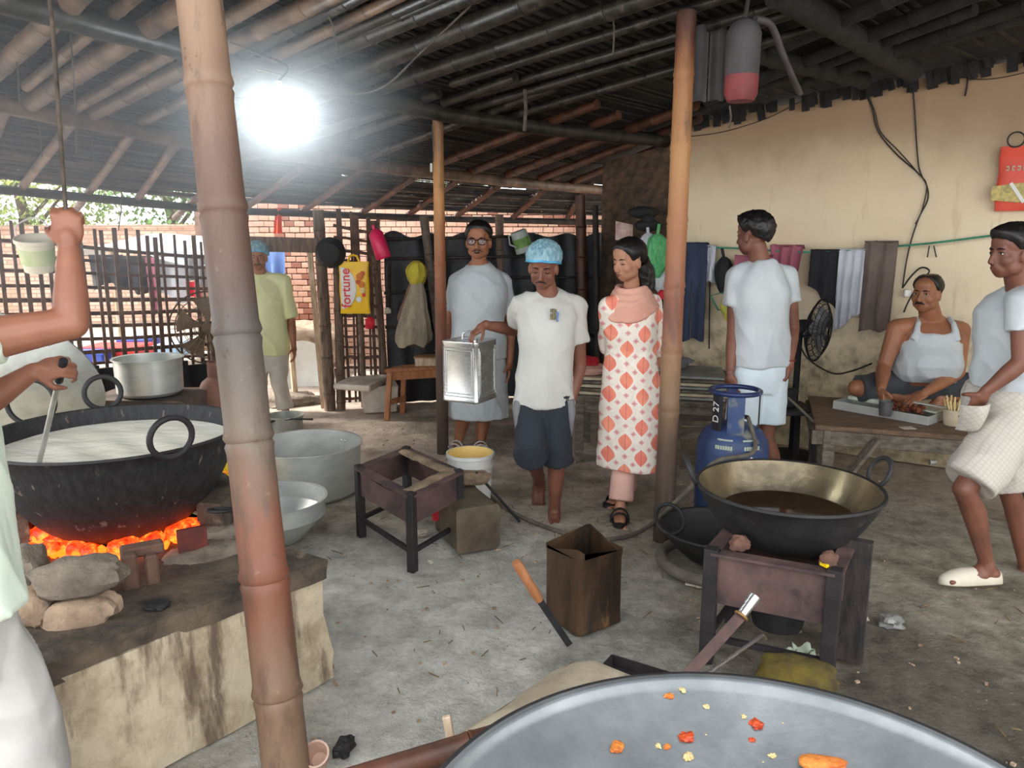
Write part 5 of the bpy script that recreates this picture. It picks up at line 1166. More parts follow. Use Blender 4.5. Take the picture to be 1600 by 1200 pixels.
# ------------------------------------------------------------------ square stove stands
def stand(name, P, zt, ah, mat, legm, lab, legw=.04, mud=True, stretch=.10, sag=.03, extra=True):
    """P: four ground corners in order; plates between legs"""
    t = thing(name, sum(P, Vector())/4, lab, 'stove stand')
    for i in range(4):
        a, b = P[i], P[(i+1) % 4]; mb = MB(); n = 8; nn = (b-a).cross(UP).normalized()
        def af(u, v): p = a.lerp(b, u); s_ = sag*math.sin(PI*u)*(1 if i % 2 else .6)+.008*nz((u*6, i*3, 0), 1); return (Vector((p.x, p.y, zt-ah*(1-v)-(s_ if v > .5 else 0))), nn)
        mb.slab(af, 8, 2, .008); mb.build('apron', mat, t, smooth=30)
        mb = MB(); mb.bar(a, Vector((a.x, a.y, zt+.012)), legw, legw, up=(b-a).normalized()); mb.build('leg', legm, t, bevel=.002)
        mb = MB(); mb.bar(a+UP*stretch, b+UP*stretch, .018, .022); mb.build('stretcher', legm, t)
        mb = MB(); mb.bar(a+UP*(zt-.004), b+UP*(zt-.004), .055, .010); mb.build('rim', mat, t)
    return t
P = [gz(645, 893), gz(718, 847), gz(642, 812)*1.0, gz(565, 838)]; P[2] = P[1]+P[3]-P[0]
t = stand('stove_stand', P, .385, .15, M['rustplate'], M['darksteel'], 'rusty square stove stand in the middle of the floor', sag=.035)
for a, b in ((P[1], P[2]), (P[0], P[1])):
    mb = MB(); m_ = MB(); L_ = (b-a)
    rows = []
    for i in range(13):
        p = a.lerp(b, .04+.92*i/12)+(sum(P, Vector())/4-a.lerp(b, .5)).normalized()*.045; w = .036+.014*nz(p, 20); hh = .016+.014*nz(p, 14, 4)
        nn = L_.cross(UP).normalized(); rows.append([p+nn*(w*math.cos(q))+UP*(.382+max(-.3, math.sin(q))*hh) for q in [2*PI*k/10 for k in range(10)]])
    mb.rings(rows); mb.build('mud_lining', M['mud'], t, smooth=50)
# frying stove
FRg = gz(1290, 1075); FLg = Vector((.735, 2.66, 0)); dv = Vector((.20, .33, 0))
P = [FLg, FRg, FRg+dv*.9, FLg+dv*.9]
t = stand('stove_stand', P, .44, .20, M['rustplate'], M['darksteel'], 'sooty square stove stand under the oil wok', legw=.05, sag=.03)
M['burntwood'] = pm('charred_wood', srgb(62, 54, 50), srgb(30, 28, 27), 8, .85, bump=.6, c3=srgb(120, 72, 44), stretch=(4, 4, 1), w3=(.66, .72))
mb = MB(); a = P[1].lerp(P[2], .65)+Vector((.045, .0, 0)); mb.bar(a, a+Vector((.01, .02, .47)), .10, .045, up=dv.normalized()); mb.build('side_plank', M['burntwood'], t)
for (u, v) in ((.2, .15), (.93, .12), (.1, .85), (.9, .9)):
    a = FLg+(FRg-FLg)*u+dv*.9*v; mb = MB(); rock(mb, a+UP*.465, (.035, .028, .028), u*9, u, rough=.3); mb.build('prop_brick', pm('sooty_brick', srgb(120, 84, 68), srgb(78, 56, 48), 7, .9, bump=.6), t, smooth=35)
mb = MB(); c = P[1]+Vector((-.02, .03, .455)); mb.box(c, (.03, .03, .012), Matrix.Rotation(.4, 3, 'Z')); mb.build('yellow_wedge', M['yellow'], t)
# burner inside
mb = MB(); c = sum(P, Vector())/4; mb.lathe([(.001, .12), (.09, .12), (.11, .2), (.10, .26), (.001, .27)], c, 24); mb.build('burner', M['iron'], t, smooth=40)
OW = Vector((1.094, 2.913, .60)); OR = .352
M['iron_shine'] = pm('oily_worn_iron', srgb(150, 136, 108), srgb(92, 84, 68), 4, .26, metal=.75, bump=.2, bscale=25, rvar=.2, c3=srgb(60, 54, 46), w3=(.6, .75))
t = thing('oil_wok', (OW.x, OW.y, .45), 'black iron wok with dark frying oil on the stove stand', 'wok')
mb = MB(); n = 64; ex = 3.3; dep = .245
mb.lathe([(max(OR*i/14, .002), -dep*(1-(i/14)**ex)) for i in range(15)]+[(OR+.007, .004), (OR+.005, .014), (OR-.008, .012)], OW, n); mb.build('outer_bowl', M['iron'], t, smooth=60)
mb = MB(); mb.lathe([(max((OR-.008)*i/14, .002), .010-(dep-.004)*(1-(i/14)**ex)) for i in range(15)], OW, n); mb.build('inner_bowl', M['iron_shine'], t, smooth=60)
m, tt, b = newmat('used_frying_oil'); b.inputs['Base Color'].default_value = srgb(46, 28, 18); b.inputs['Roughness'].default_value = .06; M['oil'] = m
mb = MB(); mb.lathe([(.001, -.098), (.15, -.098), (.252, -.098)], OW, 48); o_ = mb.build('oil', M['oil'], t, smooth=True); o_['kind'] = 'stuff'
for (px, py, ax) in ((1099, 738, Vector((-.9, -.3, .0))), (1402, 768, Vector((.9, .1, 0)))):
    an_ = math.radians(170 if px < 1200 else 6); ax = Vector((math.cos(an_), math.sin(an_), 0)); c = OW+ax*(OR+.004); mb = MB(); ring(mb, c+UP*.050+ax*.022, .062, .009, ax+Vector((0, 0, -.45)), 32); mb.build('ring_handle', M['iron'], t, smooth=True)
# black wok on the floor behind
bw_ = Vector((.99, 3.50, .20)); t = thing('floor_wok', (bw_.x, bw_.y, 0), 'black iron wok on the floor at the foot of the mottled post', 'wok'); mb = MB(); wok(mb, bw_, .27, .19, .008, 48); mb.build('bowl', M['iron'], t, smooth=60)
mb = MB(); c = bw_+Vector((-.25, -.08, .075)); ring(mb, c, .072, .009, (-.6, -.8, 0)); mb.build('ring_handle', M['iron'], t, smooth=True)
mb = MB(); c = Vector((.99, 3.36, .04)); ring(mb, (bw_.x-.02, bw_.y-.03, .05), .25, .028, UP, 40); tag(mb.build('tyre_ring', pm('dusty_rubber', srgb(120, 112, 100), srgb(84, 78, 70), 7, .9, bump=.3), smooth=True), 'dusty rubber ring under the floor wok', 'tyre')
# blue gas cylinder
M['bluegas'] = pm('chipped_blue_paint', srgb(46, 70, 114), srgb(34, 52, 88), 6, .55, bump=.25, c3=srgb(112, 114, 104), w3=(.55, .64))
gc = at(1141, 760, 3.92); gc.z = 0
t = gas('gas_cylinder', gc, .185, .60, M['bluegas'], 'chipped blue gas cylinder behind the oil wok')
M['bluedark'] = pm('dark_blue_paint', srgb(34, 50, 98), srgb(24, 36, 74), 5, .4, bump=.1, c3=srgb(120, 130, 150), w3=(.68, .72))
M['blackpaint'] = pm('black_paint', srgb(30, 32, 38), srgb(22, 23, 28), 5, .5, bump=.1)
mb = MB(); ring(mb, gc+UP*.79, .125, .013, UP, 40); mb.build('guard_ring', M['bluedark'], t, smooth=True)
for (a, m_, w) in ((-2.62, 'blackpaint', .065), (-1.78, 'bluegas', .085), (-.25, 'blackpaint', .035), (1.4, 'bluedark', .05)):
    mb = MB(); nseg = 6; hw_ = w/.125/2
    mb.slab(lambda u, v: (gc+Vector((math.cos(a+(u-.5)*2*hw_)*.125, math.sin(a+(u-.5)*2*hw_)*.125, .59+.20*v)), Vector((math.cos(a), math.sin(a), 0))), nseg, 2, .006); st_ = mb.build('stay', M[m_], t, smooth=30)
    if m_ == 'blackpaint' and w > .05:
        e = Vector((math.cos(a), math.sin(a), 0)); text_mesh('D 27', 'lettering', M['white_plastic'], st_, gc+e*.131+UP*.69, UP, UP.cross(e)*-1 if False else e.cross(UP), .055, .002)
mb = MB(); mb.tube([gc+UP*.60, gc+UP*.66], [.03, .025], 14); mb.build('valve', M['iron'], t, smooth=True)
mb = MB(); mb.tube([gc+UP*.64, gc+UP*.69], [.022, .03], 12); mb.tube([gc+UP*.665, gc+Vector((.055, -.06, .66))], .012, 8); mb.build('regulator', M['iron'], t, smooth=True)
for (a, z, s) in ((-1.30, .525, .045), (-2.1, .525, .04)):
    for j in range(2):
        for k in range(7):
            aa = a+(k-3)*.07; e = Vector((math.cos(aa), math.sin(aa), 0)); p_ = gc+e*(.182-.022*j)+UP*(z+j*.030); mb = MB(); mb.box(p_, (.003, .010, .020), Matrix.Rotation(aa, 3, 'Z')); mb.build('faded_letter', M['emb1'] if False else pm('faded_paint', srgb(176, 186, 170), srgb(150, 160, 146), 9, .8, bump=0), t)
a = -1.33; e = Vector((math.cos(a), math.sin(a), 0)); x_ = UP.cross(e); p_ = gc+e*.188+UP*.44; mb = MB()
o_ = [p_+x_*(.020*math.sin(q)*(1-max(0, math.cos(q))*.75))+UP*(.034*math.cos(q)*(1.25 if math.cos(q) > 0 else .8)) for q in [2*PI*i/18 for i in range(18)]]; mb.tube(o_, .0035, 6, closed=True); mb.ell(p_-UP*.006, (.006, .003, .009)); mb.build('drop_emblem', M['white_plastic'], t)
mb = MB(); a = -1.9; e = Vector((math.cos(a), math.sin(a), 0))
mb.slab(lambda u, v: (gc+Vector((math.cos(-2.35+.55*u+.3*v)*.189, math.sin(-2.35+.55*u+.3*v)*.189, .10+.16*v)), e), 8, 4, .004); mb.build('red_flash', M['red'], t, smooth=True)
# hose
M['hose'] = pm('dusty_hose', srgb(112, 104, 92), srgb(78, 72, 64), 9, .8, bump=.3)
Q = [gc+Vector((.055, -.06, .66)), gc+Vector((.05, -.20, .52)), at(1120, 720, 3.66), at(1085, 755, 3.60), at(1050, 790, 3.55), gz(1008, 826, .03), gz(960, 842, .012), gz(900, 838, .012), gz(850, 822, .012), gz(800, 800, .012), gz(765, 775, .012)]
def smooth_path(P, n=8):
    out = []
    for i in range(len(P)-1):
        p0, p1, p2, p3 = P[max(i-1, 0)], P[i], P[i+1], P[min(i+2, len(P)-1)]
        for k in range(n):
            u = k/n; out.append(.5*((2*p1)+(p2-p0)*u+(2*p0-5*p1+4*p2-p3)*u*u+(3*p1-p0-3*p2+p3)*u**3))
    return out+[P[-1]]
mb = MB(); mb.tube(smooth_path(Q), .011, 8); tag(mb.build('gas_hose', M['hose'], smooth=True), 'dusty gas hose running from the blue cylinder across the floor', 'hose')

# ------------------------------------------------------------------ tins, bucket, tools
def oil_tin(name, c, rz, w, h, mat, lab, tilt=None, openbent=False, handle=False, panel=True, upv=None):
    c = Vector(c); rot = (tilt or Matrix.Identity(3)) @ Matrix.Rotation(rz, 3, 'Z'); t = thing(name, c, lab, 'tin')
    def T(x, y, z): return c+rot @ Vector((x, y, z))
    hw_ = w/2; bev = .022; base = []
    for sx, sy in ((-1, -1), (1, -1), (1, 1), (-1, 1)):
        for k in range(4):
            a = {(-1, -1): PI, (1, -1): 1.5*PI, (1, 1): 0, (-1, 1): .5*PI}[(sx, sy)]+k/3*PI/2; base.append((sx*(hw_-bev)+bev*math.cos(a), sy*(hw_-bev)+bev*math.sin(a)))
    rows = []
    for (z, s) in ((0, .96), (.004, 1.0), (.012, 1.01), (.02, .99), (h*.5, .985), (h-.02, .99), (h-.010, 1.01), (h, 1.005)):
        rows.append([T(x*s, y*s, z+((.035*math.sin(math.atan2(y, x)*2+.6)+.02*nz((x*30, y*30, 0), 1)-.01) if openbent and z >= h-.001 else 0)) for x, y in base])
    mb = MB()
    if openbent:
        n = len(base); rows += [[T(x*.965, y*.965, h+(.035*math.sin(math.atan2(y, x)*2+.6)+.02*nz((x*30, y*30, 0), 1)-.012)) for x, y in base], [T(x*.955, y*.955, .01) for x, y in base]]
        mb.rings(rows)
    else: mb.rings(rows)
    mb.build('tin_body', mat, t, smooth=35)
    if panel:
        for (dx, dy) in ((0, -1), (1, 0), (0, 1), (-1, 0)):
            mb = MB(); sx_ = Vector((-dy, dx, 0)); n_ = Vector((dx, dy, 0))
            for s_ in (.80, .70):
                a_ = w/2*s_; z0, z1 = h*(.5-.40*s_/.8), h*(.5+.40*s_/.8); Pq = [n_*(hw_*.992)+sx_*(u*a_)+UP*z for u, z in ((-1, z0), (1, z0), (1, z1), (-1, z1))]
                mb.tube([T(*q) for q in Pq], .004, 6, closed=True)
            mb.build('pressed_panel', mat, t, smooth=True)
    if handle:
        mb = MB(); mb.tube([T(-.045, 0, h), T(-.04, 0, h+.035), T(0, 0, h+.048), T(.04, 0, h+.035), T(.045, 0, h)], .006, 8); mb.build('handle', M['tin'], t, smooth=True)
        mb = MB(); mb.tube([T(.07, -.07, h-.002), T(.07, -.07, h+.010)], .022, 16); mb.build('cap', mat, t, smooth=40)
    return t
oil_tin('oil_tin', (.297, 2.985, 0), math.radians(35), .235, .335, M['tin_old'], 'open burnt oil tin with bent rim standing on the floor', openbent=True, panel=False)
ct = at(733, 629, 4.24); oil_tin('oil_tin', ct+Vector((0, .1, .0)), math.radians(-28), .235, .345, M['tin'], 'shiny square oil tin carried by the barefoot man', handle=True)
c = gz(722, 838); oil_tin('oil_tin', (c.x-.04, c.y+.10, .125), 0, .235, .34, M['tin_dull'], 'dull tin lying on its side behind the rusty stand', tilt=Matrix.Rotation(.42, 3, 'Z') @ Matrix.Rotation(PI/2, 3, 'X') @ Matrix.Translation((0, 0, -.17)).to_3x3(), panel=False)
mb = MB(); c2_ = at(690, 800, 3.90); mb.box(c2_, (.10, .004, .09), Matrix.Rotation(.3, 3, 'Z')); tag(mb.build('red_wrapper', M['red']), 'red torn wrapper under the rusty stand', 'wrapper')
mb = MB(); c = at(738, 750, 4.02); rock(mb, Vector((c.x, c.y, .285)), (.10, .07, .035), 31); tag(mb.build('mud_cake', M['mud'], smooth=35), 'lump of dried mud on the lying dull tin', 'mud')
bc = Vector((-.246, 4.36, 0)); t = thing('bucket', bc, 'white plastic bucket with yellowed inside behind the rusty stand', 'bucket')
mb = MB(); mb.lathe([(.001, 0), (.115, 0), (.134, .31), (.142, .315), (.142, .335), (.134, .335)], bc, 44); mb.build('outer_wall', M['white_plastic'], t, smooth=40)
mb = MB(); mb.lathe([(.133, .334), (.112, .012), (.001, .010)], bc, 44); mb.build('inner_wall', pm('yellowed_plastic', srgb(238, 208, 130), srgb(226, 190, 104), 4, .5, bump=0), t, smooth=40)
mb = MB(); ring(mb, bc+UP*.26, .1335, .006, UP, 40); mb.build('rib', M['white_plastic'], t, smooth=True)
mb = MB(); a, b_ = at(744, 738, 4.0), gz(812, 815, .01); mb.tube([a, b_], .008, 8); tag(mb.build('iron_poker', M['iron'], smooth=True), 'thin iron poker leaning on the dull tin', 'poker')
# spatula with wooden handle
a, m1, b_ = at(806, 878, 2.62), at(843, 938, 2.66), gz(890, 1008, .02); t = thing('scraper', b_, 'iron scraper with wooden handle leaning before the burnt tin', 'scraper')
mb = MB(); d = (m1-a); mb.tube([a, a+d*.1, a+d*.5, a+d*.8, m1], [.016, .019, .017, .019, .015], 14); mb.build('handle', M['orangewood'], t, smooth=True); mb = MB(); mb.bar(m1-d*.1, b_, .026, .004, up=(0, -1, .4)); mb.build('blade', M['iron'], t)
# iron tools behind the front wok
a, m1, b_ = at(1180, 932, 2.30), at(1158, 962, 2.27), at(1068, 1062, 2.10); t = thing('iron_turner', b_, 'long flat iron turner with bright tubular socket', 'turner')
mb = MB(); mb.tube([a, m1], [.020, .016], 14, cap=False); mb.tube([m1, a], [.0135, .0175], 14, cap=False); mb.build('socket', M['tin'], t, smooth=40); mb = MB(); ring(mb, m1, .019, .005, (m1-a)); mb.build('ferrule', pm('brass', srgb(170, 130, 84), srgb(130, 96, 60), 8, .5, metal=.5, bump=.1), t, smooth=True); mb = MB(); mb.bar(m1, b_+(b_-m1)*.25, .034, .006, up=(0, -.6, .8)); mb.build('blade', M['rustplate'], t)
a, b_ = at(1192, 992, 2.36), at(1085, 1066, 2.06); mb = MB(); mb.tube([a+Vector((.02, .03, -.03)), a, b_+(b_-a)*.3], .006, 8); tag(mb.build('iron_rod', M['tin'], smooth=True), 'thin bent iron rod beside the flat turner', 'rod')

# ------------------------------------------------------------------ front wok and its hearth
FW = Vector((.394, .983, .60)); FR_ = .586
m, tt, b = newmat('brushed_wok_iron'); co = tt.coord('Object'); nA = tt.noise(co, 3, 5); 
tt.set(b.inputs['Base Color'], tt.ramp(nA, [(.35, srgb(146, 150, 152)), (.65, srgb(108, 113, 115))])); b.inputs['Metallic'].default_value = .45; b.inputs['Roughness'].default_value = .30; tt.set(b.inputs['Normal'], tt.bump(tt.noise(tt.coord('Object', scale=(1, 1, 1)), 40, 4), .12, .004)); M['wok_in'] = m
t = thing('serving_wok', (FW.x, FW.y, .2), 'wide grey iron wok with fried scraps nearest the camera', 'wok')
mb = MB(); wok(mb, FW, FR_, .24, .010, 96, ex=2.0); mb.build('bowl', M['wok_in'], t, smooth=60)
mb = MB(); ring(mb, FW+UP*.004, FR_+.004, .009, UP, 96); mb.build('rolled_rim', M['iron'], t, smooth=True)
M['fried'] = pm('fried_scrap', srgb(222, 140, 60), srgb(190, 96, 36), 30, .7, bump=.6); M['chili'] = pm('red_pepper_scrap', srgb(206, 84, 40), srgb(170, 56, 28), 30, .5, bump=.4); M['pale_scrap'] = pm('pale_scrap', srgb(226, 206, 150), srgb(206, 180, 120), 30, .7, bump=.4)
def wokz(x, y): u = math.hypot(x-FW.x, y-FW.y)/(FR_-.01); return FW.z-.23*(1-min(u, 1)**2.0)
def wokhit(px, py):
    d = ray(px, py); s_ = .3
    while s_ < 4:
        p = EYE+d*s_
        if math.hypot(p.x-FW.x, p.y-FW.y) < FR_-.012 and p.z <= wokz(p.x, p.y): return p
        s_ += .002
    return gz(px, py, FW.z)
for i, (px, py, s, mk, lab) in enumerate(((1073, 1154, .016, 'chili', 'red fried scrap in the front wok, largest of them'), (964, 1170, .015, 'fried', 'orange fried scrap at the left of the front wok'), (1182, 1134, .014, 'chili', 'curled orange pepper strip in the front wok'), (1045, 1089, .010, 'fried', 'small orange crumb near the far rim of the wok'), (1075, 1184, .011, 'pale_scrap', 'pale crumb below the red scrap'), (1066, 1079, .008, 'pale_scrap', 'pale crumb nearest the far rim of the wok'), (1103, 1105, .007, 'pale_scrap', 'pale yellow crumb alone in the wok middle'), (1042, 1168, .008, 'fried', 'tan crumb left of the red scrap'), (1028, 1166, .007, 'pale_scrap', 'whitish crumb beside the tan crumb'), (1175, 1157, .007, 'chili', 'dark red crumb under the pepper strip'), (1206, 1182, .008, 'pale_scrap', 'pale crumb at the lower right of the wok'), (1162, 1120, .006, 'pale_scrap', 'tiny white crumb above the pepper strip'))):
    c = wokhit(px, py)+UP*s*.25
    mb = MB(); rock(mb, c, (s, s*.8, s*.5), i*2.7, i, rough=.5); tag(mb.build('fried_scrap', M[mk], smooth=40), lab, 'food scrap', 'fried scraps in the front wok')
c = wokhit(1285, 1199)+UP*.008
mb = MB(); rock(mb, c, (.05, .02, .012), 77, -.1, rough=.2); tag(mb.build('fried_fritter', M['fried'], smooth=40), 'golden flat fritter at the bottom edge in the wok', 'fritter')
mb = MB()
for i in range(60):
    a = R.random()*6.28; r_ = FR_*.75*math.sqrt(R.random()); x, y = FW.x+r_*math.cos(a), FW.y+.15+r_*math.sin(a)
    if math.hypot(x-FW.x, y-FW.y) < FR_*.9: mb.ell((x, y, wokz(x, y)+.001), (.0022, .0022, .0012), None, 6, 4)
cr = mb.build('crumbs', M['pale_scrap']); tag(cr, 'tiny pale crumbs scattered over the front wok', 'crumbs', kind='stuff')
# clay body under the front wok with a beige cloth-like slab beyond it
mb = MB(); arc_wall(mb, Vector((FW.x, FW.y, 0)), .40, 0, 2*PI*.999, 0, .44, .16, 4, 48); tag(mb.build('front_hearth', M['sootclay'], smooth=40), 'round clay hearth under the wok nearest the camera', 'hearth')
M['sack'] = pm('floury_sackcloth', srgb(196, 184, 160), srgb(160, 146, 124), 5, .95, bump=.4, bscale=30, c3=srgb(120, 108, 90), w3=(.6, .72))
pts = [(575, 1212), (630, 1177), (712, 1125), (787, 1080), (862, 1031), (892, 1011), (918, 1012), (952, 1027), (1016, 1055)]
edge = [gz(px, py, .30) for px, py in pts]
mb = MB(); N = 28
def sf(u, v):
    e = interp(edge, u); i_ = Vector((FW.x, FW.y, .36))+Vector((e.x-FW.x, e.y-FW.y, 0)).normalized()*.50; p = e.lerp(i_, v); p.z = .30+.08*v+.012*nz(p, 9)-.05*max(0, .15-v)/.15; return (p, UP)
mb.slab(sf, N, 14, .012); tag(mb.build('sacking', M['sack'], smooth=40), 'floury beige sacking spread beside the front wok', 'cloth')
mb = MB(); P8 = [gz(px, py, .0) for px, py in ((560, 1260), (720, 1120), (905, 1030), (1090, 1090))]; q = [Vector((FW.x-.30, FW.y+.30, 0)), Vector((FW.x+.2, FW.y+.42, 0))]
poly = [edge[1].copy(), edge[5].copy(), edge[8].copy(), Vector((FW.x+.25, FW.y+.47, 0)), Vector((FW.x-.1, FW.y+.5, 0)), Vector((FW.x-.46, FW.y+.18, 0))]
poly = [Vector((p.x*.97+FW.x*.03, p.y*.97+FW.y*.03, 0)) for p in poly]; rows = prism(poly, 0, .275, 8, .008, 3, 0, 3); mb.rings(rows); tag(mb.build('clay_ledge', M['mud'], smooth=35), 'low clay ledge carrying the beige sacking', 'ledge')
a, b_ = gz(600, 1205, .40), gz(745, 1160, .42); mb = MB(); bamboo(mb, a-(b_-a)*.4, b_+(b_-a)*.25, .030, .028, n=12); tag(mb.build('firewood_stick', M['red_bamboo'], smooth=50), 'brown stick of firewood under the front wok rim', 'firewood')
c = gz(703, 1148, .40); mb = MB(); mb.box(c, (.02, .012, .10), Matrix.Rotation(-.15, 3, 'Y')); tag(mb.build('wood_peg', M['palewood'], bevel=.002), 'small upright wooden peg on the sacking', 'peg')
# metal tray corner and yellow sack, leaves
c = gz(1000, 1050, .10); t = thing('metal_tray', (c.x, c.y, 0), 'dark shallow metal tray behind the sacking', 'tray'); rot = Matrix.Rotation(-.55, 3, 'Z'); mb = MB(); mb.box((c.x, c.y, .04), (.28, .16, .008), rot); mb.build('tray_floor', M['darksteel'], t)
for (dx, dy, sx, sy) in ((0, .08, .28, .008), (0, -.08, .28, .008), (.14, 0, .008, .16), (-.14, 0, .008, .16)):
    mb = MB(); mb.box(Vector((c.x, c.y, .06))+rot @ Vector((dx, dy, 0)), (sx, sy, .045), rot); mb.build('tray_side', M['darksteel'], t)
M['turmeric'] = pm('turmeric_stained_sack', srgb(112, 98, 36), srgb(66, 56, 34), 9, .95, bump=.7, bscale=50, c3=srgb(112, 62, 36), w3=(.54, .64))
c = gz(1225, 1062, .05); mb = MB(); rock(mb, (c.x+.05, c.y+.02, .05), (.13, .08, .065), 41, -.35, rough=.25); tag(mb.build('stained_sack', M['turmeric'], smooth=40), 'crumpled turmeric-stained sack by the sooty stove leg', 'sack')
M['cabbage'] = pm('cabbage_leaf', srgb(196, 206, 186), srgb(140, 160, 130), 14, .6, bump=.5)
for i, (px, py) in enumerate(((1245, 1026), (1262, 1032), (1255, 1018))):
    c = gz(px, py, .03); mb = MB(); mb.slab(lambda u, v: (c+Vector(((u-.5)*.07, (v-.5)*.05, .012*math.sin(u*7+i)+.014*math.cos(v*6))), UP), 6, 6, .003); tag(mb.build('cabbage_leaf', M['cabbage'], smooth=True), ('left', 'right', 'farthest')[i]+' torn cabbage leaf of three under the sooty stove stand', 'leaf', 'cabbage leaves under the stove')
# litter
M['paper'] = pm('dirty_paper', srgb(214, 208, 192), srgb(180, 172, 154), 8, .9, bump=.3)
def scrap(px, py, s, mat, name, lab, cat, seed, flat=.35, grp=None):
    c = gz(px, py, s*.3); mb = MB(); rock(mb, c, (s, s*.7, s*flat), seed, seed, rough=.5); return tag(mb.build(name, mat, smooth=30), lab, cat, grp)
scrap(1092, 908, .055, M['paper'], 'crumpled_paper', 'crumpled pale paper left of the sooty stove stand', 'paper', 3)
scrap(1342, 983, .022, M['paper'], 'paper_disc', 'small white scrap right of the sooty stove stand', 'paper', 5, .2)
scrap(1392, 972, .045, pm('clear_plastic', srgb(150, 150, 146), srgb(110, 110, 106), 9, .3, bump=.4), 'plastic_cup', 'crushed clear plastic cup on the dark floor', 'cup', 9, .6)
scrap(1348, 965, .028, M['paper'], 'paper_scrap', 'greyish scrap beside the small white scrap', 'paper', 11, .2)
scrap(658, 833, .03, M['paper'], 'paper_scrap', 'white scrap lying under the rusty stand', 'paper', 13, .5)
scrap(672, 878, .014, M['paper'], 'paper_scrap', 'tiny white scrap by the rusty stand leg', 'paper', 15, .5)
scrap(537, 1168, .036, M['iron'], 'charcoal_lump', 'black charcoal lump near the clay cup', 'charcoal', 17, .7)
c = gz(497, 1188, .03); t = thing('clay_cup', (c.x, c.y, 0), 'small pinkish clay cup lying at the bottom edge', 'cup'); rot = Matrix.Rotation(math.radians(38), 3, 'X') @ Matrix.Rotation(.2, 3, 'Z')
mb = MB(); lk = MB(); lk.lathe([(.001, -.035), (.026, -.035), (.036, .03), (.040, .036), (.034, .036), (.022, -.025), (.001, -.025)], (0, 0, 0), 28); mb.add([Vector((c.x, c.y, .04))+rot @ Vector(p) for p in lk.v], lk.f); mb.build('cup_body', pm('unglazed_clay', srgb(206, 176, 158), srgb(176, 144, 126), 7, .9, bump=.2), t, smooth=40)
mb = MB()
for i in range(600):
    x, y = R.uniform(-1.2, 2.6), R.uniform(2.0, 6.4); s = .004+.009*R.random()**2; z = .018*nz((x, y, 0), 1.3)+.010*nz((x, y, 0), 4.2, 3)-.008
    mb.box((x, y, z+s*.3), (s*(1+R.random()), s, s*.6), Matrix.Rotation(R.random()*3, 3, 'Z'))
tag(mb.build('floor_grit', M['stone']), 'grit and crumbs strewn over the earth floor', 'grit', kind='stuff')
mb = MB()
for i in range(90):
    x, y = R.uniform(-.9, 2.2), R.uniform(2.1, 4.6); l = .02+.05*R.random(); a = R.random()*3.1; z = .018*nz((x, y, 0), 1.3)+.010*nz((x, y, 0), 4.2, 3)-.002
    mb.bar((x, y, z), (x+l*math.cos(a), y+l*math.sin(a), z+.004), .003, .003)
tag(mb.build('straw_litter', pm('straw', srgb(150, 126, 84), srgb(70, 60, 48), 20, .9, bump=0)), 'thin straws and splinters strewn over the floor', 'straw', kind='stuff')
# ------------------------------------------------------------------ benches at the back
def boxy(name, P0, P1, P2, z0, z1, mat, lab, cat, bevel=.006):
    """box from three top corners: P0, P1 along width, P2 along depth"""
    mb = MB(); P0, P1, P2 = Vector(P0), Vector(P1), Vector(P2); q = [P0, P1, P1+P2-P0, P2]
    mb.rings([[Vector((p.x, p.y, z0)) for p in q], [Vector((p.x, p.y, z1)) for p in q]]); o = mb.build(name, mat, bevel=bevel); return tag(o, lab, cat) if lab else o
M['concrete'] = pm('pale_concrete', srgb(206, 196, 182), srgb(172, 162, 148), 6, .9, bump=.4)
ps = gz(518, 600, .29); t = thing('stone_bench', (ps.x, ps.y, 0), 'pale concrete slab bench beside the doorway', 'bench')
mb = MB(); a0 = gz(520, 600, .30); a1 = gz(578, 604, .30); a2 = gz(602, 582, .30); q = [a0, a1, a2+Vector((.10, .0, 0)), a0+(a2-a1)+Vector((.1, 0, 0))]
mb.rings([[p-UP*.05 for p in q], [p+UP*.0 for p in q]]); mb.build('slab', M['concrete'], t, bevel=.012)
c = (q[0]+q[1]+q[2]+q[3])/4; mb = MB(); mb.box((c.x+.12, c.y, .125), (.30, .28, .25), Matrix.Rotation(.25, 3, 'Z'), taper=1.12); mb.build('block', M['concrete'], t, bevel=.01)
# wooden bench
a0, a1 = gz(600, 577, .45), gz(700, 571, .45); t = thing('wooden_bench', (a0.x, a0.y, 0), 'plain wooden bench with splayed legs by the slim post', 'bench')
dB = Vector((.12, .24, 0)); mb = MB(); q = [a0, a1, a1+dB, a0+dB]; mb.rings([[p-UP*.035 for p in q], [p.copy() for p in q]]); mb.build('seat', M['orangewood'], t, bevel=.006)
for e, sx in ((a0.lerp(a1, .06), -1), (a0.lerp(a1, .92), 1)):
    for k in (0.1, .9):
        p_ = e+dB*k; mb = MB(); mb.bar(Vector((p_.x+sx*.03, p_.y+(k-.5)*.14, 0)), p_-UP*.03, .05, .045, up=(1, 0, 0)); mb.build('leg', M['orangewood'], t, bevel=.004)
    mb = MB(); mb.bar(e+dB*.1-UP*.30, e+dB*.9-UP*.30, .03, .04); mb.build('rung', M['orangewood'], t)
mb = MB(); mb.bar(a0.lerp(a1, .08)+dB*.1-UP*.07, a0.lerp(a1, .92)+dB*.1-UP*.07, .02, .07); mb.build('apron', M['orangewood'], t)
c = a0.lerp(a1, .62)+dB*.5; mb = MB(); t = thing('wooden_box', c, 'small pale wooden box on the plain bench', 'box'); mb.box(c+UP*.035, (.30, .16, .07), Matrix.Rotation(.05, 3, 'Z')); mb.build('box_body', M['palewood'], t, bevel=.004); mb = MB(); mb.box(c+UP*.076, (.32, .17, .012), Matrix.Rotation(.05, 3, 'Z')); mb.build('lid', M['wood'], t, bevel=.002)
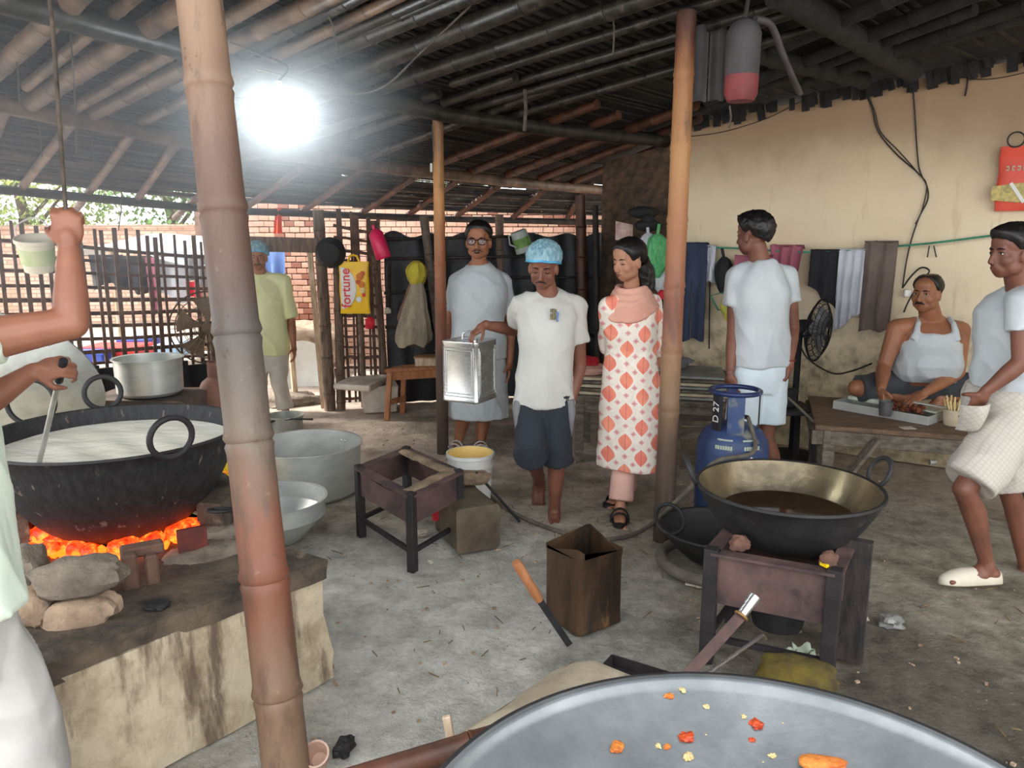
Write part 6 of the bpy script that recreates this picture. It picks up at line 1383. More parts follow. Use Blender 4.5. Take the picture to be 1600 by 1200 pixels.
mb = MB(); c = gz(668, 622); mb.lathe([(.001, 0), (.12, 0), (.14, .2), (.13, .2), (.001, .02)], (c.x+.1, c.y+.15, 0), 28); tag(mb.build('dark_pail', M['black'], smooth=40), 'dark pail under the plain wooden bench', 'pail')
mb = MB(); c = gz(652, 622); mb.lathe([(.001, 0), (.07, 0), (.08, .24), (.03, .28), (.03, .3), (.001, .3)], (c.x, c.y+.1, 0), 24); tag(mb.build('white_can', M['white_plastic'], smooth=40), 'white plastic can under the plain wooden bench', 'can')

# ------------------------------------------------------------------ work bench with stacked boards behind the woman
TB0, TB1 = gz(898, 618, .48), gz(1150, 632, .48); dB = Vector((.12, .62, 0))
t = thing('work_bench', (TB0.x, TB0.y, 0), 'low grimy work bench stacked with boards behind the woman', 'bench')
for k in range(4):
    u0, u1 = k/4, (k+.97)/4; q = [TB0+dB*u0, TB1+dB*u0, TB1+dB*u1, TB0+dB*u1]; mb = MB(); mb.rings([[p-UP*.035 for p in q], [p.copy() for p in q]]); mb.build('plank', M['greywood'], t, bevel=.003)
for e in (.03, .5, .96):
    for k in (.06, .9):
        p_ = TB0.lerp(TB1, e)+dB*k; mb = MB(); mb.bar(Vector((p_.x, p_.y, 0)), p_-UP*.03, .075, .06, up=(1, 0, 0)); mb.build('leg', M['greywood'], t, bevel=.004)
mb = MB(); mb.bar(TB0.lerp(TB1, .02)-UP*.075+dB*.05, TB1-UP*.075+dB*.05, .03, .09); mb.build('apron', M['greywood'], t, bevel=.003)
M['boardgrey'] = pm('grey_board', srgb(166, 168, 164), srgb(122, 124, 120), 5, .5, metal=.3, bump=.2); M['boardcream'] = pm('cream_board', srgb(206, 194, 166), srgb(166, 152, 124), 6, .8, bump=.2)
for i in range(7):
    z = .485+i*.024; e = .02*R.random(); q = [TB0.lerp(TB1, .20+e)+dB*(.05+.02*R.random()), TB0.lerp(TB1, .97-.03*R.random())+dB*(.05+.02*R.random())]; q += [q[1]+dB*.75, q[0]+dB*.75]
    mb = MB(); mb.rings([[Vector((p.x, p.y, z)) for p in q], [Vector((p.x, p.y, z+.019)) for p in q]]); tag(mb.build('tray_board', [M['boardgrey'], M['boardcream'], M['greywood']][i % 3], bevel=.003), ('lowest', 'second lowest', 'third from below', 'middle', 'third from above', 'second highest', 'topmost')[i]+' board of the stack on the low work bench', 'board', 'boards stacked on the work bench')
for i in range(5):
    z = .485+i*.026; q = [TB0.lerp(TB1, .01)+dB*.05, TB0.lerp(TB1, .17)+dB*.05]; q += [q[1]+dB*.6, q[0]+dB*.6]; mb = MB(); mb.rings([[Vector((p.x, p.y, z)) for p in q], [Vector((p.x, p.y, z+.02)) for p in q]]); tag(mb.build('short_board', [M['boardcream'], M['greywood']][i % 2], bevel=.003), ('lowest', 'second', 'middle', 'fourth', 'topmost')[i]+' short board left of the woman on the work bench', 'board', 'short boards on the work bench')
def heap(name, c, r, mat, lab, cat, seed):
    mb = MB(); rock(mb, c, r, seed, .3, rough=.35); return tag(mb.build(name, mat, smooth=50), lab, cat)
c = TB0.lerp(TB1, .07)+dB*.3; heap('folded_cloth', (c.x, c.y, .64), (.14, .12, .035), M['palepink'], 'folded dusty pink cloth on the short boards', 'cloth', 3); heap('red_cloth', (c.x-.02, c.y+.02, .695), (.10, .08, .03), M['red'], 'bunched red cloth on top of the pink cloth', 'cloth', 5)
c = TB0.lerp(TB1, .6)+dB*.4; heap('grey_bundle', (c.x, c.y+.1, .69), (.16, .12, .05), M['greycloth'], 'dark grey bundle on the board stack', 'bundle', 8)
mb = MB(); c = TB0.lerp(TB1, .45)+dB*.35; mb.box((c.x, c.y, .66), (.34, .24, .006), Matrix.Rotation(.3, 3, 'Z')); tag(mb.build('paper_sheet', M['paper']), 'pale sheet lying on the board stack', 'paper')
# stool beneath / beside
p_ = gz(1075, 745); t = thing('low_stool', (p_.x, p_.y, 0), 'small grimy wooden stool behind the mottled post', 'stool'); mb = MB(); mb.box((p_.x+.05, p_.y+.1, .37), (.34, .24, .035)); mb.build('seat', M['greywood'], t, bevel=.004)
for dx in (-.09, .19):
    for dy in (0, .2): mb = MB(); mb.box((p_.x+dx, p_.y+dy, .178), (.055, .05, .352)); mb.build('leg', M['greywood'], t, bevel=.003)
mb = MB(); mb.box((p_.x+.05, p_.y, .30), (.30, .02, .08)); mb.build('apron', M['greywood'], t)
# dark plastic chair / stool behind the boy
c = Vector((1.80, 4.98, 0)); t = thing('dark_stool', (c.x, c.y, 0), 'dark stool with a black bag behind the boy in white', 'stool'); mb = MB(); mb.box((c.x, c.y, .46), (.36, .34, .03)); mb.build('seat', M['darksteel'], t, bevel=.006)
for dx in (-.15, .15):
    for dy in (-.14, .14): mb = MB(); mb.bar((c.x+dx*1.15, c.y+dy*1.15, 0), (c.x+dx, c.y+dy, .45), .03, .03); mb.build('leg', M['darksteel'], t)
heap('black_bag', (c.x-.05, c.y, .53), (.13, .10, .07), M['black'], 'slumped black bag on the dark stool', 'bag', 4)

# ------------------------------------------------------------------ the vest man's platform table
T0, T1 = gz(1274, 664, ZT), gz(1274, 664, ZT)+Vector((1.12, -.37, 0)); dB = Vector((.28, .85, 0))
t = thing('low_table', (T0.x, T0.y, 0), 'grimy low wooden table carrying the tray and seated man', 'table')
for k in range(6):
    u0, u1 = k/6, (k+.98)/6; q = [T0+dB*u0, T1+dB*u0, T1+dB*u1, T0+dB*u1]; mb = MB(); mb.rings([[p-UP*.03 for p in q], [p.copy() for p in q]]); mb.build('plank', pm('oily_table_wood', srgb(126, 98, 74), srgb(84, 66, 52), 5, .6, bump=.3, c3=srgb(150, 130, 110), stretch=(1, 6, 6)), t, bevel=.003)
mb = MB(); mb.bar(T0-UP*.075+dB*.03, T1-UP*.075+dB*.03, .03, .085); mb.build('apron', M['greywood'], t, bevel=.003)
mb = MB(); mb.bar(T0-UP*.075, T0+dB-UP*.075, .03, .085); mb.build('apron', M['greywood'], t, bevel=.003)
for e in (.06, .95):
    for k in (.06, .94): p_ = T0.lerp(T1, e)+dB*k; mb = MB(); mb.bar(Vector((p_.x, p_.y, 0)), p_-UP*.03, .09, .07, up=(1, 0, 0)); mb.build('leg', M['greywood'], t, bevel=.004)
mb = MB(); a = T0.lerp(T1, .28)-UP*.05-Vector((0, .01, 0)); mb.bar(Vector((a.x-.30, a.y+.0, .02)), a, .02, .08, up=(0, 1, 0)); mb.build('brace', M['greywood'], t, bevel=.003)
# tray with dough sheets, filling, tumbler
c0_ = gz(1302, 634, ZT+.02); c1_ = gz(1450, 660, ZT+.02); td_ = (c1_-c0_); dep_ = Vector((-td_.y, td_.x, 0)).normalized()*.25
t = thing('steel_tray', (c0_.x, c0_.y, ZT), 'bright steel tray on the low table before the vest man', 'tray')
q = [c0_, c1_, c1_+dep_, c0_+dep_]; mb = MB(); mb.rings([[Vector((p.x, p.y, ZT+.002)) for p in q], [Vector((p.x, p.y, ZT+.008)) for p in q]]); mb.build('tray_floor', M['alu'], t)
for a, b in zip(q, q[1:]+q[:1]): mb = MB(); mb.bar(Vector((a.x, a.y, ZT+.028)), Vector((b.x, b.y, ZT+.028)), .006, .052); mb.build('tray_side', M['alu'], t)
M['dough'] = pm('greenish_dough_sheet', srgb(214, 222, 204), srgb(196, 204, 186), 7, .6, bump=.2)
mb = MB(); a = q[3].lerp(q[2], .03); b = q[3].lerp(q[2], .48); mb.rings([[Vector((p.x, p.y, ZT+.045+z)) for p in (a-dep_*.05, b-dep_*.05, b-dep_*.45, a-dep_*.45)] for z in (0, .028)]); tag(mb.build('dough_slab', M['dough'], bevel=.006), 'pale dough slab at the left of the steel tray', 'dough')
mb = MB(); a = q[3].lerp(q[2], .55); b = q[3].lerp(q[2], .99); mb.rings([[Vector((p.x, p.y, ZT+.052+z)) for p in (a-dep_*.02, b-dep_*.02, b-dep_*.55, a-dep_*.3)] for z in (0, .012)]); tag(mb.build('dough_sheet', M['dough'], bevel=.003), 'flat pale dough sheet at the right of the steel tray', 'dough')
mb = MB(); M['filling'] = pm('brown_filling', srgb(140, 74, 44), srgb(92, 46, 28), 40, .7, bump=.8)
for i in range(120):
    u = .50+.36*R.random(); v = .30+.34*R.random(); p_ = q[0].lerp(q[1], u)+dep_*v; rock(mb, (p_.x, p_.y, ZT+.045+.035*R.random()), (.014, .012, .010), i, i, rough=.4) if i < 70 else None
f_ = mb.build('filling_heap', M['filling'], smooth=40); tag(f_, 'heap of crumbly brown filling in the steel tray', 'filling', kind='stuff')
c = at(1384, 636, 4.47); mb = MB(); t = thing('steel_tumbler', (c.x, c.y, ZT+.03), 'grey steel tumbler in the tray by his hand', 'tumbler'); mb.lathe([(.001, 0), (.034, 0), (.040, .085), (.037, .085), (.031, .006), (.001, .006)], (c.x, c.y, ZT+.03), 28); mb.build('tumbler_body', pm('grey_steel', srgb(120, 120, 122), srgb(96, 96, 98), 6, .35, metal=.6, bump=.05), t, smooth=40)
mb = MB(); a, b = at(1428, 628, 4.46), at(1480, 637, 4.36); mb.bar(a, b, .035, .006); tag(mb.build('dough_cutter', M['alu_dull']), 'flat metal cutter under his left hand', 'cutter')
t = thing('noodle_basket', gz(1490, 640, ZT), 'bundle of pale stick noodles beside the tray', 'noodles'); c = at(1492, 634, 4.36)
for i in range(16):
    a = i*.39; mb = MB(); b0 = c+Vector((.035*math.cos(a)*(.4+.6*R.random()), .03*math.sin(a), -.05)); mb.tube([b0, b0+Vector((.05*math.cos(a)+.02, .01, .08+.03*R.random()))], .005, 6); mb.build('noodle', M['pale_scrap'], t)
mb = MB(); mb.lathe([(.001, ZT), (.05, ZT), (.06, c.z-.02), (.055, c.z-.02), (.001, ZT+.01)], (c.x, c.y, 0), 24); mb.build('basket', M['boardcream'], t, smooth=40)
mb = MB(); a = T0.lerp(T1, .42)+dB*.08; mb.box((a.x, a.y, ZT+.004), (.075, .05, .004), Matrix.Rotation(.1, 3, 'Z')); tag(mb.build('paper_slip', M['paper']), 'white paper slip on the low table edge', 'paper')
mb = MB(); a = gz(1452, 722, .05); mb.tube([(a.x, a.y, .05), (a.x+.04, a.y, .05)], .02, 10); tag(mb.build('steel_cup', M['alu'], smooth=True), 'small steel cup on the floor by the low table', 'cup')

# ------------------------------------------------------------------ pedestal fan
c = at(1279, 516, 5.32); t = thing('pedestal_fan', (c.x, c.y, 0), 'black pedestal fan facing away beside the plaster wall', 'fan')
fan_head(t, c, (.72, -.62, -.05), .215, pm('grey_blade', srgb(130, 132, 136), srgb(100, 102, 106), 5, .4, bump=0), M['black'], 44, 3, tw=.9, rings_=(.3, .5, .7, .86, 1.0), depth=.07)
mb = MB(); ax = Vector((.72, -.62, -.05)).normalized(); mb.tube([c-ax*.05, c-ax*.10, c-ax*.22], [.05, .065, .045], 18); mb.build('motor', M['black'], t, smooth=40)
pb = c-ax*.13; mb = MB(); mb.tube([Vector((pb.x, pb.y, .02)), Vector((pb.x, pb.y, pb.z-.04))], .022, 12); mb.build('pole', M['black'], t, smooth=True); mb = MB(); mb.lathe([(.001, .05), (.04, .05), (.20, .02), (.21, 0)], (pb.x, pb.y, 0), 32); mb.build('base', M['black'], t, smooth=40)
mb = MB(); mb.tube(smooth_path([pb-UP*.1, at(1262, 560, 5.2), at(1300, 583, 5.3), at(1330, 580, 5.3), at(1362, 568, 5.1)]), .006, 6); tag(mb.build('fan_cable', M['wire'], smooth=True), 'black cable sagging from the fan to the vest man', 'cable')
mb = MB(); mb.tube(smooth_path([at(1205, 607, 4.6), at(1235, 625, 4.55), at(1274, 662, 4.45)]), .008, 6); tag(mb.build('floor_cable', M['hose'], smooth=True), 'grey cable slanting from the boy to the low table', 'cable')

# ------------------------------------------------------------------ rope and clothes on the plaster wall
def rope(pts, r, mat, name, lab, cat='rope', n=6):
    mb = MB(); mb.tube(smooth_path(pts), r, n); return tag(mb.build(name, mat, smooth=True), lab, cat)
M['greenrope'] = pm('green_cord', srgb(60, 140, 110), srgb(44, 110, 88), 20, .7, bump=0)
rope([onwall(1090, 386, .10), onwall(1150, 388, .10), onwall(1270, 394, .10), onwall(1410, 384, .09), onwall(1480, 377, .08), onwall(1550, 368, .06), onwall(1640, 358, .02)], .008, M['greenrope'], 'clothes_line', 'green cord clothes line along the plaster wall')
def hang(name, px, w, py0, py1, mat, lab, cat, off=.09, seed=1, amp=.018, nf=3, split=None, tail=0.0, folded=True, wb=None, parts=None):
    """cloth over the line: a front flap with folds and a short back flap"""
    A = onwall(px, py0, off); B = onwall(px+w, py0, off); C = onwall(px, py1, off); Hh = A.z-C.z; nrm = -wnrm; wb = wb or 1.0; mid = (A+B)/2
    def f(u, v):
        k = 1+(wb-1)*v; p = mid+(A.lerp(B, u)-mid)*k; zt = A.z+.010*math.sin(u*9+seed)
        z = zt-(Hh*(1+tail*(u-.5)))*v+.008*nz((u*5, seed, v*3), 1)
        d = amp*math.sin(2*PI*nf*u+seed+1.3*v)*(.35+.65*v)+.010*nz((u*6, v*7, seed), 1)+.02
        return (Vector((p.x, p.y, z))+nrm*d, nrm)
    mb = MB()
    if split is None: mb.slab(f, 26, 26, .008)
    else:
        mb.slab(lambda u, v: f(u, v*.38), 26, 10, .012)
        for s0, s1 in ((0, split-.015), (split+.015, 1)): mb.slab(lambda u, v: f(s0+(s1-s0)*u, .36+.64*v*(1 if s0 == 0 else .985)), 14, 20, .014)
    t = thing(name, (mid.x, mid.y, C.z), lab, cat); mb.build('cloth', mat, t, smooth=60)
    mb = MB(); mb.slab(lambda u, v: (A.lerp(B, u)+nrm*(.03-.05*v if True else 0)+UP*(.012*math.sin(PI*v)-.02*v), (nrm+UP).normalized()), 10, 4, .012); mb.build('fold_over', mat, t, smooth=60)
    return t
M['navytr'] = cloth('navy_trousers', srgb(56, 66, 90), srgb(44, 52, 72)); M['pinktowel'] = cloth('magenta_towel', srgb(160, 92, 108), srgb(132, 70, 88)); M['lightshirt'] = cloth('pale_grey_shirt', srgb(196, 198, 206), srgb(170, 172, 182)); M['brown'] = cloth('brown_trousers', srgb(112, 98, 90), srgb(88, 76, 70)); M['blackcloth'] = cloth('black_tee_cloth', srgb(36, 36, 40), srgb(26, 26, 30))
hang('trousers', 1062, 46, 380, 530, M['navytr'], 'navy trousers hanging beside the mottled post', 'trousers', seed=2, nf=2, split=.52, wb=.98)
hang('white_cloth', 1106, 14, 384, 440, M['lightshirt'], 'narrow pale cloth next to the navy trousers', 'cloth', seed=3, nf=1)
hang('black_shirt', 1268, 46, 391, 464, M['blackcloth'], 'black shirt on the line above the fan', 'shirt', seed=6, nf=2, tail=.5)
hang('pale_shirt', 1313, 40, 390, 503, M['lightshirt'], 'pale grey shirt between the black shirt and brown trousers', 'shirt', seed=8, nf=3, tail=-.3)
hang('trousers', 1352, 52, 378, 516, M['brown'], 'brown trousers on the line behind the vest man', 'trousers', seed=11, nf=2, split=.55, wb=.92)
hang('pink_towel', 1205, 52, 384, 480, M['pinktowel'], 'magenta towel bunched on the line beside the boy in white', 'towel', seed=13, nf=3, wb=.5, amp=.03)
hang('pink_towel', 1150, 60, 400, 440, M['pinktowel'], 'end of a magenta towel behind the boy shoulder', 'towel', seed=14, nf=2, off=.12)
def bagblob(name, c, r, mat, lab, cat, seed, neck=None):
    mb = MB(); c = Vector(c); rows = []; n = 24
    for j in range(13):
        u = j/12; w = math.sin(PI*(.06+.88*u**.8))**.8; row = []
        for i in range(n):
            a = 2*PI*i/n; k = w*(1+.16*math.sin(a*7+seed+3*u)*(1-u*.6)+.14*nz((math.cos(a)*2, math.sin(a)*2, u*3), 1, seed)); row.append(c+Vector((math.cos(a)*r[0]*k, math.sin(a)*r[1]*k, r[2]*(1-2*u))))
        rows.append(row)
    mb.rings(rows); t = thing(name, c-UP*r[2], lab, cat); mb.build('pouch', mat, t, smooth=50)
    if neck: mb = MB(); mb.tube([c+UP*r[2]*.9, Vector(neck)], .012, 8); mb.build('tie', mat, t, smooth=True)
    return t
q = onwall(1130, 430, .10); bagblob('black_bag', q, (.065, .05, .14), M['black'], 'limp black plastic bag on the clothes line', 'bag', 3, onwall(1128, 388, .1))
q = onwall(1134, 470, .12); M['netbag'] = pm('yellow_green_net', srgb(206, 190, 60), srgb(150, 170, 90), 18, .8, bump=.4, c3=srgb(206, 196, 176))
bagblob('net_bag', onwall(1140, 480, .12), (.07, .05, .11), M['netbag'], 'yellow-green string bag left of the boy in white', 'bag', 7, onwall(1136, 440, .1))
mb = MB(); q = [onwall(1110, 462, .13), onwall(1130, 457, .13), onwall(1136, 485, .13), onwall(1122, 484, .13)]; mb.tube(q, .007, 6, closed=True); tag(mb.build('plastic_hanger', M['greenrope'], smooth=True), 'small green plastic frame tucked by the string bag', 'frame')
mb = MB(); mb.tube([onwall(1109, 440, .05), onwall(1108, 545, .05)], .006, 6); tag(mb.build('wall_stick', M['wire']), 'thin dark stick hanging below the navy trousers', 'stick')
# wires
rope([onwall(1343, 126, .01), onwall(1362, 168, .01), onwall(1372, 205, .01), onwall(1400, 240, .01), onwall(1432, 268, .01), onwall(1446, 285, .01), onwall(1450, 310, .01), onwall(1436, 340, .015), onwall(1424, 375, .02), onwall(1416, 410, .02), onwall(1410, 450, .02)], .005, M['wire'], 'wall_wire', 'long brown wire curving down the plaster wall', 'wire')
rope([onwall(1346, 124, .012), onwall(1366, 172, .012), onwall(1376, 206, .012), onwall(1406, 238, .012), onwall(1434, 270, .012), onwall(1448, 290, .012), onwall(1440, 330, .015), onwall(1430, 350, .02)], .004, M['wire'], 'wall_wire', 'second wire twisted along the curving one', 'wire')
rope([onwall(1424, 112, .01), onwall(1429, 170, .01), onwall(1432, 220, .01), onwall(1436, 262, .01), onwall(1444, 282, .01)], .005, M['wire'], 'wall_wire', 'straight wire dropping from the roof to the tangle', 'wire')
rope([onwall(1070, 214, .01), onwall(1130, 206, .01), onwall(1200, 184, .01), onwall(1270, 148, .01)], .003, M['wire'], 'wall_wire', 'thin slack wire high beside the mottled post', 'wire')
rope([onwall(1455, 105, .01), onwall(1510, 122, .01), onwall(1560, 122, .01), onwall(1640, 104, .01)], .003, M['wire'], 'wall_wire', 'thin slack wire near the top right of the wall', 'wire')
rope([onwall(1512, 94, .01), onwall(1512, 125, .01), onwall(1508, 150, .02)], .006, M['wire'], 'wall_hook', 'short dark hook hanging at the wall top', 'hook')
rope([onwall(1410, 450, .03), onwall(1425, 430, .04), onwall(1440, 418, .04), onwall(1452, 424, .04), onwall(1438, 440, .04), onwall(1420, 470, .04), onwall(1412, 488, .03)], .006, M['wire'], 'wire_tangle', 'tangle of dark wires behind the vest man', 'wire')
mb = MB(); q = onwall(1418, 458, .03); mb.box(q, (.05, .03, .05)); tag(mb.build('wall_socket', M['white_plastic'], bevel=.004), 'small white socket by the wire tangle', 'socket')
mb = MB(); [mb.tube([onwall(x, 384, .02), onwall(x+dx, 402, .03)], .004, 6) for x, dx in ((1452, -3), (1459, 4))]; tag(mb.build('wall_hook', M['wire']), 'pair of tiny hooks under the green cord', 'hook')
# red packet bag on the wall
def bag(name, TL, TR, Hh, nrm, mat, lab, th=.05, seed=0):
    t = thing(name, (TL+TR)/2-UP*Hh, lab, 'bag'); mb = MB(); x_ = (TR-TL)
    rows = []
    for j in range(15):
        v = j/14; bul = math.sin(PI*min(1, .08+.9*v))**.6; row = []
        for i in range(24):
            a = 2*PI*i/24; cx = math.copysign(abs(math.cos(a))**.45, math.cos(a)); sy = math.sin(a); p = TL+x_*(.5+.5*cx*(1+.02*math.sin(v*11+seed)))-UP*(Hh*v+.006*nz((cx*3, v*4, seed), 1))+Vector(nrm)*(sy*th/2*bul+.006*nz((cx*5, v*6, seed), 1)); row.append(p)
        rows.append(row)
    mb.rings(rows); mb.build('packet', mat, t, smooth=50); return t
M['orange_bag'] = pm('orange_red_plastic', srgb(222, 78, 54), srgb(200, 62, 44), 4, .45, bump=.15, bscale=6)
TL, TR = onwall(1564, 230, .05), onwall(1640, 226, .05); TR.z = TL.z; Hh = TL.z-onwall(1560, 330, .05).z
t = bag('packet_bag', TL, TR, Hh, -wnrm, M['orange_bag'], 'orange-red packet bag on the plaster wall at the right edge', .05)
x_ = (TR-TL).normalized(); f0 = (TL+TR)/2-wnrm*.030
for k in range(6):                                     # the small print on it cannot be read: plain cream marks
    mb = MB(); q = f0-UP*Hh*.34+x_*(-.075+.030*k)
    for dz in (-.010, .010): mb.bar(q-x_*.009+UP*dz, q+x_*.009+UP*dz, .008, .003, up=-wnrm)
    mb.bar(q+UP*.012+x_*(.006*(-1)**k), q-UP*.012+x_*(.006*(-1)**k), .006, .003, up=-wnrm); mb.build('print_mark', M['boardcream'], t)
mb = MB(); e = f0-UP*Hh*.72-wnrm*.002
mb.slab(lambda u, v: (e+x_*((u-.5)*.30)+UP*((v-.5)*.12*(1-abs(u-.5)*.6)), -wnrm), 10, 6, .004); mb.build('picture_patch', pm('noodle_picture', srgb(206, 186, 110), srgb(150, 140, 90), 40, .6, bump=.2), t)
mb = MB(); mb.bar(e-x_*.05+UP*.06-wnrm*.004, e+x_*.03-UP*.06-wnrm*.004, .02, .003, up=-wnrm); mb.build('picture_stripe', M['white_plastic'], t)
mb = MB(); ring(mb, (TL+TR)/2+UP*.04+x_*-.05-wnrm*.01, .045, .005, wnrm, 24); mb.build('hang_ring', M['wire'], t, smooth=True)

# ------------------------------------------------------------------ hanging things in the back corner
M['orange_white'] = pm('faded_poster', srgb(206, 186, 176), srgb(170, 130, 120), 14, .7, bump=0)
mb = MB(); a = at(975, 360, 6.4); mb.slab(lambda u, v: (a+Vector(((u-.5)*.14, .01*math.sin(u*5), (v-.5)*.15-.03*u)), Vector((0, -1, 0))), 6, 6, .004); tag(mb.build('wall_poster', M['orange_white']), 'small faded picture pinned in the brown corner', 'poster')
M['greennet'] = pm('green_net', srgb(60, 150, 84), srgb(110, 190, 130), 26, .7, bump=.5, stretch=(3, 3, .6))
bagblob('green_net_bag', at(1026, 400, 6.15), (.10, .08, .17), M['greennet'], 'green net bag behind the mottled post', 'bag', 5, at(1030, 350, 6.15))
bagblob('grey_bundle', at(1012, 388, 6.2), (.07, .06, .12), M['lightshirt'], 'pale grey bundle hanging by the green net bag', 'bundle', 8, at(1012, 355, 6.2))
mb = MB(); a = at(1012, 352, 6.25); mb.ell(a, (.11, .06, .05)); mb.ell(a+UP*.03, (.06, .045, .06)); tag(mb.build('black_hat', M['black'], smooth=True), 'black cap hung above the pale grey bundle', 'cap')
mb = MB(); a = at(1005, 332, 6.3); mb.ell(a, (.13, .06, .05)); tag(mb.build('black_cloth', M['black'], smooth=True), 'dark rag under the roof in the corner', 'rag')
bagblob('white_bag', at(1033, 440, 6.2), (.07, .05, .09), M['tee'], 'white carrier bag below the green net bag', 'bag', 11)
heap('red_rag', at(1038, 462, 6.1), (.05, .04, .04), M['red'], 'scrap of red cloth behind the scarf', 'rag', 6)

# ------------------------------------------------------------------ things hung along the back fence
M['baggold'] = pm('golden_yellow_plastic', srgb(246, 202, 36), srgb(232, 176, 26), 3, .4, bump=.15, bscale=6, c3=srgb(232, 150, 40), w3=(.6, .75))
TL, TR = at(529, 409, 6.90), at(576, 411, 6.90); TR.z = TL.z; Hh = TL.z-at(530, 490, 6.90).z; fr = Vector((-.05, -1, 0)).normalized(); x_ = (TR-TL).normalized()
t = bag('printed_bag', TL, TR, Hh, fr, M['baggold'], 'yellow printed packet bag hanging on the lattice panel', .07, 2)
mb = MB(); f0 = (TL+TR)/2-UP*Hh*.5+fr*.042
def lens_(u, v): w = Hh*.40*math.sqrt(max(0, 1-((u)**2))); return (f0-x_*(.105)+x_*(u*.0)+UP*0, fr)
pts = []; n = 20
mb.rings([[f0-x_*.11+x_*(.135*max(0, math.sin(PI*i/n)))+UP*(Hh*.40*math.cos(PI*i/n))+fr*dz for i in range(n+1)] for dz in (-.012, .0)]); mb.build('label_patch', M['white_plastic'], t)
M['redprint'] = pm('red_print', srgb(222, 50, 46), srgb(210, 40, 40), 5, .5, bump=0)
text_mesh('fortune', 'lettering', M['redprint'], t, f0-x_*.065+fr*.004, UP, -x_, .115, .004, bold=.0015)
for (dx, dz, r_, mk) in ((.06, .10, .034, 'fried'), (.075, .03, .03, 'fried'), (.045, .055, .022, 'chili'), (.08, -.02, .026, 'pale_scrap'), (.045, -.10, .026, 'white_plastic'), (.09, -.06, .016, 'redprint'), (.085, .13, .02, 'chili')):
    mb = MB(); mb.ell(f0+x_*dx+UP*dz, (r_, .004, r_)); mb.build('printed_motif', M[mk], t, smooth=True)
mb = MB(); c = (TL+TR)/2+UP*.03; mb.tube([c-x_*.05-UP*.03, c-x_*.03+UP*.02, c+UP*.03, c+x_*.03+UP*.02, c+x_*.05-UP*.03], .010, 8); mb.build('tied_handle', M['baggold'], t, smooth=True)
# black round basin hung on the door post
c = at(516, 395, 6.84); t = thing('black_basin', c, 'round black basin hung on the gnarled door post', 'basin'); rot = Matrix.Rotation(PI/2+.1, 3, 'X'); mb = MB(); lk = MB(); lk.lathe([(.001, .06), (.09, .055), (.125, .0), (.135, -.015), (.128, -.015), (.085, .045), (.001, .048)], (0, 0, 0), 36); mb.add([c+rot @ Vector(p) for p in lk.v], lk.f); mb.build('basin_body', M['black'], t, smooth=40)
# pink bottle
M['pinkpl'] = pm('magenta_plastic', srgb(226, 40, 96), srgb(206, 30, 80), 4, .4, bump=0)
a, b = at(586, 362, 7.05), at(600, 404, 7.05); d = (b-a).normalized(); mb = MB(); mb.tube([a-d*.02, a, a+d*.02, b-d*.02, b], [.03, .05, .066, .072, .064], 20); t = thing('plastic_bottle', b, 'magenta plastic bottle hung upside on the bent post', 'bottle'); mb.build('bottle_body', M['pinkpl'], t, smooth=40); mb = MB(); mb.tube([a-d*.06, a-d*.015], .014, 10); mb.build('neck', M['pinkpl'], t, smooth=True)
# yellow pouch and sacks
M['limeyellow'] = pm('dull_yellow_cloth', srgb(190, 176, 56), srgb(150, 136, 40), 7, .8, bump=.4)
bagblob('yellow_pouch', at(651, 430, 7.0), (.09, .07, .13), M['limeyellow'], 'dull yellow cloth pouch above the hanging sacks', 'pouch', 4, at(655, 410, 7.05))
M['sackbrown'] = pm('brown_sack', srgb(128, 100, 80), srgb(92, 72, 58), 6, .9, bump=.5, stretch=(2, 2, .7)); M['sackgrey'] = pm('dusty_grey_sack', srgb(168, 156, 134), srgb(122, 112, 96), 6, .9, bump=.5, stretch=(2, 2, .7))
def sack(name, top, bot, w0, w1, mat, lab, seed):
    top, bot = Vector(top), Vector(bot); t = thing(name, bot, lab, 'sack'); rows = []; n = 28
    for j in range(15):
        u = j/14; c = top.lerp(bot, u); w = (w0+(w1-w0)*u**.8)*(1 if u < .9 else 1-(u-.9)*3); row = []
        for i in range(n):
            a = 2*PI*i/n; k = 1+.14*math.sin(a*6+seed)*(.4+.6*u)+.12*nz((math.cos(a)*2, math.sin(a)*2, u*4), 1, seed); row.append(c+Vector((math.cos(a)*w*k, math.sin(a)*w*.5*k, .02*math.sin(3*a+seed)*u)))
        rows.append(row)
    mb = MB(); mb.rings(rows); mb.build('sack_body', mat, t, smooth=60); return t
sack('hanging_sack', at(648, 440, 7.05), at(636, 500, 6.98), .04, .10, M['sackbrown'], 'brown sack tucked under the yellow pouch', 2)
sack('hanging_sack', at(652, 436, 6.99), at(645, 540, 6.90), .04, .17, M['sackgrey'], 'dusty grey sack hanging open below the yellow pouch', 6)
mb = MB(); a, b = at(616, 440, 7.2), at(602, 482, 7.2); mb.tube([at(608, 410, 7.25), at(606, 480, 7.25)], .018, 8); tag(mb.build('hanging_stick', M['batten'], smooth=True), 'short stick hung on the black sheeting', 'stick')
heap('paper_tuft', at(606, 486, 7.2), (.03, .02, .03), M['paper'], 'pale paper tuft tied to the short stick', 'paper', 2)
heap('red_scrap', at(578, 506, 7.05), (.04, .03, .06), M['red'], 'red scrap hanging below the yellow bag', 'rag', 3)
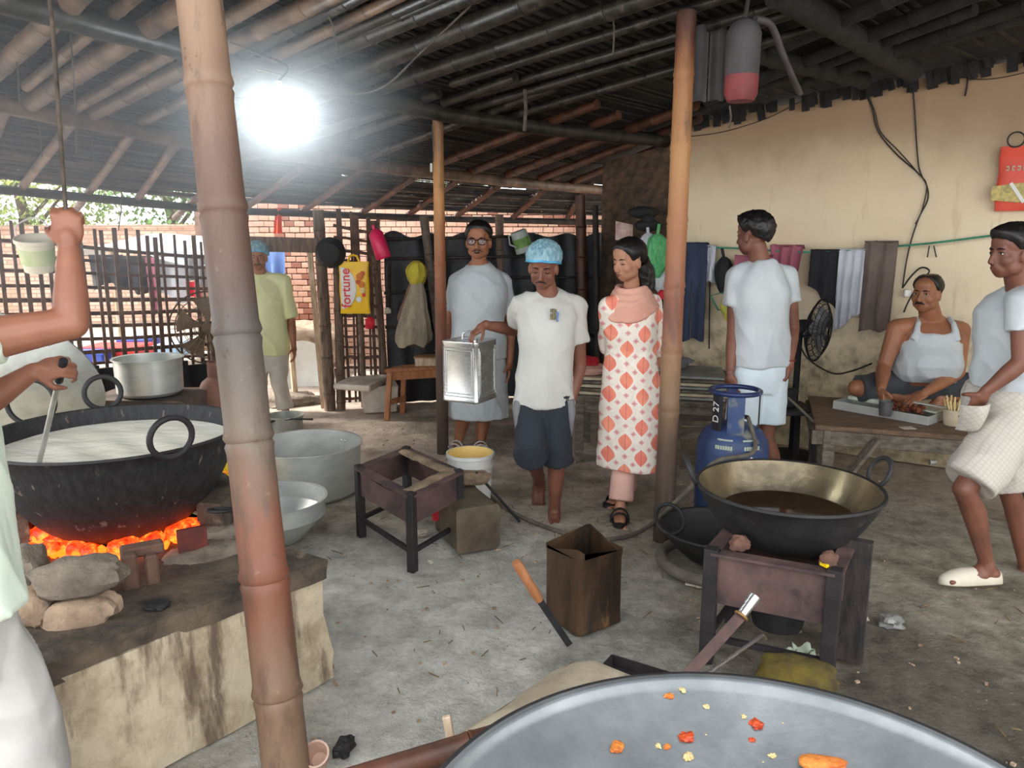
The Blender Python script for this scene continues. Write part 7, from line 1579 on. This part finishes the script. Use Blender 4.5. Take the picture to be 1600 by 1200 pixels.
# green printed cup hung upside down
M['cupwhite'] = pm('cloudy_plastic', srgb(170, 178, 170), srgb(148, 156, 150), 5, .5, bump=0)
def tilted_lathe(prof, c, ax, n=28):
    ax = Vector(ax).normalized(); q = UP.rotation_difference(ax).to_matrix(); lk = MB(); lk.lathe(prof, (0, 0, 0), n); return [Vector(c)+q @ Vector(p) for p in lk.v], lk.f
c = at(815, 377, 7.3); t = thing('hanging_mug', c, 'cloudy plastic mug with green print hung upside down', 'mug'); v_, f_ = tilted_lathe([(.001, .10), (.07, .10), (.076, .09), (.086, -.10), (.080, -.10), (.07, .085), (.001, .09)], c, (-.35, -.1, 1)); mb = MB(); mb.add(v_, f_); mb.build('mug_body', M['cupwhite'], t, smooth=40)
v_, f_ = tilted_lathe([(.079, .035), (.0815, .035), (.0845, -.05), (.082, -.05)], c, (-.35, -.1, 1)); mb = MB(); mb.add(v_, f_); mb.build('print_band', pm('green_label', srgb(120, 158, 74), srgb(86, 120, 60), 20, .6, bump=0), t, smooth=40)
mb = MB(); mb.tube([c+Vector((-.05, -.05, .06)), c+Vector((-.12, -.04, .05)), c+Vector((-.11, -.04, -.03)), c+Vector((-.04, -.06, -.06))], .008, 8); mb.build('handle', M['cupwhite'], t, smooth=True)
# white bucket hung on the lattice, printed green
c = at(58, 396, 4.9); t = thing('hanging_pail', c, 'small white pail with green print hung on the lattice fence', 'pail'); v_, f_ = tilted_lathe([(.001, -.11), (.085, -.11), (.105, .07), (.118, .075), (.118, .10), (.108, .10), (.10, .08), (.08, -.10), (.001, -.10)], c, (.10, -.25, 1)); mb = MB(); mb.add(v_, f_); mb.build('pail_body', pm('milky_plastic', srgb(226, 220, 200), srgb(208, 200, 180), 5, .5, bump=0), t, smooth=40)
v_, f_ = tilted_lathe([(.0925, -.06), (.0945, -.06), (.1035, .04), (.1015, .04)], c, (.10, -.25, 1)); mb = MB(); mb.add(v_, f_); mb.build('print_band', pm('faded_green_label', srgb(176, 196, 140), srgb(206, 210, 170), 16, .6, bump=0), t, smooth=40)
mb = MB(); mb.tube(smooth_path([c+Vector((-.115, 0, .08)), c+Vector((-.11, 0, .17)), c+Vector((0, .03, .22)), c+Vector((.11, 0, .14)), c+Vector((.115, 0, .08))]), .005, 6); mb.build('bail', M['white_plastic'], t, smooth=True)
# orange cloth at the eave
M['orangecloth'] = cloth('orange_cloth', srgb(236, 92, 60), srgb(214, 74, 46))
a = at(435, 325, 7.86); mb = MB(); mb.slab(lambda u, v: (a+Vector(((u-.5)*(.055+.03*v)+.02*v*-1, .015*math.sin(u*9), -.25*v)), Vector((0, -1, 0))), 8, 10, .006); tag(mb.build('orange_cloth', M['orangecloth'], smooth=True), 'orange cloth strip hanging from the eave by the doorway', 'cloth')

# ------------------------------------------------------------------ hung under the roof by the wall
M['sootred'] = pm('sooty_red_plastic', srgb(138, 56, 58), srgb(104, 42, 46), 5, .6, bump=.2); M['sootgrey'] = pm('sooty_grey_plastic', srgb(84, 80, 82), srgb(60, 56, 58), 5, .6, bump=.2)
c = at(1157, 155, 3.7); t = thing('hanging_canister', c, 'sooty red-bottomed canister hung under the roof', 'canister'); Hc = at(1157, 38, 3.7).z-c.z
mb = MB(); mb.lathe([(.001, -.01), (.06, -.01), (.074, .02), (.076, .10)], c, 28); mb.build('lower_part', M['sootred'], t, smooth=40); mb = MB(); mb.lathe([(.076, .10), (.078, Hc-.04), (.06, Hc), (.03, Hc+.02), (.001, Hc+.03)], c, 28); mb.build('upper_part', M['sootgrey'], t, smooth=40)
mb = MB(); mb.tube([c+Vector((0, 0, Hc+.02)), Vector((c.x+.02, c.y, roofz(c.x, c.y)))], .01, 6); mb.build('hanger', M['wire'], t)
rope([at(1180, 30, 3.75), at(1205, 40, 3.8), at(1225, 90, 4.0), at(1250, 146, 4.3)], .016, M['sootgrey'], 'grey_pipe', 'curved grey pipe beside the red-bottomed canister', 'pipe', 10)
for i, (px, w) in enumerate(((1082, .10), (1112, .08))):
    a = at(px+12, 40, 4.1+.05*i); mb = MB(); mb.slab(lambda u, v: (a+Vector(((u-.5)*w, .02*math.sin(u*8+i), -.36*v)), Vector((0, -1, 0))), 8, 8, .008); tag(mb.build('sooty_rag', M['sootgrey'], smooth=True), ('wide', 'narrow')[i]+' sooty rag hung between the mottled post and canister', 'rag')
# strings and wires under the roof
STR = [(107, 20, 120, 240, 3.8), (22, 70, 30, 160, 3.9), (58, 180, 65, 245, 5.2), (140, 180, 147, 270, 5.2), (820, 140, 819, 205, 4.6), (956, 8, 958, 85, 3.9), (545, 150, 545, 195, 4.2), (608, 225, 606, 275, 6.0), (1370, 100, 1372, 112, 5.0), (675, 195, 677, 252, 5.3), (1140, 165, 1139, 200, 3.7), (190, 300, 185, 360, 6.4), (505, 0, 528, 80, 3.6)]
SL = ['long frayed string near the left edge, above the raised fist', 'short string at the far left under the near beam', 'string below the long beam, left of the milk wok man', 'string below the long beam, right of the raised fist', 'thick pale strip dangling in the middle of the roof', 'string dangling left of the mottled post top', 'string just right of the glowing bulb', 'short string under the roof left of the slim post', 'tiny string at the plaster wall top', 'string against the slim bamboo post', 'thread below the red-bottomed canister', 'string below the eave beam over the lattice', 'crooked strip above and right of the bulb']
for i, (x0, y0, x1, y1, y) in enumerate(STR):
    a, b = at(x0, y0, y), at(x1, y1, y); mb = MB(); mb.tube([a, a.lerp(b, .5)+Vector((.008, 0, 0)), b], .0045 if i != 4 else .010, 5); tag(mb.build('hanging_string', M['string']), SL[i], 'string', 'strings dangling from the roof')
mb = MB(); c = at(674, 262, 5.50); mb.box(c, (.016, .02, .06)); tag(mb.build('switch_box', M['white_plastic'], bevel=.002), 'tiny white switch on the slim bamboo post', 'switch')

# ------------------------------------------------------------------ LED bulb
bc = at(437, 172, 3.55); t = thing('light_bulb', bc, 'glowing white bulb hanging under the sooty roof', 'lamp')
mb = MB(); mb.ell(bc, (.042, .042, .046), None, 24, 16); M['bulb'] = emis('bulb_glow', (.86, .96, 1.0, 1), 200.0); mb.build('globe', M['bulb'], t, smooth=True)
mb = MB(); mb.lathe([(.034, .03), (.030, .07), (.016, .085), (.016, .12), (.001, .12)], bc, 20); mb.build('socket', M['white_plastic'], t, smooth=40)
rope([bc+UP*.12, bc+Vector((.03, .05, .19)), bc+Vector((-.10, .15, .26)), Vector((bc.x-.3, bc.y+.3, roofz(bc.x-.3, bc.y+.3)-.08))], .004, M['wire'], 'bulb_wire', 'thin flex carrying the glowing bulb', 'wire')
rope([at(400, 108, 3.6), at(440, 118, 3.7), at(540, 146, 4.0), at(600, 135, 4.0), at(660, 80, 3.8), at(745, 0, 3.6)], .005, M['string'], 'slack_wire', 'slack double wire looping under the roof from the bulb', 'wire')

# ------------------------------------------------------------------ outside clutter beyond the fence
def sheet(name, c, w, h, mat, lab, cat, seed=1, slope=0.0):
    mb = MB(); c = Vector(c); mb.slab(lambda u, v: (c+Vector(((u-.5)*w*(1-.12*v*nz((seed, u*3, 0), 1)), .05*math.sin(u*11+seed)*v+slope*v, -h*v*(1+.12*math.sin(u*5+seed)))), Vector((0, -1, 0))), 16, 12, .01); return tag(mb.build(name, mat, smooth=60), lab, cat)
YO = 8.2
rope([at(120, 398, YO), at(200, 404, YO), at(300, 398, YO), at(380, 404, YO)], .006, M['string'], 'clothes_line', 'washing line in the yard beyond the lattice fence')
sheet('black_blanket', at(165, 398, YO), .36, .34, M['blackcloth'], 'black cloth on the yard line, left of the pair', 'cloth', 2); sheet('black_blanket', at(212, 400, YO), .34, .36, M['blackcloth'], 'black cloth on the yard line, right of the pair', 'cloth', 5)
sheet('white_sheet', at(262, 392, YO+.1), .40, .5, M['tee'], 'white sheet on the yard line beside the black cloth', 'sheet', 4); sheet('pink_cloth', at(234, 402, YO-.05), .10, .62, M['pinktowel'], 'narrow pink cloth on the yard line', 'cloth', 7)
sheet('red_cloth', at(300, 440, YO), .14, .18, M['red'], 'small red cloth beyond the lattice fence', 'cloth', 9); sheet('grey_cloth', at(305, 398, YO), .2, .3, M['greycloth'], 'grey cloth at the end of the yard line', 'cloth', 3)
mb = MB(); a = at(228, 392, 8.5); mb.slab(lambda u, v: (a+Vector(((u-.5)*1.5, -.3+.8*v, .10*math.sin(u*5)+.35*v*u-.05)), UP), 14, 8, .012); tag(mb.build('white_tarpaulin', M['tee'], smooth=60), 'white tarpaulin awning beyond the lattice fence', 'tarpaulin')
for px in (175, 325): mb = MB(); q = at(px, 390, 8.5); mb.tube([(q.x, q.y, 0), q], .025, 8); tag(mb.build('awning_pole', M['palewood']), 'pale pole under the white tarpaulin, '+('left' if px < 200 else 'right')+' one', 'pole')
rope([at(385, 389, 8.7), at(428, 387, 8.7), at(520, 384, 8.75)], .006, M['string'], 'clothes_line', 'short yard line carrying the blue plastic'); sheet('blue_sheet', at(428, 387, 8.7), .24, .34, pm('pale_blue_sheet', srgb(120, 150, 206), srgb(96, 126, 186), 4, .6, bump=.2), 'blue plastic hanging behind the man in lime shirt', 'sheet', 6)
M['crate_red'] = pm('red_plastic', srgb(226, 60, 54), srgb(206, 46, 42), 4, .45, bump=0); M['crate_blue'] = pm('blue_plastic', srgb(60, 90, 190), srgb(44, 70, 160), 4, .45, bump=0)
def tub(name, px, py, y, r, h, mat, lab, cat='tub'):
    c = at(px, py, y); mb = MB(); mb.lathe([(.001, 0), (r*.8, 0), (r, h), (r*1.05, h), (r*.95, h), (r*.75, .01), (.001, .01)], (c.x, c.y, c.z-h), 28); t = thing(name, (c.x, c.y, c.z-h), lab, cat); mb.build('tub_body', mat, t, smooth=40); return c
def crate(px, py, y, w, h, mat, lab):
    c = at(px, py, y); t = thing('plastic_crate', (c.x, c.y, 0), lab, 'crate'); mb = MB(); mb.box((c.x, c.y, c.z-h/2), (w, .35, h)); mb.build('crate_body', mat, t, bevel=.01); mb = MB(); mb.box((c.x, c.y, c.z-.02), (w+.03, .38, .03)); mb.build('crate_rim', mat, t, bevel=.005)
    mb = MB(); mb.box((c.x, c.y, (c.z-h)/2), (w+.4, .6, max(c.z-h, .05))); tag(mb.build('yard_ledge', M['concrete'], bevel=.01), 'rough ledge under the '+lab, 'ledge')
crate(185, 538, 7.6, .55, .18, M['crate_red'], 'red plastic crate seen through the lattice fence')
crate(150, 545, 7.4, .30, .12, M['crate_blue'], 'blue and white bundle beside the red crate')
crate(218, 527, 8.0, .28, .14, M['crate_blue'], 'deep blue crate behind the red one')
crate(270, 535, 7.7, .22, .13, pm('sky_blue_plastic', srgb(176, 206, 232), srgb(150, 184, 214), 4, .5, bump=0), 'pale blue tub seen through the lattice')
c = at(480, 585, 8.4); v_, f_ = tilted_lathe([(.001, -.04), (.2, -.03), (.33, .05), (.34, .06), (.33, .06), (.19, -.02), (.001, -.03)], at(472, 582, 8.2), (.2, -1, .25), 36); mb = MB(); mb.add(v_, f_); tag(mb.build('round_basket', M['white_plastic'], smooth=40), 'round white tray propped outside the doorway', 'tray')
heap('rubble_heap', at(470, 545, 9.0), (.5, .35, .30), M['stone'], 'pale rubble heap outside the doorway', 'rubble', 9)
heap('rubble_heap', gz(455, 628), (.3, .2, .08), M['stone_g'], 'low rubble on the ground outside the doorway', 'rubble', 12)
mb = MB(); mb.tube([at(462, 628, 7.4), at(455, 545, 7.45)], .03, 8); tag(mb.build('white_pipe', M['palewood'], smooth=True), 'pale stake standing just outside the doorway', 'stake')

# ------------------------------------------------------------------ smoke
def smoke(name, c, r, dens, lab, col=(.92, .96, 1, 1)):
    m = bpy.data.materials.new(name+'_volume'); m.use_nodes = True; nt = m.node_tree; nt.nodes.remove(nt.nodes['Principled BSDF']); T = NT(m)
    vsn = nt.nodes.new('ShaderNodeVolumeScatter'); vsn.inputs['Color'].default_value = col; vsn.inputs['Anisotropy'].default_value = .25
    co = T.coord('Object'); ln = nt.nodes.new('ShaderNodeVectorMath'); ln.operation = 'LENGTH'
    mp = nt.nodes.new('ShaderNodeMapping'); mp.inputs['Scale'].default_value = (1/r[0], 1/r[1], 1/r[2]); nt.links.new(co, mp.inputs[0]); nt.links.new(mp.outputs[0], ln.inputs[0])
    f = T.step(ln.outputs['Value'], 1.0, .15); f = T.math('MULTIPLY', f, dens); nt.links.new(f, vsn.inputs['Density']); nt.links.new(vsn.outputs[0], nt.nodes['Material Output'].inputs['Volume'])
    mb = MB(); mb.ell(c, r, None, 20, 14); o = mb.build(name, m, smooth=True, origin=c); tag(o, lab, 'smoke', kind='stuff'); return o
smoke('bulb_bloom_smoke', bc+Vector((.03, .05, -.02)), (.74, .62, .58), .95, 'pale smoke puff giving the glowing bulb its bloom')  # puff centred on the bulb, shaped to stand in for lens bloom
smoke('rising_steam', Vector((-1.80, 3.10, 1.95)), (1.45, 1.15, .95), .32, 'thin steam drifting up from the milk wok under the roof')
